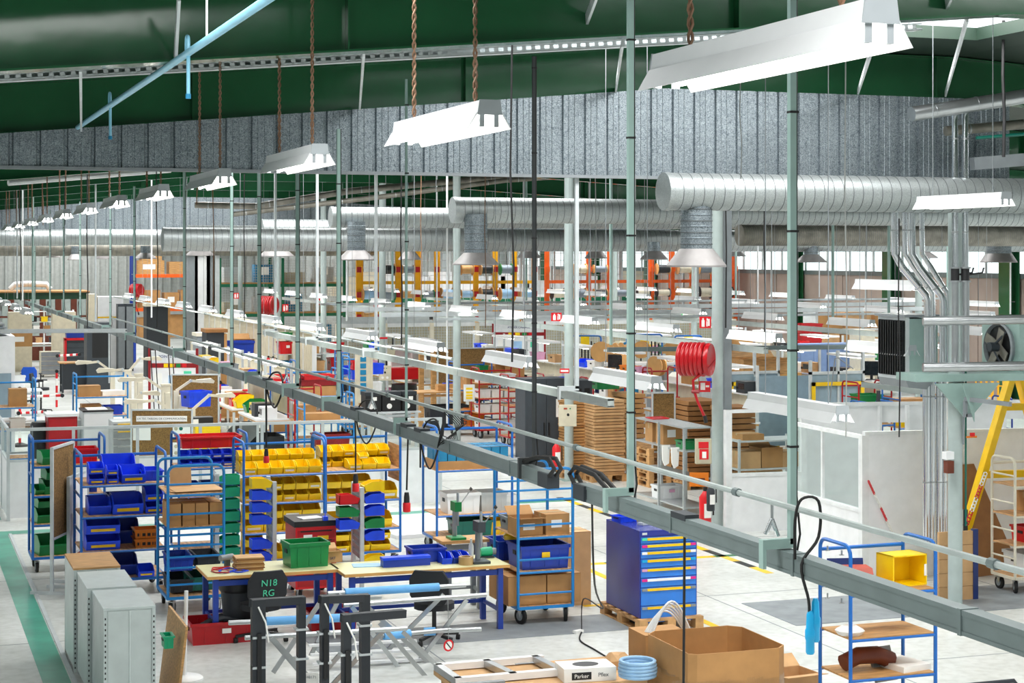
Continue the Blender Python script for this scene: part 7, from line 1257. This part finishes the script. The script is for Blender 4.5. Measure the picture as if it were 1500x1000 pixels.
# --- rows of work stations under the lamps
rr = random.Random(11)
DESC = {'bin_blue': 'blue', 'bin_red': 'red', 'bin_yellow': 'yellow', 'card': 'brown', 'card_light': 'tan', 'paper': 'white', 'black': 'black', 'charcoal': 'charcoal', 'lamp_white': 'pale grey', 'bin_green': 'green', 'ivory': 'cream', 'pink': 'pink', 'cyan_box': 'teal blue', 'crate_orange': 'orange', 'mid_grey': 'grey'}
SLOT = ['near end', 'near middle', 'far middle', 'far end', 'upper shelf near end', 'upper shelf middle', 'upper shelf far end', 'floor underneath']
stations = []
def station(x, y, row, i):
    nm = '%s bench of the %s' % (ORD[i], row)
    def mk():
        t = root('work_station', 'table'); MB().box(-.4, -1.0, .86, .4, 1.0, .9).build('tabletop', 'lamp_white', t); MB().box(-.38, -.98, .82, .38, .98, .86).build('edge_board', 'table_wood', t)
        for yy in (-.95, .95):
            for xx in (-.35, .35): MB().box(xx - .025, yy - .025, 0, xx + .025, yy + .025, .82).build('leg', 'pale_grey', t)
            MB().box(.33, yy - .025, .9, .38, yy + .025, 2.05).build('upright', 'pale_grey', t)
        MB().box(.12, -.95, 1.45, .4, .95, 1.48).build('upper_shelf', 'lamp_white', t); MB().box(.35, -.95, .95, .37, .95, 1.4).build('back_panel', 'beige', t)
        l_ = MB().box(-.1, -.7, 1.98, .4, .7, 2.03).build('task_light', 'lamp_white', t); MB().cyl((.1, -.6, 1.965), (.1, .6, 1.965), .015, 6).build('lamp_tube', 'tube_lit', l_); return t
    inst('station', mk, (x, y, 0), 0, 'white assembly work station with upper shelf, ' + nm, 'assembly work stations')
    for s in range(8):
        if rr.random() < .12: continue
        c = rr.choice(list(DESC)); ly = (-.75, -.25, .25, .75, -.7, 0, .7, -.2)[s]; lx = -.1 if s < 4 else .26 if s < 7 else 0; z = .9 if s < 4 else 1.48 if s < 7 else 0
        w, d, h = (.42, .36, .28) if s < 4 else (.26, .5, .2) if s < 7 else (.55, .9, .5); lb = '%s %%s, %s of the %s' % (DESC[c], SLOT[s], nm); k = rr.random(); P_ = (x + lx, y + ly, z); g_ = 'things on the work stations'
        if k < .35: crate(c, w, d, h, P_, 0, lb % 'crate', g_)
        elif k < .6: carton(w, d, h, P_, 0, lb % 'box', g_, c, tape=False, lab='paper' if c != 'paper' else None)
        elif k < .8 or s == 7: bin_(c, d, w, h, P_, R(-90), lb % 'open bin', g_, None)
        elif k < .9:
            def mk2():
                t = root('test_instrument', 'instrument'); MB().box(-.16, -.2, 0, .16, .2, .24).build('case', c, t); MB().box(-.165, -.16, .08, -.16, .1, .2).build('screen', 'dark_glass', t); MB().cyl((-.18, .15, .1), (-.16, .15, .1), .03, 8).build('dial', 'black', t); return t
            inst(('instr', c), mk2, P_, 0, lb % 'test instrument', g_)
        else:
            def mk3():
                t = root('monitor', 'monitor'); MB().box(-.02, -.24, .1, .02, .24, .42).build('screen_case', 'black', t); MB().box(-.024, -.22, .12, -.02, .22, .4).build('screen', 'dark_glass', t); MB().box(-.1, -.12, 0, .1, .12, .015).build('foot', 'black', t); MB().box(-.01, -.03, .015, .03, .03, .12).build('neck', 'black', t); return t
            inst('monitor', mk3, P_, R(rr.uniform(-20, 60)), 'black monitor, %s of the %s' % (SLOT[s], nm), g_)
for row, x, ys in (('left row', 7.6, (37.5, 40.2, 42.9, 46)), ('column row', 11.2, (50, 52.8, 55.6)), ('inner row', 13.6, (46.5, 49.2, 51.9)), ('middle row', 16.4, (33.5, 36.2, 39, 41.8, 44.6, 47.4, 50.2)), ('outer row', 20.8, (36, 38.8, 41.6, 44.4, 47.2, 50)), ('right row', 25.0, (39, 42, 45, 48, 51))):
    for i, y in enumerate(ys): station(x, y, row, i)
# chairs at the stations
for i, (x, y) in enumerate([(10.0, 50), (10.1, 54), (15.3, 36.5), (15.4, 42), (15.2, 47.5), (19.8, 39), (19.7, 45), (24, 43), (14.6, 44)]): chair('office chair at the far work stations, %s from the left block' % ORD[i], (x, y, 0), rr.uniform(0, 6), 'seat_blue' if i % 2 else 'seat_black', .55, True, 'chairs at the far work stations')
# --- big wooden reel discs and flat goods in front of the fence
for i, (px, py, D, r, ax) in enumerate([(880, 515, 44, .25, .9), (897, 517, 44.5, .24, .35), (906, 515, 45, .23, .3), (912, 522, 43, .25, .6), (922, 515, 46, .2, .2), (962, 536, 40, .23, .5), (985, 515, 46, .27, .9), (1068, 512, 44, .3, .8), (1090, 506, 47, .25, .9), (940, 512, 46, .22, .7)]):
    p = WP(px, py, D); t = thing('wooden_reel', 'wooden reel disc standing on edge, %s from the left before the fence' % ORD[[0, 1, 2, 3, 4, 6, 7, 8, 9, 5][i]], 'reel', p, R(90 * ax) - R(19), 'wooden reels before the fence'); T = Matrix.Rotation(R(90), 4, 'Y')
    for s in (-1, 1): MB().lathe([(.02, s * .08 - .01), (r, s * .08 - .01), (r, s * .08 + .01), (.02, s * .08 + .01), (.02, s * .08 - .01)], 22, T).build('disc', 'spool_wood', t, smooth=30)
    MB().cyl((-.08, 0, 0), (.08, 0, 0), r * .5, 14).build('core', 'charcoal' if i % 2 else 'spool_wood', t, smooth=40); MB().box(.09, -r * .6, -.01, .094, r * .6, .01).build('slot', 'black', t)
a = W(868, 45.5, 0); t = thing('reel_table', 'long grey bench under the wooden reels before the fence', 'table', (a.x + 2.2, a.y - .4, 0), 0); MB().box(-2.4, -.35, 1.5, 2.4, .35, 1.56).build('tabletop', 'lamp_white', t); [MB().box(x, -.3, 0, x + .05, .3, 1.5).build('leg', 'pale_grey', t) for x in (-2.3, -.8, .8, 2.2)]
# blue frames with hanging cables
for i, (px0, px1, D, y0) in enumerate([(835, 882, 50, 492), (920, 972, 50, 490), (990, 1030, 49, 492), (700, 745, 47, 532)]):
    a = WP(px0, y0, D); w = (px1 - px0) / F * D; t = thing('cable_hanger', 'blue tubular frame with hanging black cables, %s before the fence' % ORD[i], 'cable hanger', (a.x + w / 2, a.y, 0), R(-19), 'blue cable frames'); h = a.z
    MB().tube([(-w / 2, 0, 0), (-w / 2, 0, h - .08)] + arc((-w / 2 + .08, 0, h - .08), .08, 180, 90, 4) + arc((w / 2 - .08, 0, h - .08), .08, 90, 0, 4) + [(w / 2, 0, 0)], .025, 6).build('tube', 'blue', t, smooth=50)
    for k in range(9): MB().cyl((-w * .4 + k * w * .1, -.03, h - .15 - .05 * (k % 3)), (-w * .4 + k * w * .1, -.03, h - .65 - .1 * (k % 2)), .025, 5).build('cable', 'black', t)
    MB().box(-.12, -.06, h - .25, .12, -.05, h - .02).build('yellow_tag', 'bin_yellow', t)
# --- right of the column: grey screens with yellow frames, blue cupboards, cartons
def screen(px0, px1, D, h, label):
    a = W(px0, D, 0); w = (px1 - px0) / F * D / CY; t = thing('welding_screen', label, 'screen', a, 0, 'grey screens with yellow frames')
    MB().box(.03, 0, .3, w - .03, .03, h).build('panel', 'panel_blue_grey', t); MB().box(0, -.02, h, w, .05, h + .06).build('top_rail', 'pale_grey', t)
    for x in (0, w * .5, w - .05): MB().box(x, -.02, 0, x + .05, .05, h + .5 if x else h + .3).build('post', 'pale_grey', t)
    for b in ((.03, -.06, h - .24, w - .03, -.03, h - .16), (.03, -.06, .1, .11, -.03, h - .16), (w - .11, -.06, .1, w - .03, -.03, h - .16), (.03, -.06, .45, w - .03, -.03, .53)): MB().box(*b).build('yellow_frame', 'safety_yellow', t)
    return t
screen(1066, 1146, 38.0, 1.75, 'grey screen with yellow frame right of the column'); screen(1186, 1272, 37.5, 1.78, 'grey screen with yellow frame right of the green drop pole'); oneoff(MB().box(-1.0, 0, .2, 1.0, .03, 1.7), 'grey_screen', 'panel_blue_grey', 'plain grey screen between the yellow framed screens', 'screen', W(1166, 38.4, 0))
sh = W(1210, 36.6, 0); t = thing('side_shelf', 'pale side shelf with mint tray before the right grey screen', 'shelf', sh); MB().box(-.6, -.25, 1.05, .6, .25, 1.09).build('shelf', 'lamp_white', t); MB().box(-.6, -.25, .7, .6, .25, .74).build('shelf', 'lamp_white', t); [MB().box(x, -.2, 0, x + .04, .2, 1.1).build('leg', 'pale_grey', t) for x in (-.58, .54)]
crate('bin_teal', .35, .25, .12, on(sh, .3, 0, 1.09), 0, 'mint tray on the side shelf'); crate('charcoal', .5, .25, .1, on(sh, -.2, 0, 1.09), 0, 'dark tray on the side shelf')
for i, (px, D, w, h) in enumerate([(1172, 46, .75, 2.0), (1213, 46.3, .75, 2.0), (1242, 46.6, .5, 2.0)]): t = thing('blue_cupboard', 'light blue-grey cupboard, %s of three behind the grey screens' % ORD[i], 'cupboard', W(px, D, 0), R(-5), 'light blue-grey cupboards'); MB().box(0, 0, 0, w, .5, h).build('carcass', 'part_blue', t); [MB().box(x, -.015, .05, x + w / 2 - .03, 0, h - .05).build('door', 'part_blue', t) for x in (.02, w / 2 + .01)]
p = W(1258, 46, 0); [oneoff(MB().box(-.2, -.3, 0, .2, .3, .58).box(-.16, -.32, .1, .16, -.3, .5), 'cream_box', 'ivory', 'cream instrument box, %s from below right of the blue-grey cupboards' % ORD[k], 'box', on(p, .1, 0, .6 + .6 * k)) for k in range(3)]
for k in range(3): crate('red', .7, .6, .28, W(1182, 52, 1.45 + k * .29), 0, 'large red crate, %s from below behind the blue-grey cupboards' % ORD[k], 'large red crates behind the cupboards')
crate('bin_red', .3, .5, .45, W(1172, 51, 1.4), 0, 'tall red crate left of the large red crates')
a = W(1195, 54, 0); t = thing('carton_shelf', 'high pale shelf holding long cartons at right', 'shelf', a); MB().box(0, 0, 1.35, 3.4, .8, 1.42).build('shelf', 'white_paint', t); [MB().box(x, 0, 0, x + .08, .8, 2.6).build('post', 'pale_grey', t) for x in (0, 1.6, 3.3)]; MB().box(0, 0, 2.0, 3.4, .8, 2.06).build('shelf', 'white_paint', t)
for i, (x, z, w, h) in enumerate([(.45, 1.42, .8, .5), (1.3, 1.42, .8, .45), (2.2, 1.42, .9, .5), (.5, 2.06, .9, .4), (1.5, 2.06, .9, .5), (2.6, 2.06, 1.0, .4)]): carton(w, .7, h, on(a, x, .4, z), 0, 'long carton, %s on the high pale shelf at right' % ORD[i], 'cartons on the high pale shelf', ('card_light', 'card')[i % 2])
carton(1.25, .9, .35, W(1112, 41.5, 1.55), 0, 'large open yellow-brown carton above the left grey screen', opened=True, col='wood'); t = thing('pallet_table', 'table with cartons and red rail above the left grey screen', 'table', W(1110, 42, 0)); MB().box(-.9, -.5, 1.45, .9, .5, 1.54).build('tabletop', 'table_wood', t); [MB().box(x, -.4, 0, x + .05, .4, 1.45).build('leg', 'red', t) for x in (-.85, .8)]
filled_trolley('red trolley with trays behind the booth', 1258, 35.5, .75, 1.75, 'red', (1.3, .9), [(0, 1.3, .5, .2, 'bin_green'), (0, .9, .6, .25, 'paper')], 'the red trolley behind the booth'); filled_trolley('blue trolley with white sheets behind the booth', 1272, 32.5, .55, 1.6, 'blue', (1.2, .8), [(0, 1.2, .4, .1, 'paper')], 'the blue trolley behind the booth')
filled_trolley('second blue trolley left of the silver pipes', 1318, 35, .9, 1.75, 'blue', (1.3, .9), [(0, 1.3, .7, .15, 'card'), (.0, .9, .6, .25, 'bin_yellow')], 'the blue trolley by the silver pipes'); filled_trolley('long blue trolley left of the yellow gantry', 1424, 34, .9, 1.55, 'blue_dark', (1.2, .7), [(-.2, 1.2, .4, .2, 'card'), (.2, 1.2, .4, .25, 'bin_yellow')], 'the trolley by the gantry')
for i, px in enumerate((1433, 1441, 1449, 1458, 1466)): t = thing('yellow_ladder', 'narrow yellow ladder frame, %s from the left behind the booth' % ORD[i], 'ladder', W(px, 44, 0), R(-19), 'yellow ladder frames'); [MB().box(x - .015, -.02, 0, x + .015, .02, 1.4).build('stile', 'amber', t) for x in (-.06, .06)]; [MB().box(-.06, -.015, z, .06, .015, z + .03).build('rung', 'amber', t) for z in (.3, .55, .8, 1.05, 1.3)]
for px, y0 in ((1262, 562),): t = thing('arm_rail', 'grey rail on a dark post above the booth', 'rail', WP(1262, 563, 31)); O = WP(1262, 563, 31); MB().beam((0, 0, 0), WP(1352, 574, 31) - O, .08, .09).build('rail', 'bus_light', t); MB().beam(WP(1287, 572, 31) - O, WP(1284, 640, 31) - O, .05, .05).build('post', 'dark_grey', t)
t = thing('jib_arm', 'grey jib arm fixed to the nearest column', 'arm', WP(1414, 584, 21.4)); O = WP(1414, 584, 21.4); MB().beam((0, 0, 0), WP(1480, 592, 20.8) - O, .05, .05).build('arm', 'mid_grey', t); MB().beam((0, 0, -.02), (0, 0, -.22), .04, .04).build('drop', 'mid_grey', t); MB().beam((0, 0, -.2), (.1, 0, -.2), .04, .04).build('foot', 'mid_grey', t)
# leaning dark rod and white bent rod at the right grey screen
p = WP(1220, 610, 36); oneoff(MB().tube([WP(1214, 604, 36), WP(1218, 565, 36), WP(1223, 525, 36), WP(1228, 524, 36), WP(1250, 540, 36)], .012, 6), 'bent_rod', 'mid_grey', 'thin bent rod standing at the right grey screen', 'rod', smooth=60)
